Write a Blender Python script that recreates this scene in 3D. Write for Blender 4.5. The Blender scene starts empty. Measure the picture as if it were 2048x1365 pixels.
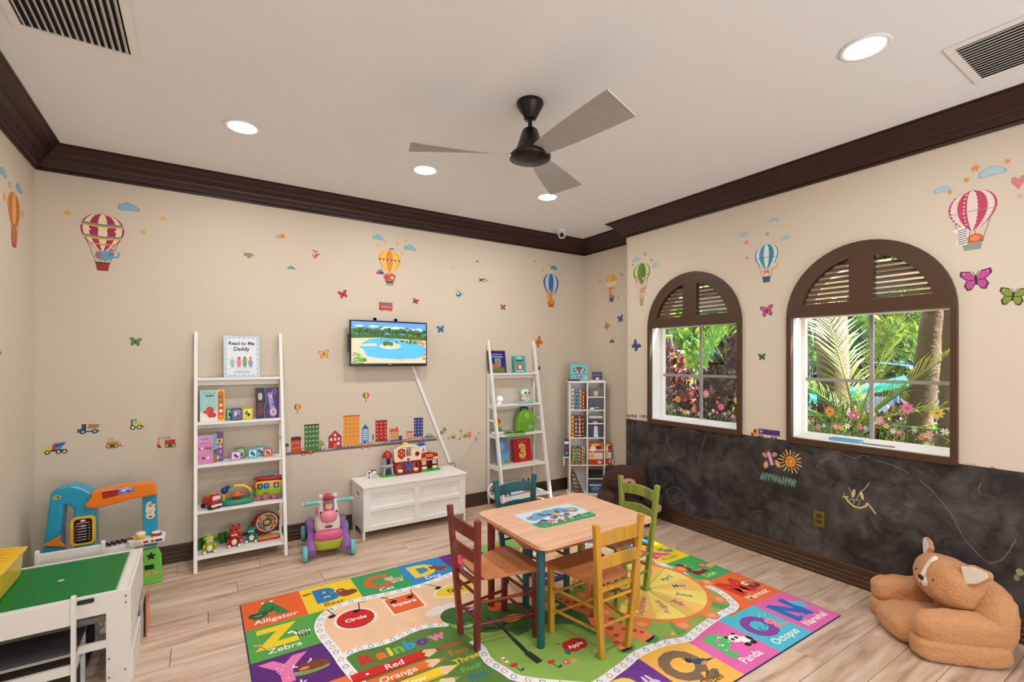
import bpy, bmesh, math, random
from math import sin, cos, pi, radians, hypot, atan2, sqrt
from mathutils import Vector, Matrix, noise
from mathutils.geometry import tessellate_polygon

S = bpy.context.scene
COL = S.collection
random.seed(7)

# ------------------------------------------------------------------ camera
CAMH = 1.55
cam = bpy.data.cameras.new('camera')
camo = bpy.data.objects.new('camera', cam)
COL.objects.link(camo)
AX = atan2(1471, 957)                      # angle between the view axis and the long wall
camo.location = (0, 0, CAMH)
camo.rotation_euler = (pi/2, 0, -(pi/2 - AX))
cam.sensor_width = 36
cam.lens = 957/2048*36
cam.shift_y = (722-682.5)/2048
cam.clip_start = .05
S.camera = camo

# ------------------------------------------------------------------ light and exposure
w = bpy.data.worlds.new('sky')
S.world = w
w.use_nodes = True
nt = w.node_tree
bg = nt.nodes['Background']
sky = nt.nodes.new('ShaderNodeTexSky')
sky.sky_type = 'NISHITA'
sky.sun_disc = False
sky.sun_elevation = radians(55)
sky.sun_rotation = radians(300)
sky.air_density = 1.0
sky.dust_density = 2.5
nt.links.new(sky.outputs[0], bg.inputs[0])
bg.inputs[1].default_value = 1.05
sun = bpy.data.lights.new('sun', 'SUN')
sun.energy = 27
sun.angle = radians(1.5)
sun.color = (1, .95, .86)
suno = bpy.data.objects.new('sun', sun)
COL.objects.link(suno)
suno.rotation_euler = Vector((.30, -.60, .85)).to_track_quat('Z', 'Y').to_euler()
suno.location = (-4, -4, 9)
def area(name, loc, size, sizey, power, color, direction):
    l = bpy.data.lights.new(name, 'AREA')
    l.shape = 'RECTANGLE'; l.size = size; l.size_y = sizey
    l.energy = power; l.color = color
    o = bpy.data.objects.new(name, l); COL.objects.link(o)
    o.location = loc
    o.rotation_euler = Vector(direction).to_track_quat('-Z', 'Y').to_euler()
    return o
# added fill lamp behind the camera, tilted up to brighten the ceiling
area('rear_fill', (1.6, -2.5, 1.25), 3.2, 2.1, 112, (.84, .92, 1), (0, 1, .7))
S.view_settings.view_transform = 'Standard'
S.view_settings.look = 'None'
S.view_settings.gamma = 1
S.view_settings.use_curve_mapping = False
S.view_settings.exposure = 0.10

# ------------------------------------------------------------------ photograph -> world (points on real planes)
_s, _c = sin(AX), cos(AX)
D, W, WN, L, CEIL, Y0 = 4.52, 3.80, 4.02, -0.95, 3.02, -2.6
def _ray(px, py):
    r = (px-1024)/957; z = -(py-722)/957
    return Vector((r*_s+_c, -r*_c+_s, z))
def fl(px, py, z=0):
    v = _ray(px, py); return v*((z-CAMH)/v.z)+Vector((0, 0, CAMH))
def bk(px, py, y=D):
    v = _ray(px, py); return v*(y/v.y)+Vector((0, 0, CAMH))
def rt(px, py, x=W):
    v = _ray(px, py); return v*(x/v.x)+Vector((0, 0, CAMH))

# ------------------------------------------------------------------ materials
def lin(c):
    return tuple(((x/255)/12.92 if x/255 <= .04045 else (((x/255)+.055)/1.055)**2.4) for x in c[:3])+(1,)
_m = {}
def mat(name, col, rough=.5, metal=0, bump=0, bscale=60, var=0, vscale=8, sheen=0, emit=0, coat=0):
    if name in _m: return _m[name]
    m = bpy.data.materials.new(name); m.use_nodes = True; _m[name] = m
    n = m.node_tree; b = n.nodes['Principled BSDF']
    c = lin(col)
    b.inputs['Base Color'].default_value = c
    b.inputs['Roughness'].default_value = rough
    b.inputs['Metallic'].default_value = metal
    if sheen: b.inputs['Sheen Weight'].default_value = sheen
    if coat: b.inputs['Coat Weight'].default_value = coat; b.inputs['Coat Roughness'].default_value = .15
    if emit:
        b.inputs['Emission Color'].default_value = c; b.inputs['Emission Strength'].default_value = emit
    tc = n.nodes.new('ShaderNodeTexCoord')
    nz = n.nodes.new('ShaderNodeTexNoise'); nz.inputs['Scale'].default_value = vscale
    nz.inputs['Detail'].default_value = 4
    n.links.new(tc.outputs['Object'], nz.inputs['Vector'])
    mx = n.nodes.new('ShaderNodeMix'); mx.data_type = 'RGBA'
    v = var or .03
    mx.inputs[6].default_value = tuple(x*(1-v) for x in c[:3])+(1,)
    mx.inputs[7].default_value = tuple(min(1, x*(1+v)) for x in c[:3])+(1,)
    n.links.new(nz.outputs[0], mx.inputs[0]); n.links.new(mx.outputs[2], b.inputs['Base Color'])
    if bump:
        nb = n.nodes.new('ShaderNodeTexNoise'); nb.inputs['Scale'].default_value = bscale
        nb.inputs['Detail'].default_value = 3
        n.links.new(tc.outputs['Object'], nb.inputs['Vector'])
        bp = n.nodes.new('ShaderNodeBump'); bp.inputs['Strength'].default_value = bump
        bp.inputs['Distance'].default_value = .01
        n.links.new(nb.outputs[0], bp.inputs['Height']); n.links.new(bp.outputs[0], b.inputs['Normal'])
    return m
def woodmat(name, cols, axis=0, stretch=(1.2, 22, 22), rough=.45, rnd=.0, coat=0, stops=(.3, .5, .72)):
    if name in _m: return _m[name]
    m = bpy.data.materials.new(name); m.use_nodes = True; _m[name] = m
    n = m.node_tree; b = n.nodes['Principled BSDF']; b.inputs['Roughness'].default_value = rough
    if coat: b.inputs['Coat Weight'].default_value = coat
    tc = n.nodes.new('ShaderNodeTexCoord'); mp = n.nodes.new('ShaderNodeMapping')
    oi = n.nodes.new('ShaderNodeObjectInfo')
    ad = n.nodes.new('ShaderNodeVectorMath'); ad.operation = 'ADD'
    ml = n.nodes.new('ShaderNodeMath'); ml.operation = 'MULTIPLY'; ml.inputs[1].default_value = 37
    n.links.new(oi.outputs['Random'], ml.inputs[0])
    n.links.new(tc.outputs['Object'], ad.inputs[0]); n.links.new(ml.outputs[0], ad.inputs[1])
    mp.inputs['Scale'].default_value = stretch
    n.links.new(ad.outputs[0], mp.inputs[0])
    nz = n.nodes.new('ShaderNodeTexNoise'); nz.inputs['Scale'].default_value = 1; nz.inputs['Detail'].default_value = 7
    nz.inputs['Roughness'].default_value = .62; nz.inputs['Distortion'].default_value = .35
    n.links.new(mp.outputs[0], nz.inputs['Vector'])
    cr = n.nodes.new('ShaderNodeValToRGB')
    e = cr.color_ramp.elements
    e[0].position = stops[0]; e[0].color = lin(cols[0]); e[1].position = stops[2]; e[1].color = lin(cols[2])
    x = e.new(stops[1]); x.color = lin(cols[1])
    n.links.new(nz.outputs[0], cr.inputs[0])
    hs = n.nodes.new('ShaderNodeHueSaturation')
    mr = n.nodes.new('ShaderNodeMapRange'); mr.inputs[3].default_value = 1-rnd; mr.inputs[4].default_value = 1+rnd
    n.links.new(oi.outputs['Random'], mr.inputs[0]); n.links.new(mr.outputs[0], hs.inputs['Value'])
    n.links.new(cr.outputs[0], hs.inputs['Color']); n.links.new(hs.outputs[0], b.inputs['Base Color'])
    return m
def printmat(name, emit=0, rough=.5):
    if name in _m: return _m[name]
    m = bpy.data.materials.new(name); m.use_nodes = True; _m[name] = m
    n = m.node_tree; b = n.nodes['Principled BSDF']; b.inputs['Roughness'].default_value = rough
    a = n.nodes.new('ShaderNodeAttribute'); a.attribute_name = 'Col'
    n.links.new(a.outputs['Color'], b.inputs['Base Color'])
    if emit:
        n.links.new(a.outputs['Color'], b.inputs['Emission Color']); b.inputs['Emission Strength'].default_value = emit
    return m
PRINT = printmat('printed_vinyl', rough=.55)
PRUG = printmat('printed_pile', rough=.95)
PSCREEN = printmat('lit_screen', emit=.5, rough=.25)
PGLOSS = printmat('printed_gloss_board', rough=.3)
PCHALK = printmat('chalk', rough=1)

# ------------------------------------------------------------------ geometry builder
def frame(o, x, y):
    x = Vector(x).normalized(); y = Vector(y); y = (y-x*y.dot(x)).normalized(); z = x.cross(y)
    m = Matrix((x, y, z)).transposed().to_4x4(); m.translation = Vector(o); return m
def rot(ax=0, ay=0, az=0):
    return Matrix.Rotation(az, 4, 'Z') @ Matrix.Rotation(ay, 4, 'Y') @ Matrix.Rotation(ax, 4, 'X')
def T(x, y, z, R=None):
    m = Matrix.Translation((x, y, z)); return m @ R if R else m
_cs = {}
def cubesphere(n, k):
    key = (n, k)
    if key in _cs: return _cs[key]
    vs = []; idx = {}; fs = []
    def vid(p):
        q = tuple(round(a, 6) for a in p)
        if q not in idx: idx[q] = len(vs); vs.append(q)
        return idx[q]
    for ax in range(3):
        for sg in (-1, 1):
            for i in range(n):
                for j in range(n):
                    c = []
                    for di, dj in ((0, 0), (1, 0), (1, 1), (0, 1)):
                        p = [0, 0, 0]; p[ax] = sg
                        p[(ax+1) % 3] = math.tan((2*(i+di)/n-1)*pi/4); p[(ax+2) % 3] = math.tan((2*(j+dj)/n-1)*pi/4)
                        c.append(vid(p))
                    if sg < 0: c.reverse()
                    fs.append(tuple(c))
    out = []
    for v in vs:
        r = sum(abs(a)**k for a in v)**(1/k)
        out.append(tuple(a/r for a in v))
    _cs[key] = (out, fs); return _cs[key]

class MB:
    def __init__(s): s.v = []; s.f = []; s.sm = []
    def add(s, v, f, smooth=False, M=None):
        b = len(s.v)
        s.v += [tuple(M @ Vector(p)) for p in v] if M else [tuple(p) for p in v]
        s.f += [tuple(i+b for i in q) for q in f]; s.sm += [smooth]*len(f)
        return s
    def box(s, c, d, R=None, taper=1):
        x, y, z = d[0]/2, d[1]/2, d[2]/2
        v = [(-x, -y, -z), (x, -y, -z), (x, y, -z), (-x, y, -z), (-x*taper, -y*taper, z), (x*taper, -y*taper, z), (x*taper, y*taper, z), (-x*taper, y*taper, z)]
        f = [(3, 2, 1, 0), (4, 5, 6, 7), (0, 1, 5, 4), (1, 2, 6, 5), (2, 3, 7, 6), (3, 0, 4, 7)]
        return s.add(v, f, False, T(*c, R) if R else Matrix.Translation(c))
    def bb(s, x0, x1, y0, y1, z0, z1):
        return s.box(((x0+x1)/2, (y0+y1)/2, (z0+z1)/2), (abs(x1-x0), abs(y1-y0), abs(z1-z0)))
    def ball(s, c, d, R=None, k=2, n=5):
        v, f = cubesphere(n, k)
        v = [(a*d[0]/2, b*d[1]/2, e*d[2]/2) for a, b, e in v]
        return s.add(v, f, True, T(*c, R) if R else Matrix.Translation(c))
    def cyl(s, p0, p1, r0, r1=None, n=16, smooth=True, ph=0):
        r1 = r0 if r1 is None else r1
        p0, p1 = Vector(p0), Vector(p1); z = (p1-p0).normalized()
        x = z.orthogonal().normalized() if abs(z.z) < .999 else Vector((1, 0, 0)); y = z.cross(x)
        v = []
        for p, r in ((p0, r0), (p1, r1)):
            for i in range(n):
                a = 2*pi*i/n+ph; v.append(p+x*cos(a)*r+y*sin(a)*r)
        f = [(i, (i+1) % n, n+(i+1) % n, n+i) for i in range(n)]
        s.add(v, f, smooth)
        s.add(v[:n], [tuple(range(n))[::-1]]); s.add(v[n:], [tuple(range(n))])
        return s
    def beam(s, p0, p1, w, t, up=(0, 0, 1)):
        p0, p1 = Vector(p0), Vector(p1); z = (p1-p0); l = z.length; z.normalize()
        x = Vector(up).cross(z)
        if x.length < 1e-4: x = Vector((1, 0, 0))
        x.normalize(); y = z.cross(x)
        m = Matrix((x, y, z)).transposed().to_4x4(); m.translation = (p0+p1)/2
        x_, y_, z_ = w/2, t/2, l/2
        v = [(-x_, -y_, -z_), (x_, -y_, -z_), (x_, y_, -z_), (-x_, y_, -z_), (-x_, -y_, z_), (x_, -y_, z_), (x_, y_, z_), (-x_, y_, z_)]
        return s.add(v, [(3, 2, 1, 0), (4, 5, 6, 7), (0, 1, 5, 4), (1, 2, 6, 5), (2, 3, 7, 6), (3, 0, 4, 7)], False, m)
    def lathe(s, pts, c=(0, 0, 0), n=24, R=None, smooth=True):
        v = []
        for r, z in pts:
            for i in range(n):
                a = 2*pi*i/n; v.append((r*cos(a), r*sin(a), z))
        f = []
        for j in range(len(pts)-1):
            for i in range(n):
                k = (i+1) % n; f.append((j*n+i, j*n+k, (j+1)*n+k, (j+1)*n+i))
        M = T(*c, R) if R else Matrix.Translation(c)
        s.add(v, f, smooth, M)
        m = len(pts)-1
        if pts[0][0] > 1e-4: s.add(v[:n], [tuple(range(n))[::-1]], False, M)
        if pts[m][0] > 1e-4: s.add(v[m*n:], [tuple(range(n))], False, M)
        return s
    def tube(s, pts, r, n=10, flat=1):
        pts = [Vector(p) for p in pts]; rings = []; up = None; v = []
        for i, p in enumerate(pts):
            t = (pts[min(i+1, len(pts)-1)]-pts[max(i-1, 0)]).normalized()
            if up is None: up = t.orthogonal().normalized()
            up = (up-t*up.dot(t)).normalized(); sd = t.cross(up)
            rr = r[i] if isinstance(r, (list, tuple)) else r
            for k in range(n):
                a = 2*pi*k/n; v.append(p+up*cos(a)*rr+sd*sin(a)*rr*flat)
        f = []
        for j in range(len(pts)-1):
            for i in range(n):
                k = (i+1) % n; f.append((j*n+i, j*n+k, (j+1)*n+k, (j+1)*n+i))
        s.add(v, f, True); s.add(v[:n], [tuple(range(n))[::-1]]); s.add(v[-n:], [tuple(range(n))])
        return s
    def prism(s, poly, t, M=None, holes=()):
        loops = [poly]+list(holes)
        tri = tessellate_polygon([[Vector((p[0], p[1], 0)) for p in l] for l in loops])
        fl_ = [p for l in loops for p in l]; n = len(fl_)
        v = [(p[0], p[1], 0) for p in fl_]+[(p[0], p[1], t) for p in fl_]
        f = []
        for a, b, c in tri:
            A, B, Cc = fl_[a], fl_[b], fl_[c]
            if (B[0]-A[0])*(Cc[1]-A[1])-(B[1]-A[1])*(Cc[0]-A[0]) < 0: a, c = c, a
            f.append((a+n, b+n, c+n)); f.append((c, b, a))
        k = 0
        for l in loops:
            m = len(l)
            for i in range(m):
                j = (i+1) % m; f.append((k+i, k+j, k+j+n, k+i+n))
            k += m
        return s.add(v, f, False, M)
    def o(s, name, m, parent=None, bev=0, label=None, seg=2, loc=None, auto=False, sub=0):
        me = bpy.data.meshes.new(name); me.from_pydata(s.v, [], s.f)
        me.polygons.foreach_set('use_smooth', s.sm); me.materials.append(m)
        ob = bpy.data.objects.new(name, me); COL.objects.link(ob)
        if parent: ob.parent = parent
        if loc is not None: ob.location = loc
        if label: ob['label'] = label
        if bev:
            bm = bmesh.new(); bm.from_mesh(me)
            bmesh.ops.remove_doubles(bm, verts=bm.verts, dist=1e-6)
            bmesh.ops.recalc_face_normals(bm, faces=bm.faces)
            eds = [e for e in bm.edges if len(e.link_faces) == 2 and e.calc_face_angle(0) > .6]
            bmesh.ops.bevel(bm, geom=eds, offset=bev, segments=seg, affect='EDGES', profile=.5, clamp_overlap=True)
            bm.to_mesh(me); bm.free()
        if sub:
            q = ob.modifiers.new('sub', 'SUBSURF'); q.levels = sub; q.render_levels = sub
        return ob
def root(name, label, cat, loc=(0, 0, 0), rz=0, group=None):
    o = bpy.data.objects.new(name, None); COL.objects.link(o)
    o.location = loc; o.rotation_euler = (0, 0, rz); o.empty_display_size = .05
    return tag(o, label, cat, group)
def tag(o, label, cat, group=None):
    o['label'] = label; o['category'] = cat
    if group: o['group'] = group
    return o
def struct(o): o['kind'] = 'structure'; return o
def copy_tree(o, parent=None):
    c = o.copy(); COL.objects.link(c); c.parent = parent
    for ch in list(o.children): copy_tree(ch, c)
    return c
def rrect(x0, x1, y0, y1, r, n=5):
    out = []
    for cx, cy, a0 in ((x1-r, y0+r, -pi/2), (x1-r, y1-r, 0), (x0+r, y1-r, pi/2), (x0+r, y0+r, pi)):
        for i in range(n+1):
            a = a0+pi/2*i/n; out.append((cx+r*cos(a), cy+r*sin(a)))
    return out

# ------------------------------------------------------------------ flat print: coloured shapes in thin layers
_tx = {}
def text_geo(s, bold=0.0):
    key = (s, bold)
    if key in _tx: return _tx[key]
    c = bpy.data.curves.new('lettering', 'FONT'); c.body = s; c.size = 1; c.offset = bold; c.resolution_u = 3
    c.fill_mode = 'FRONT'
    o = bpy.data.objects.new('lettering', c); COL.objects.link(o)
    bpy.context.view_layer.update()
    me = bpy.data.meshes.new_from_object(o.evaluated_get(bpy.context.evaluated_depsgraph_get()))
    v = [(p.co.x, p.co.y) for p in me.vertices]; f = [tuple(p.vertices) for p in me.polygons]
    bpy.data.objects.remove(o); bpy.data.curves.remove(c); bpy.data.meshes.remove(me)
    x0 = min(p[0] for p in v); x1 = max(p[0] for p in v)
    v = [(p[0]-x0, p[1]) for p in v]
    _tx[key] = (v, f, x1-x0); return _tx[key]
class Art:
    def _z(s, l):
        s.n = (s.n+1) % 90; return l*s.eps+s.n*s.eps*.005
    def __init__(s, eps=.00025): s.n = 0; s.v = []; s.f = []; s.c = []; s.eps = eps; s.x = s.y = 0; s.k = 1; s.a = 0; s.ky = 1
    def at(s, x=0, y=0, k=1, a=0, ky=None): s.x, s.y, s.k, s.a = x, y, k, a; s.ky = k if ky is None else ky; return s
    def _t(s, p):
        x, y = p[0]*s.k, p[1]*s.ky; c, n = cos(s.a), sin(s.a)
        return (s.x+x*c-y*n, s.y+x*n+y*c)
    def poly(s, pts, col, l=0):
        pts = [s._t(p) for p in pts]; b = len(s.v); z = s._z(l)
        s.v += [(p[0], p[1], z) for p in pts]
        tri = tessellate_polygon([[Vector((p[0], p[1], 0)) for p in pts]])
        for a, bb, c in tri:
            A, B, Cc = pts[a], pts[bb], pts[c]
            if (B[0]-A[0])*(Cc[1]-A[1])-(B[1]-A[1])*(Cc[0]-A[0]) < 0: a, c = c, a
            s.f.append((a+b, bb+b, c+b)); s.c.append(lin(col))
        return s
    def rect(s, x0, y0, x1, y1, col, l=0): return s.poly([(x0, y0), (x1, y0), (x1, y1), (x0, y1)], col, l)
    def ell(s, cx, cy, rx, ry, col, l=0, n=20, a=0):
        c, q = cos(a), sin(a)
        return s.poly([(cx+rx*cos(t)*c-ry*sin(t)*q, cy+rx*cos(t)*q+ry*sin(t)*c) for t in [2*pi*i/n for i in range(n)]], col, l)
    def line(s, pts, w, col, l=0):
        L_, R_ = [], []
        n = len(pts)
        for i in range(n):
            a, b = pts[max(i-1, 0)], pts[min(i+1, n-1)]
            dx, dy = b[0]-a[0], b[1]-a[1]; d = hypot(dx, dy) or 1
            L_.append((pts[i][0]-dy/d*w/2, pts[i][1]+dx/d*w/2)); R_.append((pts[i][0]+dy/d*w/2, pts[i][1]-dx/d*w/2))
        for i in range(n-1):
            s.poly([L_[i], R_[i], R_[i+1], L_[i+1]], col, l)
        return s
    def ring(s, cx, cy, rx, ry, w, col, l=0, n=24):
        p = [(cx+rx*cos(2*pi*i/n), cy+ry*sin(2*pi*i/n)) for i in range(n+1)]; return s.line(p, w, col, l)
    def star(s, cx, cy, r, col, l=0, a=.3, n=5, q=.45):
        return s.poly([(cx+r*(1 if i % 2 == 0 else q)*cos(a+pi*i/n), cy+r*(1 if i % 2 == 0 else q)*sin(a+pi*i/n)) for i in range(2*n)], col, l)
    def blobs(s, cs, col, l=0, n=48):
        gx = sum(c[0] for c in cs)/len(cs); gy = sum(c[1] for c in cs)/len(cs); out = []
        for i in range(n):
            a = 2*pi*i/n; dx, dy = cos(a), sin(a); best = 0
            for cx, cy, r in cs:
                ox, oy = cx-gx, cy-gy; b = ox*dx+oy*dy; q = r*r-(ox*ox+oy*oy-b*b)
                if q > 0: best = max(best, b+sqrt(q))
            out.append((gx+dx*best, gy+dy*best))
        return s.poly(out, col, l)
    def text(s, t, x, y, col, h=None, w=None, l=0, bold=.0, align='c'):
        v, f, tw = text_geo(t, bold)
        kx = ky = h/.72 if h else w/tw
        if w: kx = w/tw
        ox = {'c': -tw/2, 'l': 0, 'r': -tw}[align]
        b = len(s.v); z = s._z(l)
        s.v += [s._t((x+(p[0]+ox)*kx, y+p[1]*ky))+(z,) for p in v]
        for q in f: s.f.append(tuple(i+b for i in q)); s.c.append(lin(col))
        return s
    def o(s, name, m, parent=None, M=None, label=None):
        me = bpy.data.meshes.new(name); me.from_pydata(s.v, [], s.f); me.materials.append(m)
        ca = me.color_attributes.new('Col', 'FLOAT_COLOR', 'CORNER'); data = []
        for q, c in zip(me.polygons, s.c): data += list(c)*q.loop_total
        ca.data.foreach_set('color', data)
        ob = bpy.data.objects.new(name, me); COL.objects.link(ob)
        if parent: ob.parent = parent
        if M is not None: ob.matrix_local = M
        if label: ob['label'] = label
        return ob
# ================================================================== the room
WALL = mat('wall_paint', (213, 200, 182), .75, bump=.05, bscale=220, var=.02, vscale=3)
CEILM = mat('ceiling_paint', (241, 243, 246), .8, var=.01)
BROWN = mat('brown_trim_paint', (72, 46, 26), .42, var=.05, vscale=5)
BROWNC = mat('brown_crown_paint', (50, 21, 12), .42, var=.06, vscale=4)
WHITE = mat('white_paint', (243, 241, 237), .4)
WHITEP = mat('white_plastic', (240, 240, 238), .3)
FLOORM = woodmat('oak_plank', ((158, 124, 100), (204, 176, 152), (226, 204, 184)), stretch=(1.6, 17, 5), rough=.42, rnd=.075, stops=(.28, .47, .68))
POLY = [(L, Y0), (W, Y0), (W, 3.61), (WN, 3.61), (WN, D), (L, D)]
def inset(o):
    n = len(POLY); out = []
    for i in range(n):
        a, b, c = POLY[i-1], POLY[i], POLY[(i+1) % n]
        def nrm(p, q):
            dx, dy = q[0]-p[0], q[1]-p[1]; d = hypot(dx, dy); return (-dy/d, dx/d)
        n1, n2 = nrm(a, b), nrm(b, c)
        out.append((b[0]+o*(n1[0]+n2[0]), b[1]+o*(n1[1]+n2[1])))
    return out
# floor: one slab and the planks laid on it
floor = struct(MB().bb(L-.2, WN+.2, Y0-.2, D+.2, -.12, -.012).o('floor', mat('floor_joint', (92, 72, 58), .8)))
PW, PL = .18, 1.22
pm = {}
r = 0; y = Y0
while y < D-.001:
    y1 = min(y+PW, D); x = L-((r*.43) % 1)*PL
    while x < WN:
        xa, xb = max(x, L), min(x+PL, WN)
        xr = W if (y+y1)/2 < 3.61 else WN
        xb = min(xb, xr)
        if xb-xa > .02:
            key = (round(xb-xa, 3), round(y1-y, 3))
            g = .0012
            if key not in pm:
                mb = MB().bb(g, key[0]-g, g, key[1]-g, -.011, 0)
                pm[key] = mb.o('plank', FLOORM, floor, bev=.0009, seg=1); pm[key].location = (xa, y, 0)
            else:
                q = pm[key].copy(); COL.objects.link(q); q.location = (xa, y, 0)
        x += PL
    y += PW; r += 1
ceil = struct(MB().bb(L-.2, WN+.2, Y0-.2, D+.2, CEIL, CEIL+.15).o('ceiling', CEILM))
struct(MB().bb(L-.2, WN+.2, D, D+.2, 0, CEIL).o('wall_back', WALL))
struct(MB().bb(L-.2, L, Y0-.2, D, 0, CEIL).o('wall_left', WALL))
struct(MB().bb(L, W+.2, Y0-.2, Y0, 0, CEIL).o('wall_front', WALL))
struct(MB().bb(WN, WN+.2, 3.61, D, 0, CEIL).o('wall_right_nook', WALL))
WIN = [(2.80, 'window_1'), (1.4365, 'window_2')]       # centre Y of the two arched windows
WR, SP, WZ0 = .495, 1.873, .925                         # outer radius, spring height, bottom of the casing
def arch(c, r, z0, zs=SP, n=28):
    p = [(c-r, z0), (c+r, z0)]
    return p+[(c+r*cos(pi*i/n), zs+r*sin(pi*i/n)) for i in range(n+1)]
RF = frame((W, 0, 0), (0, 1, 0), (0, 0, 1))             # x -> +Y, y -> +Z, z -> +X (out of the room)
wr = MB().prism([(Y0, 0), (3.61, 0), (3.61, CEIL), (Y0, CEIL)], .20, RF, [arch(c, .462, WZ0+.04)[::-1] for c, _ in WIN])
wr.bb(W+.0, WN, 3.59, 3.61, 0, CEIL)
struct(wr.o('wall_right', WALL))
# trims: crown and baseboard, mitred, one run per wall
def trim(prof, name, m, zoff):
    n = len(POLY); sides = ['front', 'right', 'nook_end', 'nook', 'back', 'left']
    for i in range(n):
        v = []; f = []
        for o, z in prof:
            P = inset(o); a, b = P[i], P[(i+1) % n]
            v += [(a[0], a[1], z+zoff), (b[0], b[1], z+zoff)]
        k = len(prof)
        for j in range(k):
            q = (j+1) % k; f.append((2*j, 2*j+1, 2*q+1, 2*q))
        f.append(tuple(2*j for j in range(k))); f.append(tuple(2*j+1 for j in range(k))[::-1])
        nm = 'baseboard_'+sides[i] if name == 'baseboard' else 'trim_%d' % (i+1)
        ob = MB().add(v, f).o(nm, m); struct(ob)
        bm = bmesh.new(); bm.from_mesh(ob.data); bmesh.ops.recalc_face_normals(bm, faces=bm.faces); bm.to_mesh(ob.data); bm.free()
crown = [(0, -.162), (.014, -.162), (.014, -.145), (.03, -.142), (.036, -.128), (.05, -.104), (.056, -.104), (.06, -.092), (.086, -.062),
         (.092, -.064), (.098, -.052), (.118, -.030), (.146, -.016), (.146, -.010), (.156, -.008), (.156, 0), (0, 0)]
trim(crown, 'crown', BROWNC, CEIL)
base = [(0, 0), (.040, 0), (.040, .022), (.036, .026), (.030, .026), (.030, .050), (.026, .054), (.020, .054), (.020, .078), (.016, .082), (.010, .082), (.010, .122), (.006, .130), (0, .130)]
trim(base, 'baseboard', BROWN, 0)

# ------------------------------------------------------------------ the two arched windows
GREYF = mat('grey_window_bar', (150, 148, 146), .45)
LOUV = mat('louvre_slat', (112, 82, 60), .45)
GLASS = bpy.data.materials.new('window_glass'); GLASS.use_nodes = True
_n = GLASS.node_tree; _n.nodes.clear()
_o = _n.nodes.new('ShaderNodeOutputMaterial'); _mx = _n.nodes.new('ShaderNodeMixShader'); _mx.inputs[0].default_value = .05
_t = _n.nodes.new('ShaderNodeBsdfTransparent'); _t.inputs[0].default_value = (.97, .99, .98, 1); _g = _n.nodes.new('ShaderNodeBsdfGlossy'); _g.inputs['Roughness'].default_value = .02
_n.links.new(_t.outputs[0], _mx.inputs[1]); _n.links.new(_g.outputs[0], _mx.inputs[2]); _n.links.new(_mx.outputs[0], _o.inputs[0])
for c, nm in WIN:
    def quad(sg):
        p = []; r_ = .392
        a0 = math.acos(.072/r_); zb = SP+.092; a1 = math.asin((zb-SP)/r_)
        p.append((c+sg*.072, zb))
        for i in range(15):
            a = a1+(a0-a1)*i/14; p.append((c+sg*r_*cos(a), SP+r_*sin(a)))
        return p if sg > 0 else p[::-1]
    lower = [(c-.462, WZ0+.042), (c+.462, WZ0+.042), (c+.462, SP), (c-.462, SP)]
    w_ = MB().prism(arch(c, WR, WZ0), .045, frame((W-.032, 0, 0), (0, 1, 0), (0, 0, 1)), [lower[::-1], quad(1)[::-1], quad(-1)[::-1]]).o(nm, BROWN, bev=.003)
    struct(w_)
    for sg in (1, -1):
        for i in range(8):
            z = SP+.112+i*.036
            xm = sqrt(max(0, .398**2-(z-SP)**2))
            if xm < .10: continue
            ya, yb = c+sg*.065, c+sg*xm
            MB().box((W+.012, (ya+yb)/2, z), (.046, abs(yb-ya), .006), rot(0, radians(-32), 0)).o('louvre_slat', LOUV, w_, bev=.0015, seg=1)
    xg = W+.125
    fr = MB()
    fr.prism([(c-.461, WZ0+.042), (c+.461, WZ0+.042), (c+.461, SP+.03), (c-.461, SP+.03)], .04, frame((xg, 0, 0), (0, 1, 0), (0, 0, 1)),
             [[(c-.432, WZ0+.075), (c-.432, SP-.0), (c+.432, SP-.0), (c+.432, WZ0+.075)]])
    fr.o('sash', WHITE, w_, bev=.003)
    MB().prism(arch(c, .455, SP+.02), .02, frame((xg+.03, 0, 0), (0, 1, 0), (0, 0, 1)), [arch(c, .40, SP+.06)[::-1]]).o('arch_sash', WHITE, w_)
    MB().bb(xg+.01, xg+.03, c-.012, c+.012, WZ0+.07, SP+.0).o('muntin', GREYF, w_, bev=.002)
    MB().bb(xg+.008, xg+.028, c-.435, c+.435, 1.395, 1.419).o('muntin', GREYF, w_, bev=.002)
    MB().bb(xg+.033, xg+.037, c-.44, c+.44, WZ0+.07, SP+.01).o('pane', GLASS, w_)
    # white lined reveal and sill
    rv = MB()
    for sg in (1, -1): rv.bb(W+.002, W+.2, c+sg*.462, c+sg*.4555, WZ0+.042, SP)
    rv.o('reveal', WHITE, w_)
    MB().bb(W-.004, W+.2, c-.4615, c+.4615, WZ0+.038, WZ0+.050).o('window_sill', WHITE, w_, bev=.002)

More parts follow.
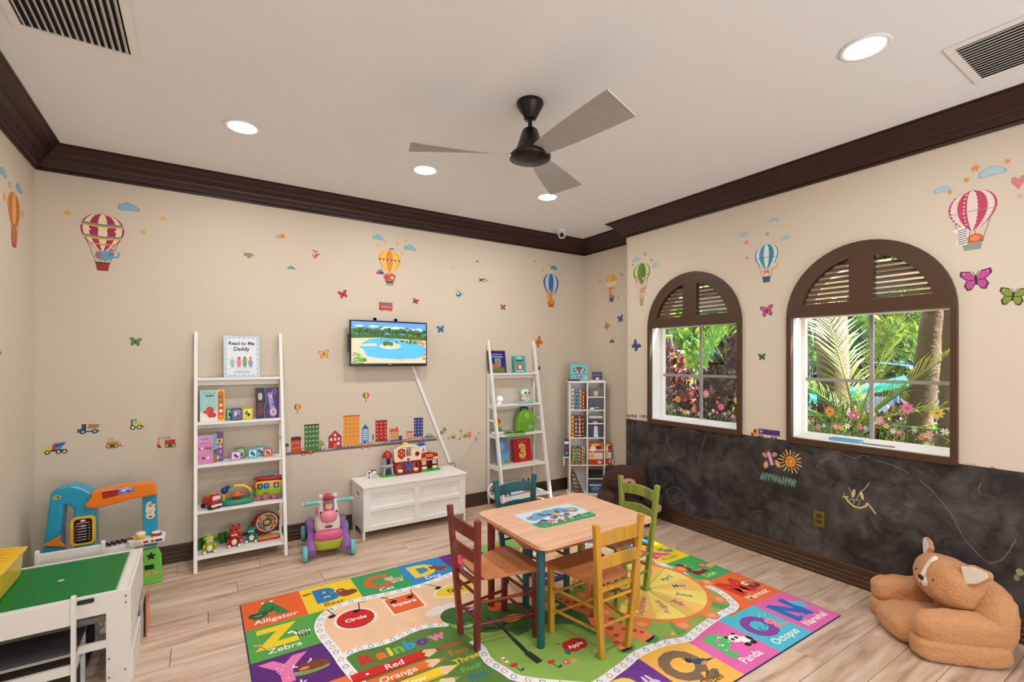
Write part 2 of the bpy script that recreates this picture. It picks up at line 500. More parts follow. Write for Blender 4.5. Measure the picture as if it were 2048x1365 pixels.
# ------------------------------------------------------------------ chalkboard paint on the lower right wall
CH = bpy.data.materials.new('chalkboard_paint'); CH.use_nodes = True
n_ = CH.node_tree; b_ = n_.nodes['Principled BSDF']; b_.inputs['Roughness'].default_value = .55
tc_ = n_.nodes.new('ShaderNodeTexCoord')
def _noise(scale, detail, dist=0, sc=(1, 1, 1)):
    mp = n_.nodes.new('ShaderNodeMapping'); mp.inputs['Scale'].default_value = sc; n_.links.new(tc_.outputs['Object'], mp.inputs[0])
    q = n_.nodes.new('ShaderNodeTexNoise'); q.inputs['Scale'].default_value = scale; q.inputs['Detail'].default_value = detail
    q.inputs['Distortion'].default_value = dist; n_.links.new(mp.outputs[0], q.inputs['Vector']); return q
a_, c_ = _noise(2.6, 5, .8), _noise(7, 6, 1.2)
mu = n_.nodes.new('ShaderNodeMath'); mu.operation = 'MULTIPLY'; n_.links.new(a_.outputs[0], mu.inputs[0]); n_.links.new(c_.outputs[0], mu.inputs[1])
cr_ = n_.nodes.new('ShaderNodeValToRGB'); e_ = cr_.color_ramp.elements
e_[0].position = .18; e_[0].color = lin((27, 25, 24)); e_[0].position = .17; e_[1].position = .44; e_[1].color = lin((88, 82, 80))
n_.links.new(mu.outputs[0], cr_.inputs[0]); n_.links.new(cr_.outputs[0], b_.inputs['Base Color'])
cb = root('chalkboard', 'black chalkboard painted along the lower wall under the two arched windows', 'chalkboard', (W, 0, 0))
MB().bb(-.003, 0, Y0, 3.608, .131, .934).o('board_surface', CH, cb)
def rl(px, py):            # point on the right wall -> local drawing coordinates (x = -Y, y = Z)
    p = rt(px, py); return (-p.y, p.z)
RWF = frame((0, 0, 0), (0, -1, 0), (0, 0, 1))            # normal points to -X, into the room
def chalk(name, draw, label):
    A = Art(.0002); draw(A)
    q = A.o(name, PCHALK, cb, T(-.0035, 0, 0) @ RWF, label)
    if name in ('chalk_smears', 'chalk_scribbles'): q['kind'] = 'stuff'
def ch_line(A, pts, w, col, l=0): A.line([rl(*p) for p in pts], w, col, l)
def d_fly(A):
    P = lambda x, y: (1480+x/5.686, 820+y/5.686)
    for x, y, rx, ry, a in ((285, 515, .026, .019, -.6), (395, 510, .026, .019, .6), (298, 625, .020, .034, -.2), (430, 615, .020, .036, .5)):
        q = rl(*P(x, y)); A.ell(q[0], q[1], rx, ry, (188, 92, 96), 0, a=a); A.ell(q[0], q[1], rx*.72, ry*.72, (170, 140, 160) if y < 560 else (214, 168, 110), 1, a=a)
    a = rl(*P(325, 480)); b = rl(*P(370, 630)); A.line([a, b], .026, (208, 168, 190), 2)
    ch_line(A, [P(325, 480), P(295, 455)], .004, (190, 110, 110)); ch_line(A, [P(328, 480), P(335, 440)], .004, (190, 110, 110))
def d_sun(A):
    P = lambda x, y: (1480+x/5.686, 820+y/5.686)
    q = rl(*P(575, 590)); A.ell(q[0], q[1], .040, .042, (222, 150, 60), 0); A.ell(q[0], q[1], .026, .028, (205, 110, 50), 1); A.ell(q[0]+.004, q[1], .012, .014, (226, 160, 60), 2)
    for i in range(17):
        a = 2*pi*i/17+.1; r0, r1 = .047, .082+.012*((i*7) % 3)/2
        A.line([(q[0]+r0*cos(a), q[1]+r0*sin(a)), (q[0]+r1*cos(a), q[1]+r1*sin(a))], .008, (224, 196, 110) if i % 3 else (222, 140, 70), 0)
def d_grass(A):
    P = lambda x, y: (1480+x/5.686, 820+y/5.686)
    pts = []
    for i in range(46):
        t = i/45; x = 238+t*395; y = 745+t*90
        pts.append(rl(*P(x+(9 if i % 2 else -6), y+(-40 if i % 2 else 45)*(1-.25*sin(i*1.7)))))
    A.line(pts, .0052, (142, 190, 170), 0)
def d_smile(A):
    P = lambda x, y: (1480+x/5.686, 820+y/5.686); Yc = (206, 190, 110); Wc = (176, 170, 165)
    ch_line(A, [P(1170, 990), P(1235, 990)], .009, Yc); ch_line(A, [P(1205, 1000), P(1240, 1050), P(1300, 1100), P(1370, 1118), P(1430, 1098), P(1450, 1065)], .012, Yc)
    ch_line(A, [P(1445, 1060), P(1490, 1110), P(1550, 1190)], .009, Yc)
    for p, r_ in ((P(1295, 950), .2), (P(1388, 975), -.3)):
        q = rl(*p); A.ell(q[0], q[1], .010, .030, (210, 184, 110), 1, a=-r_*.8)
    ch_line(A, [P(1235, 880), P(1265, 940), P(1285, 1025)], .004, Wc); ch_line(A, [P(1475, 830), P(1430, 890), P(1370, 940), P(1325, 1020)], .005, Wc)
    ch_line(A, [P(1300, 1020), P(1298, 1065)], .006, Wc); ch_line(A, [P(1240, 1020), P(1370, 1030), P(1350, 1090)], .005, Wc)
    ch_line(A, [P(1190, 935), P(1182, 985)], .004, (190, 170, 100))
def d_scrawl(A):
    P = lambda x, y: (1240+x/2.505, 820+y/2.505); Wc = (128, 124, 120)
    R_ = random.Random(3)
    for pts in ([(430, 130), (410, 200), (395, 260)], [(220, 110), (235, 90), (240, 115)], [(150, 330), (170, 290), (160, 340), (180, 310), (175, 350)],
                [(160, 380), (180, 350), (190, 385), (205, 360), (210, 390), (230, 365)], [(240, 400), (270, 385), (310, 400), (318, 430), (300, 460), (265, 470), (240, 440), (240, 400)],
                [(1500, 350), (1560, 400), (1660, 520), (1720, 640), (1800, 730), (1850, 770)], [(1850, 770), (1910, 755), (1950, 710), (1985, 650)],
                [(1120, 225), (1150, 235), (1180, 245), (1215, 228), (1250, 235), (1255, 250)], [(985, 290), (1010, 260), (1050, 245), (1090, 255)],
                [(750, 595), (760, 625)], [(795, 625), (800, 650)], [(500, 460), (510, 475), (530, 478)], [(1810, 365), (1795, 395), (1805, 420)],
                [(665, 515), (690, 507), (715, 510)], [(260, 100), (300, 90), (350, 105), (400, 115)], [(1260, 250), (1330, 265), (1420, 300), (1455, 322)]):
        ch_line(A, [P(*p) for p in pts], .0035, Wc)
    for i in range(150):
        x = R_.uniform(1262, 2040); y = R_.uniform(860, 1160); q = rl(x, y)
        if .15 < q[1] < .91: A.ell(q[0], q[1], .0016, .0022, (150, 146, 142), 0, n=6)
def d_smear(A):
    R_ = random.Random(5)
    for i in range(46):
        x = R_.uniform(-3.5, -.7); y = R_.uniform(.5, .88); r_ = R_.uniform(.03, .13); a0 = R_.uniform(0, 6.28); a1 = a0+R_.uniform(.6, 2)
        pts = [(x+r_*cos(a0+(a1-a0)*k/7), y+.7*r_*sin(a0+(a1-a0)*k/7)) for k in range(8)]
        pts = [p for p in pts if .15 < p[1] < .92]
        g = R_.randint(62, 84)
        if len(pts) > 2: A.line(pts, R_.uniform(.002, .008), (g, g-3, g-4), 0)
chalk('chalk_smears', d_smear, 'faint grey wiped chalk arcs')
chalk('chalk_butterfly', d_fly, 'pink chalk butterfly'); chalk('chalk_sun', d_sun, 'yellow and orange chalk sun'); chalk('chalk_grass', d_grass, 'pale green zigzag of chalk grass')
chalk('chalk_smile', d_smile, 'yellow chalk smiling face'); chalk('chalk_scribbles', d_scrawl, 'thin white chalk scribbles')
def d_k(A):
    q = rl(2040, 1145); A.ell(q[0], q[1], .016, .020, (150, 150, 110)); A.ell(q[0]-.012, q[1]-.035, .012, .018, (120, 130, 90))
chalk('chalk_flower', d_k, 'pale yellow chalk blossom by the plush chair')
# outlet cover painted gold
oc = root('outlet_cover', 'paint-smeared gold outlet cover low on the black chalkboard', 'outlet cover', (W-.003, 1.71, .392))
MB().prism(rrect(-.037, .037, -.058, .058, .004), .006, frame((0, 0, 0), (0, -1, 0), (0, 0, 1))).o('plate', mat('smeared_gold_paint', (112, 96, 44), .45, metal=.3, var=.7, vscale=45), oc, bev=.0015)
for dz in (.022, -.022): MB().prism(rrect(-.016, .016, dz-.014, dz+.014, .008), .002, frame((-.006, 0, 0), (0, -1, 0), (0, 0, 1))).o('socket', mat('dark_gold', (62, 50, 26), .5), oc)

# ------------------------------------------------------------------ things on the ceiling
LAMP = mat('lamp_diffuser', (255, 253, 248), .4, emit=9)
def can(x, y, label):
    c = root('ceiling_light', label, 'ceiling light', (x, y, CEIL), 0, 'recessed ceiling lights')
    MB().lathe([(.079, -.0005), (.103, -.0005), (.103, -.004), (.098, -.009), (.081, -.006), (.079, -.0005)], n=40).o('trim_ring', WHITEP, c)
    MB().cyl((0, 0, -.0005), (0, 0, -.004), .0795, n=40).o('diffuser', LAMP, c)
    l = bpy.data.lights.new('can_light', 'AREA'); l.shape = 'DISK'; l.size = .15; l.energy = 10.5; l.color = (1, .985, .965)
    lo = bpy.data.objects.new('can_light', l); COL.objects.link(lo); lo.parent = c; lo.location = (0, 0, -.012)
for x, y, t in ((.22, 3.443, 'round recessed ceiling light above the tall left ladder shelf'), (1.447, 3.452, 'round recessed ceiling light beyond the left fan blade'),
                (2.606, 3.422, 'round recessed ceiling light nearest the dome camera'), (2.61, .978, 'large-looking round recessed ceiling light by the slatted vent at right'),
                (.22, .978, 'recessed ceiling light overhead, out of view'), (1.447, .978, 'recessed ceiling light overhead between the two vents'), (.22, -1.4, 'recessed ceiling light behind the viewpoint, left'),
                (1.447, -1.4, 'recessed ceiling light behind the viewpoint, middle'), (2.61, -1.4, 'recessed ceiling light behind the viewpoint, right')): can(x, y, t)
# ceiling vents
def vent(x0, x1, y0, y1, n, label, tilt, dark):
    v = root('ceiling_vent', label, 'vent', ((x0+x1)/2, (y0+y1)/2, CEIL)); a, b = (x1-x0)/2, (y1-y0)/2; t = .035
    fr = MB().prism([(-a, -b), (a, -b), (a, b), (-a, b)], .010, T(0, 0, -.0105), [[(-a+t, -b+t), (-a+t, b-t), (a-t, b-t), (a-t, -b+t)]]).o('frame', WHITEP, v, bev=.003)
    MB().bb(-a+t, a-t, -b+t, b-t, -.0015, -.0005).o('duct_back', mat('duct_dark', (24, 18, 15), .9) if dark else mat('duct_shade', (84, 76, 70), .9), v)
    for i in range(n):
        x = -a+t+(i+.5)*(2*a-2*t)/n
        MB().box((x, 0, -.009), (.019 if dark else .032, 2*b-2*t-.002, .0014), rot(0, tilt, 0)).o('slat', WHITEP, v)
vent(-.69, -.245, 2.43, 2.95, 15, 'white ceiling vent with dark open gaps, above the left wall', radians(48), True)
vent(2.935, 3.44, .30, .785, 16, 'white ceiling vent with closed grey slats, beside the right-hand crown trim', radians(-20), False)
# dome camera
dc = root('dome_camera', 'small white dome security camera on the ceiling at the back corner', 'security camera', (3.40, 4.20, CEIL))
MB().lathe([(.0, 0), (.052, 0), (.054, -.018), (.046, -.026), (.0, -.026)], n=28).o('mount', WHITEP, dc)
MB().ball((0, 0, -.055), (.088, .088, .088), n=7).o('eyeball', WHITEP, dc)
dv = Vector((-3.0, -3.6, -1.4)).normalized()
MB().cyl(Vector((0, 0, -.055))+dv*.034, Vector((0, 0, -.055))+dv*.0455, .026, n=24).o('lens_window', mat('black_gloss', (14, 13, 13), .12), dc)

# ceiling fan
FAN = mat('dark_bronze', (30, 20, 17), .3, metal=.3); BL = mat('grey_fan_blade', (166, 164, 162), .5)
fan = root('ceiling_fan', 'three-blade ceiling fan with dark bronze motor and grey blades', 'ceiling fan', (1.57, 2.225, CEIL))
MB().lathe([(0, 0), (.076, 0), (.078, -.012), (.074, -.022), (.036, -.092), (.030, -.100), (0, -.100)], n=36).o('canopy', FAN, fan)
MB().cyl((0, 0, -.09), (0, 0, -.175), .0125).o('downrod', FAN, fan)
MB().lathe([(0, -.150), (.030, -.150), (.043, -.160), (.080, -.268), (.118, -.305), (.116, -.322), (.07, -.338), (0, -.342)], n=40).o('motor_housing', FAN, fan)
for k, (ang, tip) in enumerate(((157, .66), (32, .60), (273.5, .67))):
    a = radians(ang); ca, sa = cos(a), sin(a)
    v = []; nn = 9
    for i in range(nn):
        t = i/(nn-1); rr = .09+(tip-.09)*t
        hw = .040+.070*t**.8; tw = -radians(26-15*t)
        for sd in (-1, 1):
            for th in (.003, -.003):
                y_ = sd*hw; off = .0 if sd > 0 else .02*t
                lx, ly, lz = rr+off, y_*cos(tw)-.01, -.300+y_*sin(tw)+th
                v.append((lx*ca-ly*sa, lx*sa+ly*ca, lz))
    f = []
    for i in range(nn-1):
        b = i*4; f += [(b, b+4, b+6, b+2), (b+1, b+3, b+7, b+5), (b, b+1, b+5, b+4), (b+2, b+6, b+7, b+3)]
    f += [(0, 2, 3, 1), (4*nn-4, 4*nn-3, 4*nn-1, 4*nn-2)]
    ob = MB().add(v, f).o('blade', BL, fan)
    bm = bmesh.new(); bm.from_mesh(ob.data); bmesh.ops.recalc_face_normals(bm, faces=bm.faces); bm.to_mesh(ob.data); bm.free()
# ================================================================== furniture
BEECH = woodmat('beech_top', ((214, 162, 128), (228, 178, 144), (236, 192, 160)), stretch=(1.5, 16, 16), rough=.35, coat=.2)
SEATW = woodmat('beech_seat', ((176, 108, 66), (192, 124, 78), (204, 138, 92)), stretch=(1.5, 14, 14), rough=.32, coat=.3)
def stain(name, c): return woodmat(name, (tuple(x*.82 for x in c), c, tuple(min(255, x*1.12) for x in c)), stretch=(16, 16, 1.6), rough=.4, coat=.15)
RED = stain('red_stain', (122, 34, 26)); TEAL = stain('teal_stain', (26, 90, 98)); YEL = stain('yellow_stain', (198, 146, 48)); GRN = stain('green_stain', (138, 156, 66))
TZ = .573
RUGZ = .0078
tb = root('play_table', 'square light wood play table with legs in different colours, in the middle of the rug', 'table', (1.91, 2.3375, RUGZ))
def rot2(p, a): return (p[0]*cos(a)-p[1]*sin(a), p[0]*sin(a)+p[1]*cos(a))
MB().prism(rrect(-.435, .435, -.3525, .3525, .06, 8), .022, T(0, 0, TZ-.022)).o('tabletop', BEECH, tb, bev=.005)
ap = MB()
for y in (-.262, .262): ap.bb(-.355, .355, y-.009, y+.009, TZ-.075, TZ-.022)
for x in (-.37, .37): ap.bb(x-.009, x+.009, -.25, .25, TZ-.075, TZ-.022)
ap.o('apron', SEATW, tb)
for x, y, m_, lb in ((-.375, -.262, TEAL, 'teal leg'), (-.375, .262, RED, 'dark red leg'), (.365, -.262, YEL, 'yellow leg'), (.365, .262, GRN, 'green leg')):
    MB().cyl((x, y, .0), (x, y, TZ-.022), .021, .025, n=20).o('leg', m_, tb, label=lb)
# puzzle mat lying on the table
A = Art(.0002); A.poly(rrect(-.222, .222, -.147, .147, .02), (206, 226, 238))
A.poly([(-.222, -.147+.02), (-.2, -.147), (.2, -.147), (.222, -.12), (.222, -.06), (.05, -.075), (-.1, -.085), (-.222, -.04)], (40, 150, 96), 1)
A.blobs([(-.15, .03, .05), (-.08, .06, .05), (0, .06, .06), (.08, .07, .05), (.15, .04, .05)], (86, 168, 208), 1)
R_ = random.Random(11)
PC = [(60, 84, 150), (150, 80, 50), (214, 120, 70), (236, 196, 60), (196, 60, 66), (236, 232, 226), (70, 170, 190), (120, 78, 52), (232, 150, 160), (44, 70, 120)]
for i in range(44):
    x = -.17+.34*R_.random(); y = -.075+.15*R_.random()-.02; A.ell(x, y, R_.uniform(.010, .030), R_.uniform(.008, .020), PC[i % 10], 2+i//8, n=12, a=R_.random()*3)
for i in range(12): A.ell(-.2+.4*R_.random(), -.118+.02*R_.random(), .008, .006, ((240, 240, 240), (240, 220, 90), (150, 220, 230))[i % 3], 8, n=8)
pmx, pmy = 1.864, 2.357
pz = root('puzzle_mat', 'colourful cartoon jigsaw mat lying flat on the wooden play table', 'puzzle', (pmx, pmy, TZ+RUGZ))
MB().prism(rrect(-.224, .224, -.149, .149, .02), .002, T(0, 0, 0)).o('board', mat('card_board', (220, 214, 200), .6), pz)
A.o('picture', PGLOSS, pz, T(0, 0, .0022))

def chair(m, label, loc, rz):
    # local: sitter faces +Y, rear legs at y=0, front legs at y=.335
    c = root('child_chair', label, 'chair', loc, rz, 'coloured wooden chairs round the play table')
    H = .715; sz = .385
    rf = [(-.095, 0, 0), (.095, 0, 0)]; rtp = [(-.165, -.035, H), (.165, -.035, H)]
    for a, b, in zip(rf, rtp):
        MB().beam(a, b, .032, .030, (0, 1, 0)).o('back_post', m, c, bev=.004)
    for x in (-.165, .165):
        MB().beam((x, .335, 0), (x, .335, sz-.008), .032, .032, (0, 1, 0)).o('front_leg', m, c, bev=.004)
    def lerp(a, b, z): t = z/H; return Vector(a).lerp(Vector(b), t)
    # two curved back slats
    for z0, z1, nm in ((.595, .665, 'back_slat'), (.475, .535, 'back_slat')):
        v = []; n = 9
        p0, p1 = lerp(rf[0], rtp[0], (z0+z1)/2), lerp(rf[1], rtp[1], (z0+z1)/2)
        for i in range(n):
            t = i/(n-1); x = p0.x+(p1.x-p0.x)*t; bow = sin(pi*t); y = p0.y-.022*bow
            zt = z1+.014*bow; zb = z0+.012*bow
            v += [(x, y-.008, zb), (x, y-.008, zt), (x, y+.008, zt), (x, y+.008, zb)]
        f = [(0, 1, 2, 3), (4*n-4, 4*n-1, 4*n-2, 4*n-3)]
        for i in range(n-1):
            b = 4*i
            for k in range(4): f.append((b+k, b+4+k, b+4+(k+1) % 4, b+(k+1) % 4))
        MB().add(v, f).o(nm, m, c, bev=.003)
    # seat, wider at the front, slightly dished edges
    P_ = []
    for i in range(9): t = i/8; P_.append((-.125+.25*t, .012-.012*sin(pi*t)))
    for i in range(5): t = i/4; P_.append((.125+.065*t, .02+.30*t+.0))
    for i in range(9): t = i/8; P_.append((.188-.376*t, .355+.012*sin(pi*t)))
    for i in range(5): t = i/4; P_.append((-.19+.065*t, .32-.30*t))
    q = []
    for p in P_:
        if not q or hypot(p[0]-q[-1][0], p[1]-q[-1][1]) > .004: q.append(p)
    MB().prism(q, .017, T(0, .012, sz-.012)).o('seat', SEATW, c, bev=.006)
    fr_ = MB()
    fr_.beam((-.12, .0, sz-.03), (.12, .0, sz-.03), .022, .022)
    fr_.o('seat_rail', m, c)
    for z in (.10, .22):
        MB().cyl((-.15, .335, z), (.15, .335, z), .0085, n=8).o('stretcher', m, c)
    for z in (.14, .26):
        for sg in (-1, 1):
            a = lerp(rf[0], rtp[0], z); MB().cyl((sg*abs(a.x), a.y+.01, z), (sg*.160, .33, z-.01), .0085, n=8).o('stretcher', m, c)
    MB().cyl((-.10, -.01, .17), (.10, -.01, .17), .0085, n=8).o('stretcher', m, c)
    MB().cyl((-.12, -.01, .30), (.12, -.01, .30), .0085, n=8).o('stretcher', m, c)
    return c
chair(RED, 'dark red child chair with wooden seat at the left side of the play table', (1.235, 2.335, RUGZ), -pi/2)
chair(YEL, 'mustard yellow child chair with wooden seat, back turned to the viewer', (1.835, 1.825, RUGZ), 0)
chair(GRN, 'olive green child chair between the play table and the chalkboard', (2.505, 2.30, RUGZ), pi/2)
chair(TEAL, 'dark teal child chair tucked under the far side of the play table', (1.875, 2.805, RUGZ), pi)

# ------------------------------------------------------------------ ladder shelves
LZ = (1.415, 1.075, .760, .427, .108)
def ladder(x0, x1, label):
    c = root('ladder_shelf', label, 'shelf', ((x0+x1)/2, 4.17, 0), 0, 'white ladder shelves against the back wall'); w = (x1-x0)/2
    fy = lambda z: z*.333/1.775
    for sg in (-1, 1):
        x = sg*(w-.012)
        MB().beam((x, 0, 0), (x, fy(1.775), 1.775), .024, .040, (0, 1, 0)).o('front_upright', WHITE, c, bev=.002)
        MB().bb(x-.010, x+.010, .308, .336, 0, 1.43).o('rear_upright', WHITE, c, bev=.002)
        for z in LZ+(.93,): MB().bb(x-.008, x+.008, fy(z)+.01, .31, z-.035, z-.015).o('side_rail', WHITE, c)
    for z in LZ:
        MB().bb(-w+.024, w-.024, fy(z)-.012, .335, z-.018, z).o('shelf_board', WHITE, c, bev=.002)
        MB().bb(-w+.024, w-.024, .318, .334, z-.060, z-.018).o('back_rail', WHITE, c)
    return c
ladder(-.044, .580, 'tall white ladder shelf on the left, with the light blue picture book on top')
ladder(2.605, 3.235, 'tall white ladder shelf in the far corner, holding the green backpack')

# ------------------------------------------------------------------ toy chest
tc = root('toy_chest', 'long white panelled toy chest against the back wall, under the television', 'toy chest', (1.66, 4.30, 0))
hx, y0, y1, H = .49, -.165, .20, .448
b = MB()
b.bb(-hx+.016, hx-.016, y0+.0129, y0+.026, .075, H); b.bb(-hx+.016, hx-.016, y1-.014, y1-.001, .075, H); b.bb(-hx+.01, hx-.01, y0+.02, y1, .075, .09)
b.o('carcass', WHITE, tc)
for sg in (-1, 1):
    x = sg*(hx-.007)
    side = [(y0+.0012, 0), (y0+.05, 0), (y0+.062, .05), (y0+.085, .075), (y1-.085, .075), (y1-.062, .05), (y1-.05, 0), (y1, 0), (y1, H), (y0+.0012, H)]
    hole = rrect(-.045+.02, .045+.02, .345, .388, .02)
    MB().prism(side, .016, frame((x-.008, 0, 0), (0, 1, 0), (0, 0, 1)), [hole[::-1]]).o('side_panel', WHITE, tc)
fp = MB()
for x0, x1, z0, z1 in ((-hx, hx, .395, H), (-hx, hx, .075, .115), (-hx, -hx+.06, .115, .395), (hx-.06, hx, .115, .395), (-.025, .025, .115, .395), (-hx+.06, -.025, .238, .272), (.025, hx-.06, .238, .272)):
    fp.bb(x0, x1, y0, y0+.013, z0, z1)
fp.o('front_frame', WHITE, tc, bev=.0015)
MB().bb(-.503, .503, -.180, .205, H, H+.020).o('lid', WHITE, tc, bev=.004)
CHZ = .468

# ------------------------------------------------------------------ television and its cable cover
tv = root('television', 'flat wall television showing a lagoon pool ringed by palms', 'television', (1.502, 4.42, 1.711))
hw, hh = .372, .2135
MB().bb(-hw, hw, 0, .035, -hh, hh).o('bezel', mat('tv_black', (16, 15, 16), .25), tv, bev=.003)
MB().bb(-hw+.06, hw-.06, .035, .055, -hh+.03, hh-.05).o('back_shell', mat('tv_back', (30, 29, 30), .5), tv, bev=.01)
A = Art(.0002); sw, sh = hw-.012, hh-.014; zb = -hh+.028
A.rect(-sw, zb, sw, sh, (94, 150, 226))
A.rect(-sw, zb, sw, .085, (52, 96, 40), 1)
R_ = random.Random(2)
for i in range(16): A.ell(-sw+.04+R_.random()*(2*sw-.08), sh-.04-R_.random()*.03, .035, .010, (190, 214, 244), 1, n=12)
for i in range(40):
    x = -sw+.02+i*(2*sw-.04)/39; h = .10+.035*R_.random()
    A.ell(x, h-.010, .020, .020+R_.random()*.012, ((70, 118, 44), (44, 90, 38), (100, 140, 52), (34, 72, 34))[i % 4], 2+i % 2, n=9)
for i in range(13):
    x = -sw+.05+i*.052; h = .115+.035*R_.random(); h = min(h, sh-.025); A.line([(x, .04), (x+.004, h)], .004, (120, 96, 66), 4)
    for k in range(7):
        a = .2+k*.46; A.line([(x+.004, h), (x+.004+.020*cos(a), h+.012*sin(a)), (x+.004+.030*cos(a), h-.004+.008*sin(a))], .005, (62, 108, 40), 5)
A.poly([(-sw, .045), (-.1, .055), (sw, .035), (sw, zb), (-sw, zb)], (216, 196, 168), 4)
A.poly([(-.19, .040), (-.10, .052), (.0, .050), (.10, .040), (.22, .012), (.33, -.010), (sw, -.04), (sw-.01, -.115), (.25, -.142), (.05, -.146), (-.12, -.136), (-.22, -.118), (-.25, -.06), (-.30, -.028), (-.12, -.022), (-.14, .002), (-.28, -.010), (-.24, .02)], (86, 176, 216), 5)
A.poly([(-.08, .045), (.02, .045), (.05, .035), (-.04, .034)], (60, 140, 190), 6)
A.ell(.0, -.020, .105, .030, (222, 206, 180), 6); A.ell(.0, -.013, .098, .022, (200, 190, 160), 7); A.blobs([(-.05, .0, .022), (-.02, .004, .02), (.01, -.004, .018)], (70, 110, 40), 8)
A.line([(-.09, -.01), (-.085, .09)], .005, (110, 84, 60), 8)
for k in range(8):
    a = k*.8; A.line([(-.085, .09), (-.085+.03*cos(a), .09+.02*sin(a))], .006, (50, 96, 36), 9)
for x, y, r_ in ((.30, .018, .03), (.33, .005, .03), (.34, -.14, .025), (.35, -.10, .02)): A.ell(x, y, r_*.8, r_*.5, (188, 128, 76), 8, n=10)
for i in range(60):
    x = -sw+.002+R_.random()*.11; y = zb+.004+R_.random()*.11*(1-(x+sw)/.16); a = R_.uniform(-.5, .6); A.line([(x, y), (min(x+.035*cos(a), -.2), max(zb, y+.03*sin(a)))], .006, ((90, 150, 50), (130, 180, 70), (54, 104, 36))[i % 3], 8)
for i in range(26): A.ell(.06+R_.random()*.22, .026+R_.random()*.03-.02, .010, .008, ((60, 100, 40), (84, 120, 50))[i % 2], 7, n=8)
A.line([(.075, -.162), (.078, -.115), (.108, -.115), (.112, -.165)], .004, (120, 140, 170), 9); A.line([(.098, -.16), (.10, -.122), (.125, -.122), (.13, -.16)], .004, (120, 140, 170), 9)
A.rect(-.018, zb-.012, .012, zb-.008, (170, 170, 170), 0)
TVF = frame((0, -.0006, 0), (1, 0, 0), (0, 0, 1)); A.o('screen', PSCREEN, tv, TVF)
for x in (-.14, .06): MB().lathe([(.009, 0), (.017, 0), (.017, .006), (.009, .006), (.009, 0)], (x, .02, hh+.012), 16, rot(pi/2)).o('bracket_ring', mat('tv_black', (16, 15, 16)), tv)
arm = MB().bb(-.385, -.372, .01, .05, -.085, .085); arm.bb(-.34, -.10, .055, .10, -.1, .1); arm.o('wall_bracket', mat('tv_black', (16, 15, 16)), tv)
rc = root('cable_cover', 'white cable cover slanting from television down to toy chest', 'cable cover', (1.752, D, 1.486))
p0, p1 = Vector((0, -.009, .02)), bk(900, 926, D-.009)-Vector((1.752, D, 1.486))
MB().beam(p0, (p1.x, -.009, p1.z), .030, .016, (0, 1, 0)).o('channel', WHITEP, rc, bev=.003)
ch = root('power_cable', 'thin cable looping from the cable cover over the chest to the ladder shelf', 'cable', (2.17, 4.49, CHZ))
pts = [bk(900, 928, 4.50), bk(909, 926, 4.46), fl(912, 936, CHZ+.004), bk(916, 930, 4.51), bk(930, 905, 4.512), bk(948, 880, 4.512), bk(962, 862, 4.512)]
MB().tube([p-Vector((2.17, 4.49, CHZ)) for p in pts[:3]], .003, 6).o('dark_cord', mat('tv_black', (16, 15, 16)), ch, label='dark end of the cable')
MB().tube([p-Vector((2.17, 4.49, CHZ)) for p in pts[2:]], .0022, 6).o('white_cord', WHITEP, ch, label='white length of the cable')

# ------------------------------------------------------------------ book tower in the nook
ux = Vector((.838, -.545, 0)); uy = Vector((.545, .838, 0))
tw = root('book_tower', 'narrow white two-column book tower standing in the back corner nook', 'bookcase', (3.565, 4.255, 0), atan2(-.545, .838))
TW, TD, TH = .40, .17, 1.315
for x in (0, TW*.505, TW): MB().bb(x-.008, x+.008, 0, TD, .02, TH-.02).o('upright', WHITE, tw, bev=.0015)
MB().bb(-.02, TW+.02, -.012, TD, TH-.02, TH).o('top_board', WHITE, tw, bev=.002)
MB().bb(-.03, TW+.02, -.012, TD, 0, .022).o('base_board', WHITE, tw, bev=.002)
MB().bb(0, TW, TD-.006, TD, .02, TH-.02).o('back_panel', WHITE, tw)
TSZ = (.35, .665, .985)
for z in TSZ: MB().bb(.008, TW-.008, 0, TD-.01, z-.012, z).o('shelf_board', WHITE, tw)
for z in (.52, .825, 1.13, .19): MB().bb(TW*.505, TW, -.002, .003, z-.006, z+.006).o('retaining_bar', WHITE, tw)

def book_(name, label, group, loc, rz, w, h, t, col, draw=None, lean=0, hue=None, parent_rot=None, pages=True, spine=None):
    """a closed book standing on its tail edge; front cover faces local -Y, spine at -X"""
    r_ = root(name, label, 'book', loc, rz, group)
    Mx = rot(lean, 0, 0)
    m = mat('cover_%d_%d_%d' % tuple(int(v) for v in col), col, .35)
    c = MB()
    c.box((0, .0015, h/2), (w, .003, h)); c.box((0, t-.0015, h/2), (w, .003, h)); c.box((-w/2+.0015, t/2, h/2), (.003, t, h))
    c.v = [tuple(Mx @ Vector(p)) for p in c.v]; c.o('cover', m, r_)
    p = MB().box((.001, t/2, h/2), (w-.008, t-.006, h-.007)); p.v = [tuple(Mx @ Vector(q)) for q in p.v]; p.o('pages', mat('paper', (226, 220, 206), .8), r_)
    if draw:
        A = Art(.0002); A.at(0, 0); draw(A, w, h)
        A.o('cover_picture', PGLOSS, r_, Mx @ frame((0, -.0004, 0), (1, 0, 0), (0, 0, 1)))
    if spine:
        A = Art(.0002); spine(A, t, h); A.o('spine_print', PGLOSS, r_, Mx @ frame((-w/2-.0004, t/2, 0), (0, -1, 0), (0, 0, 1)))
    return r_
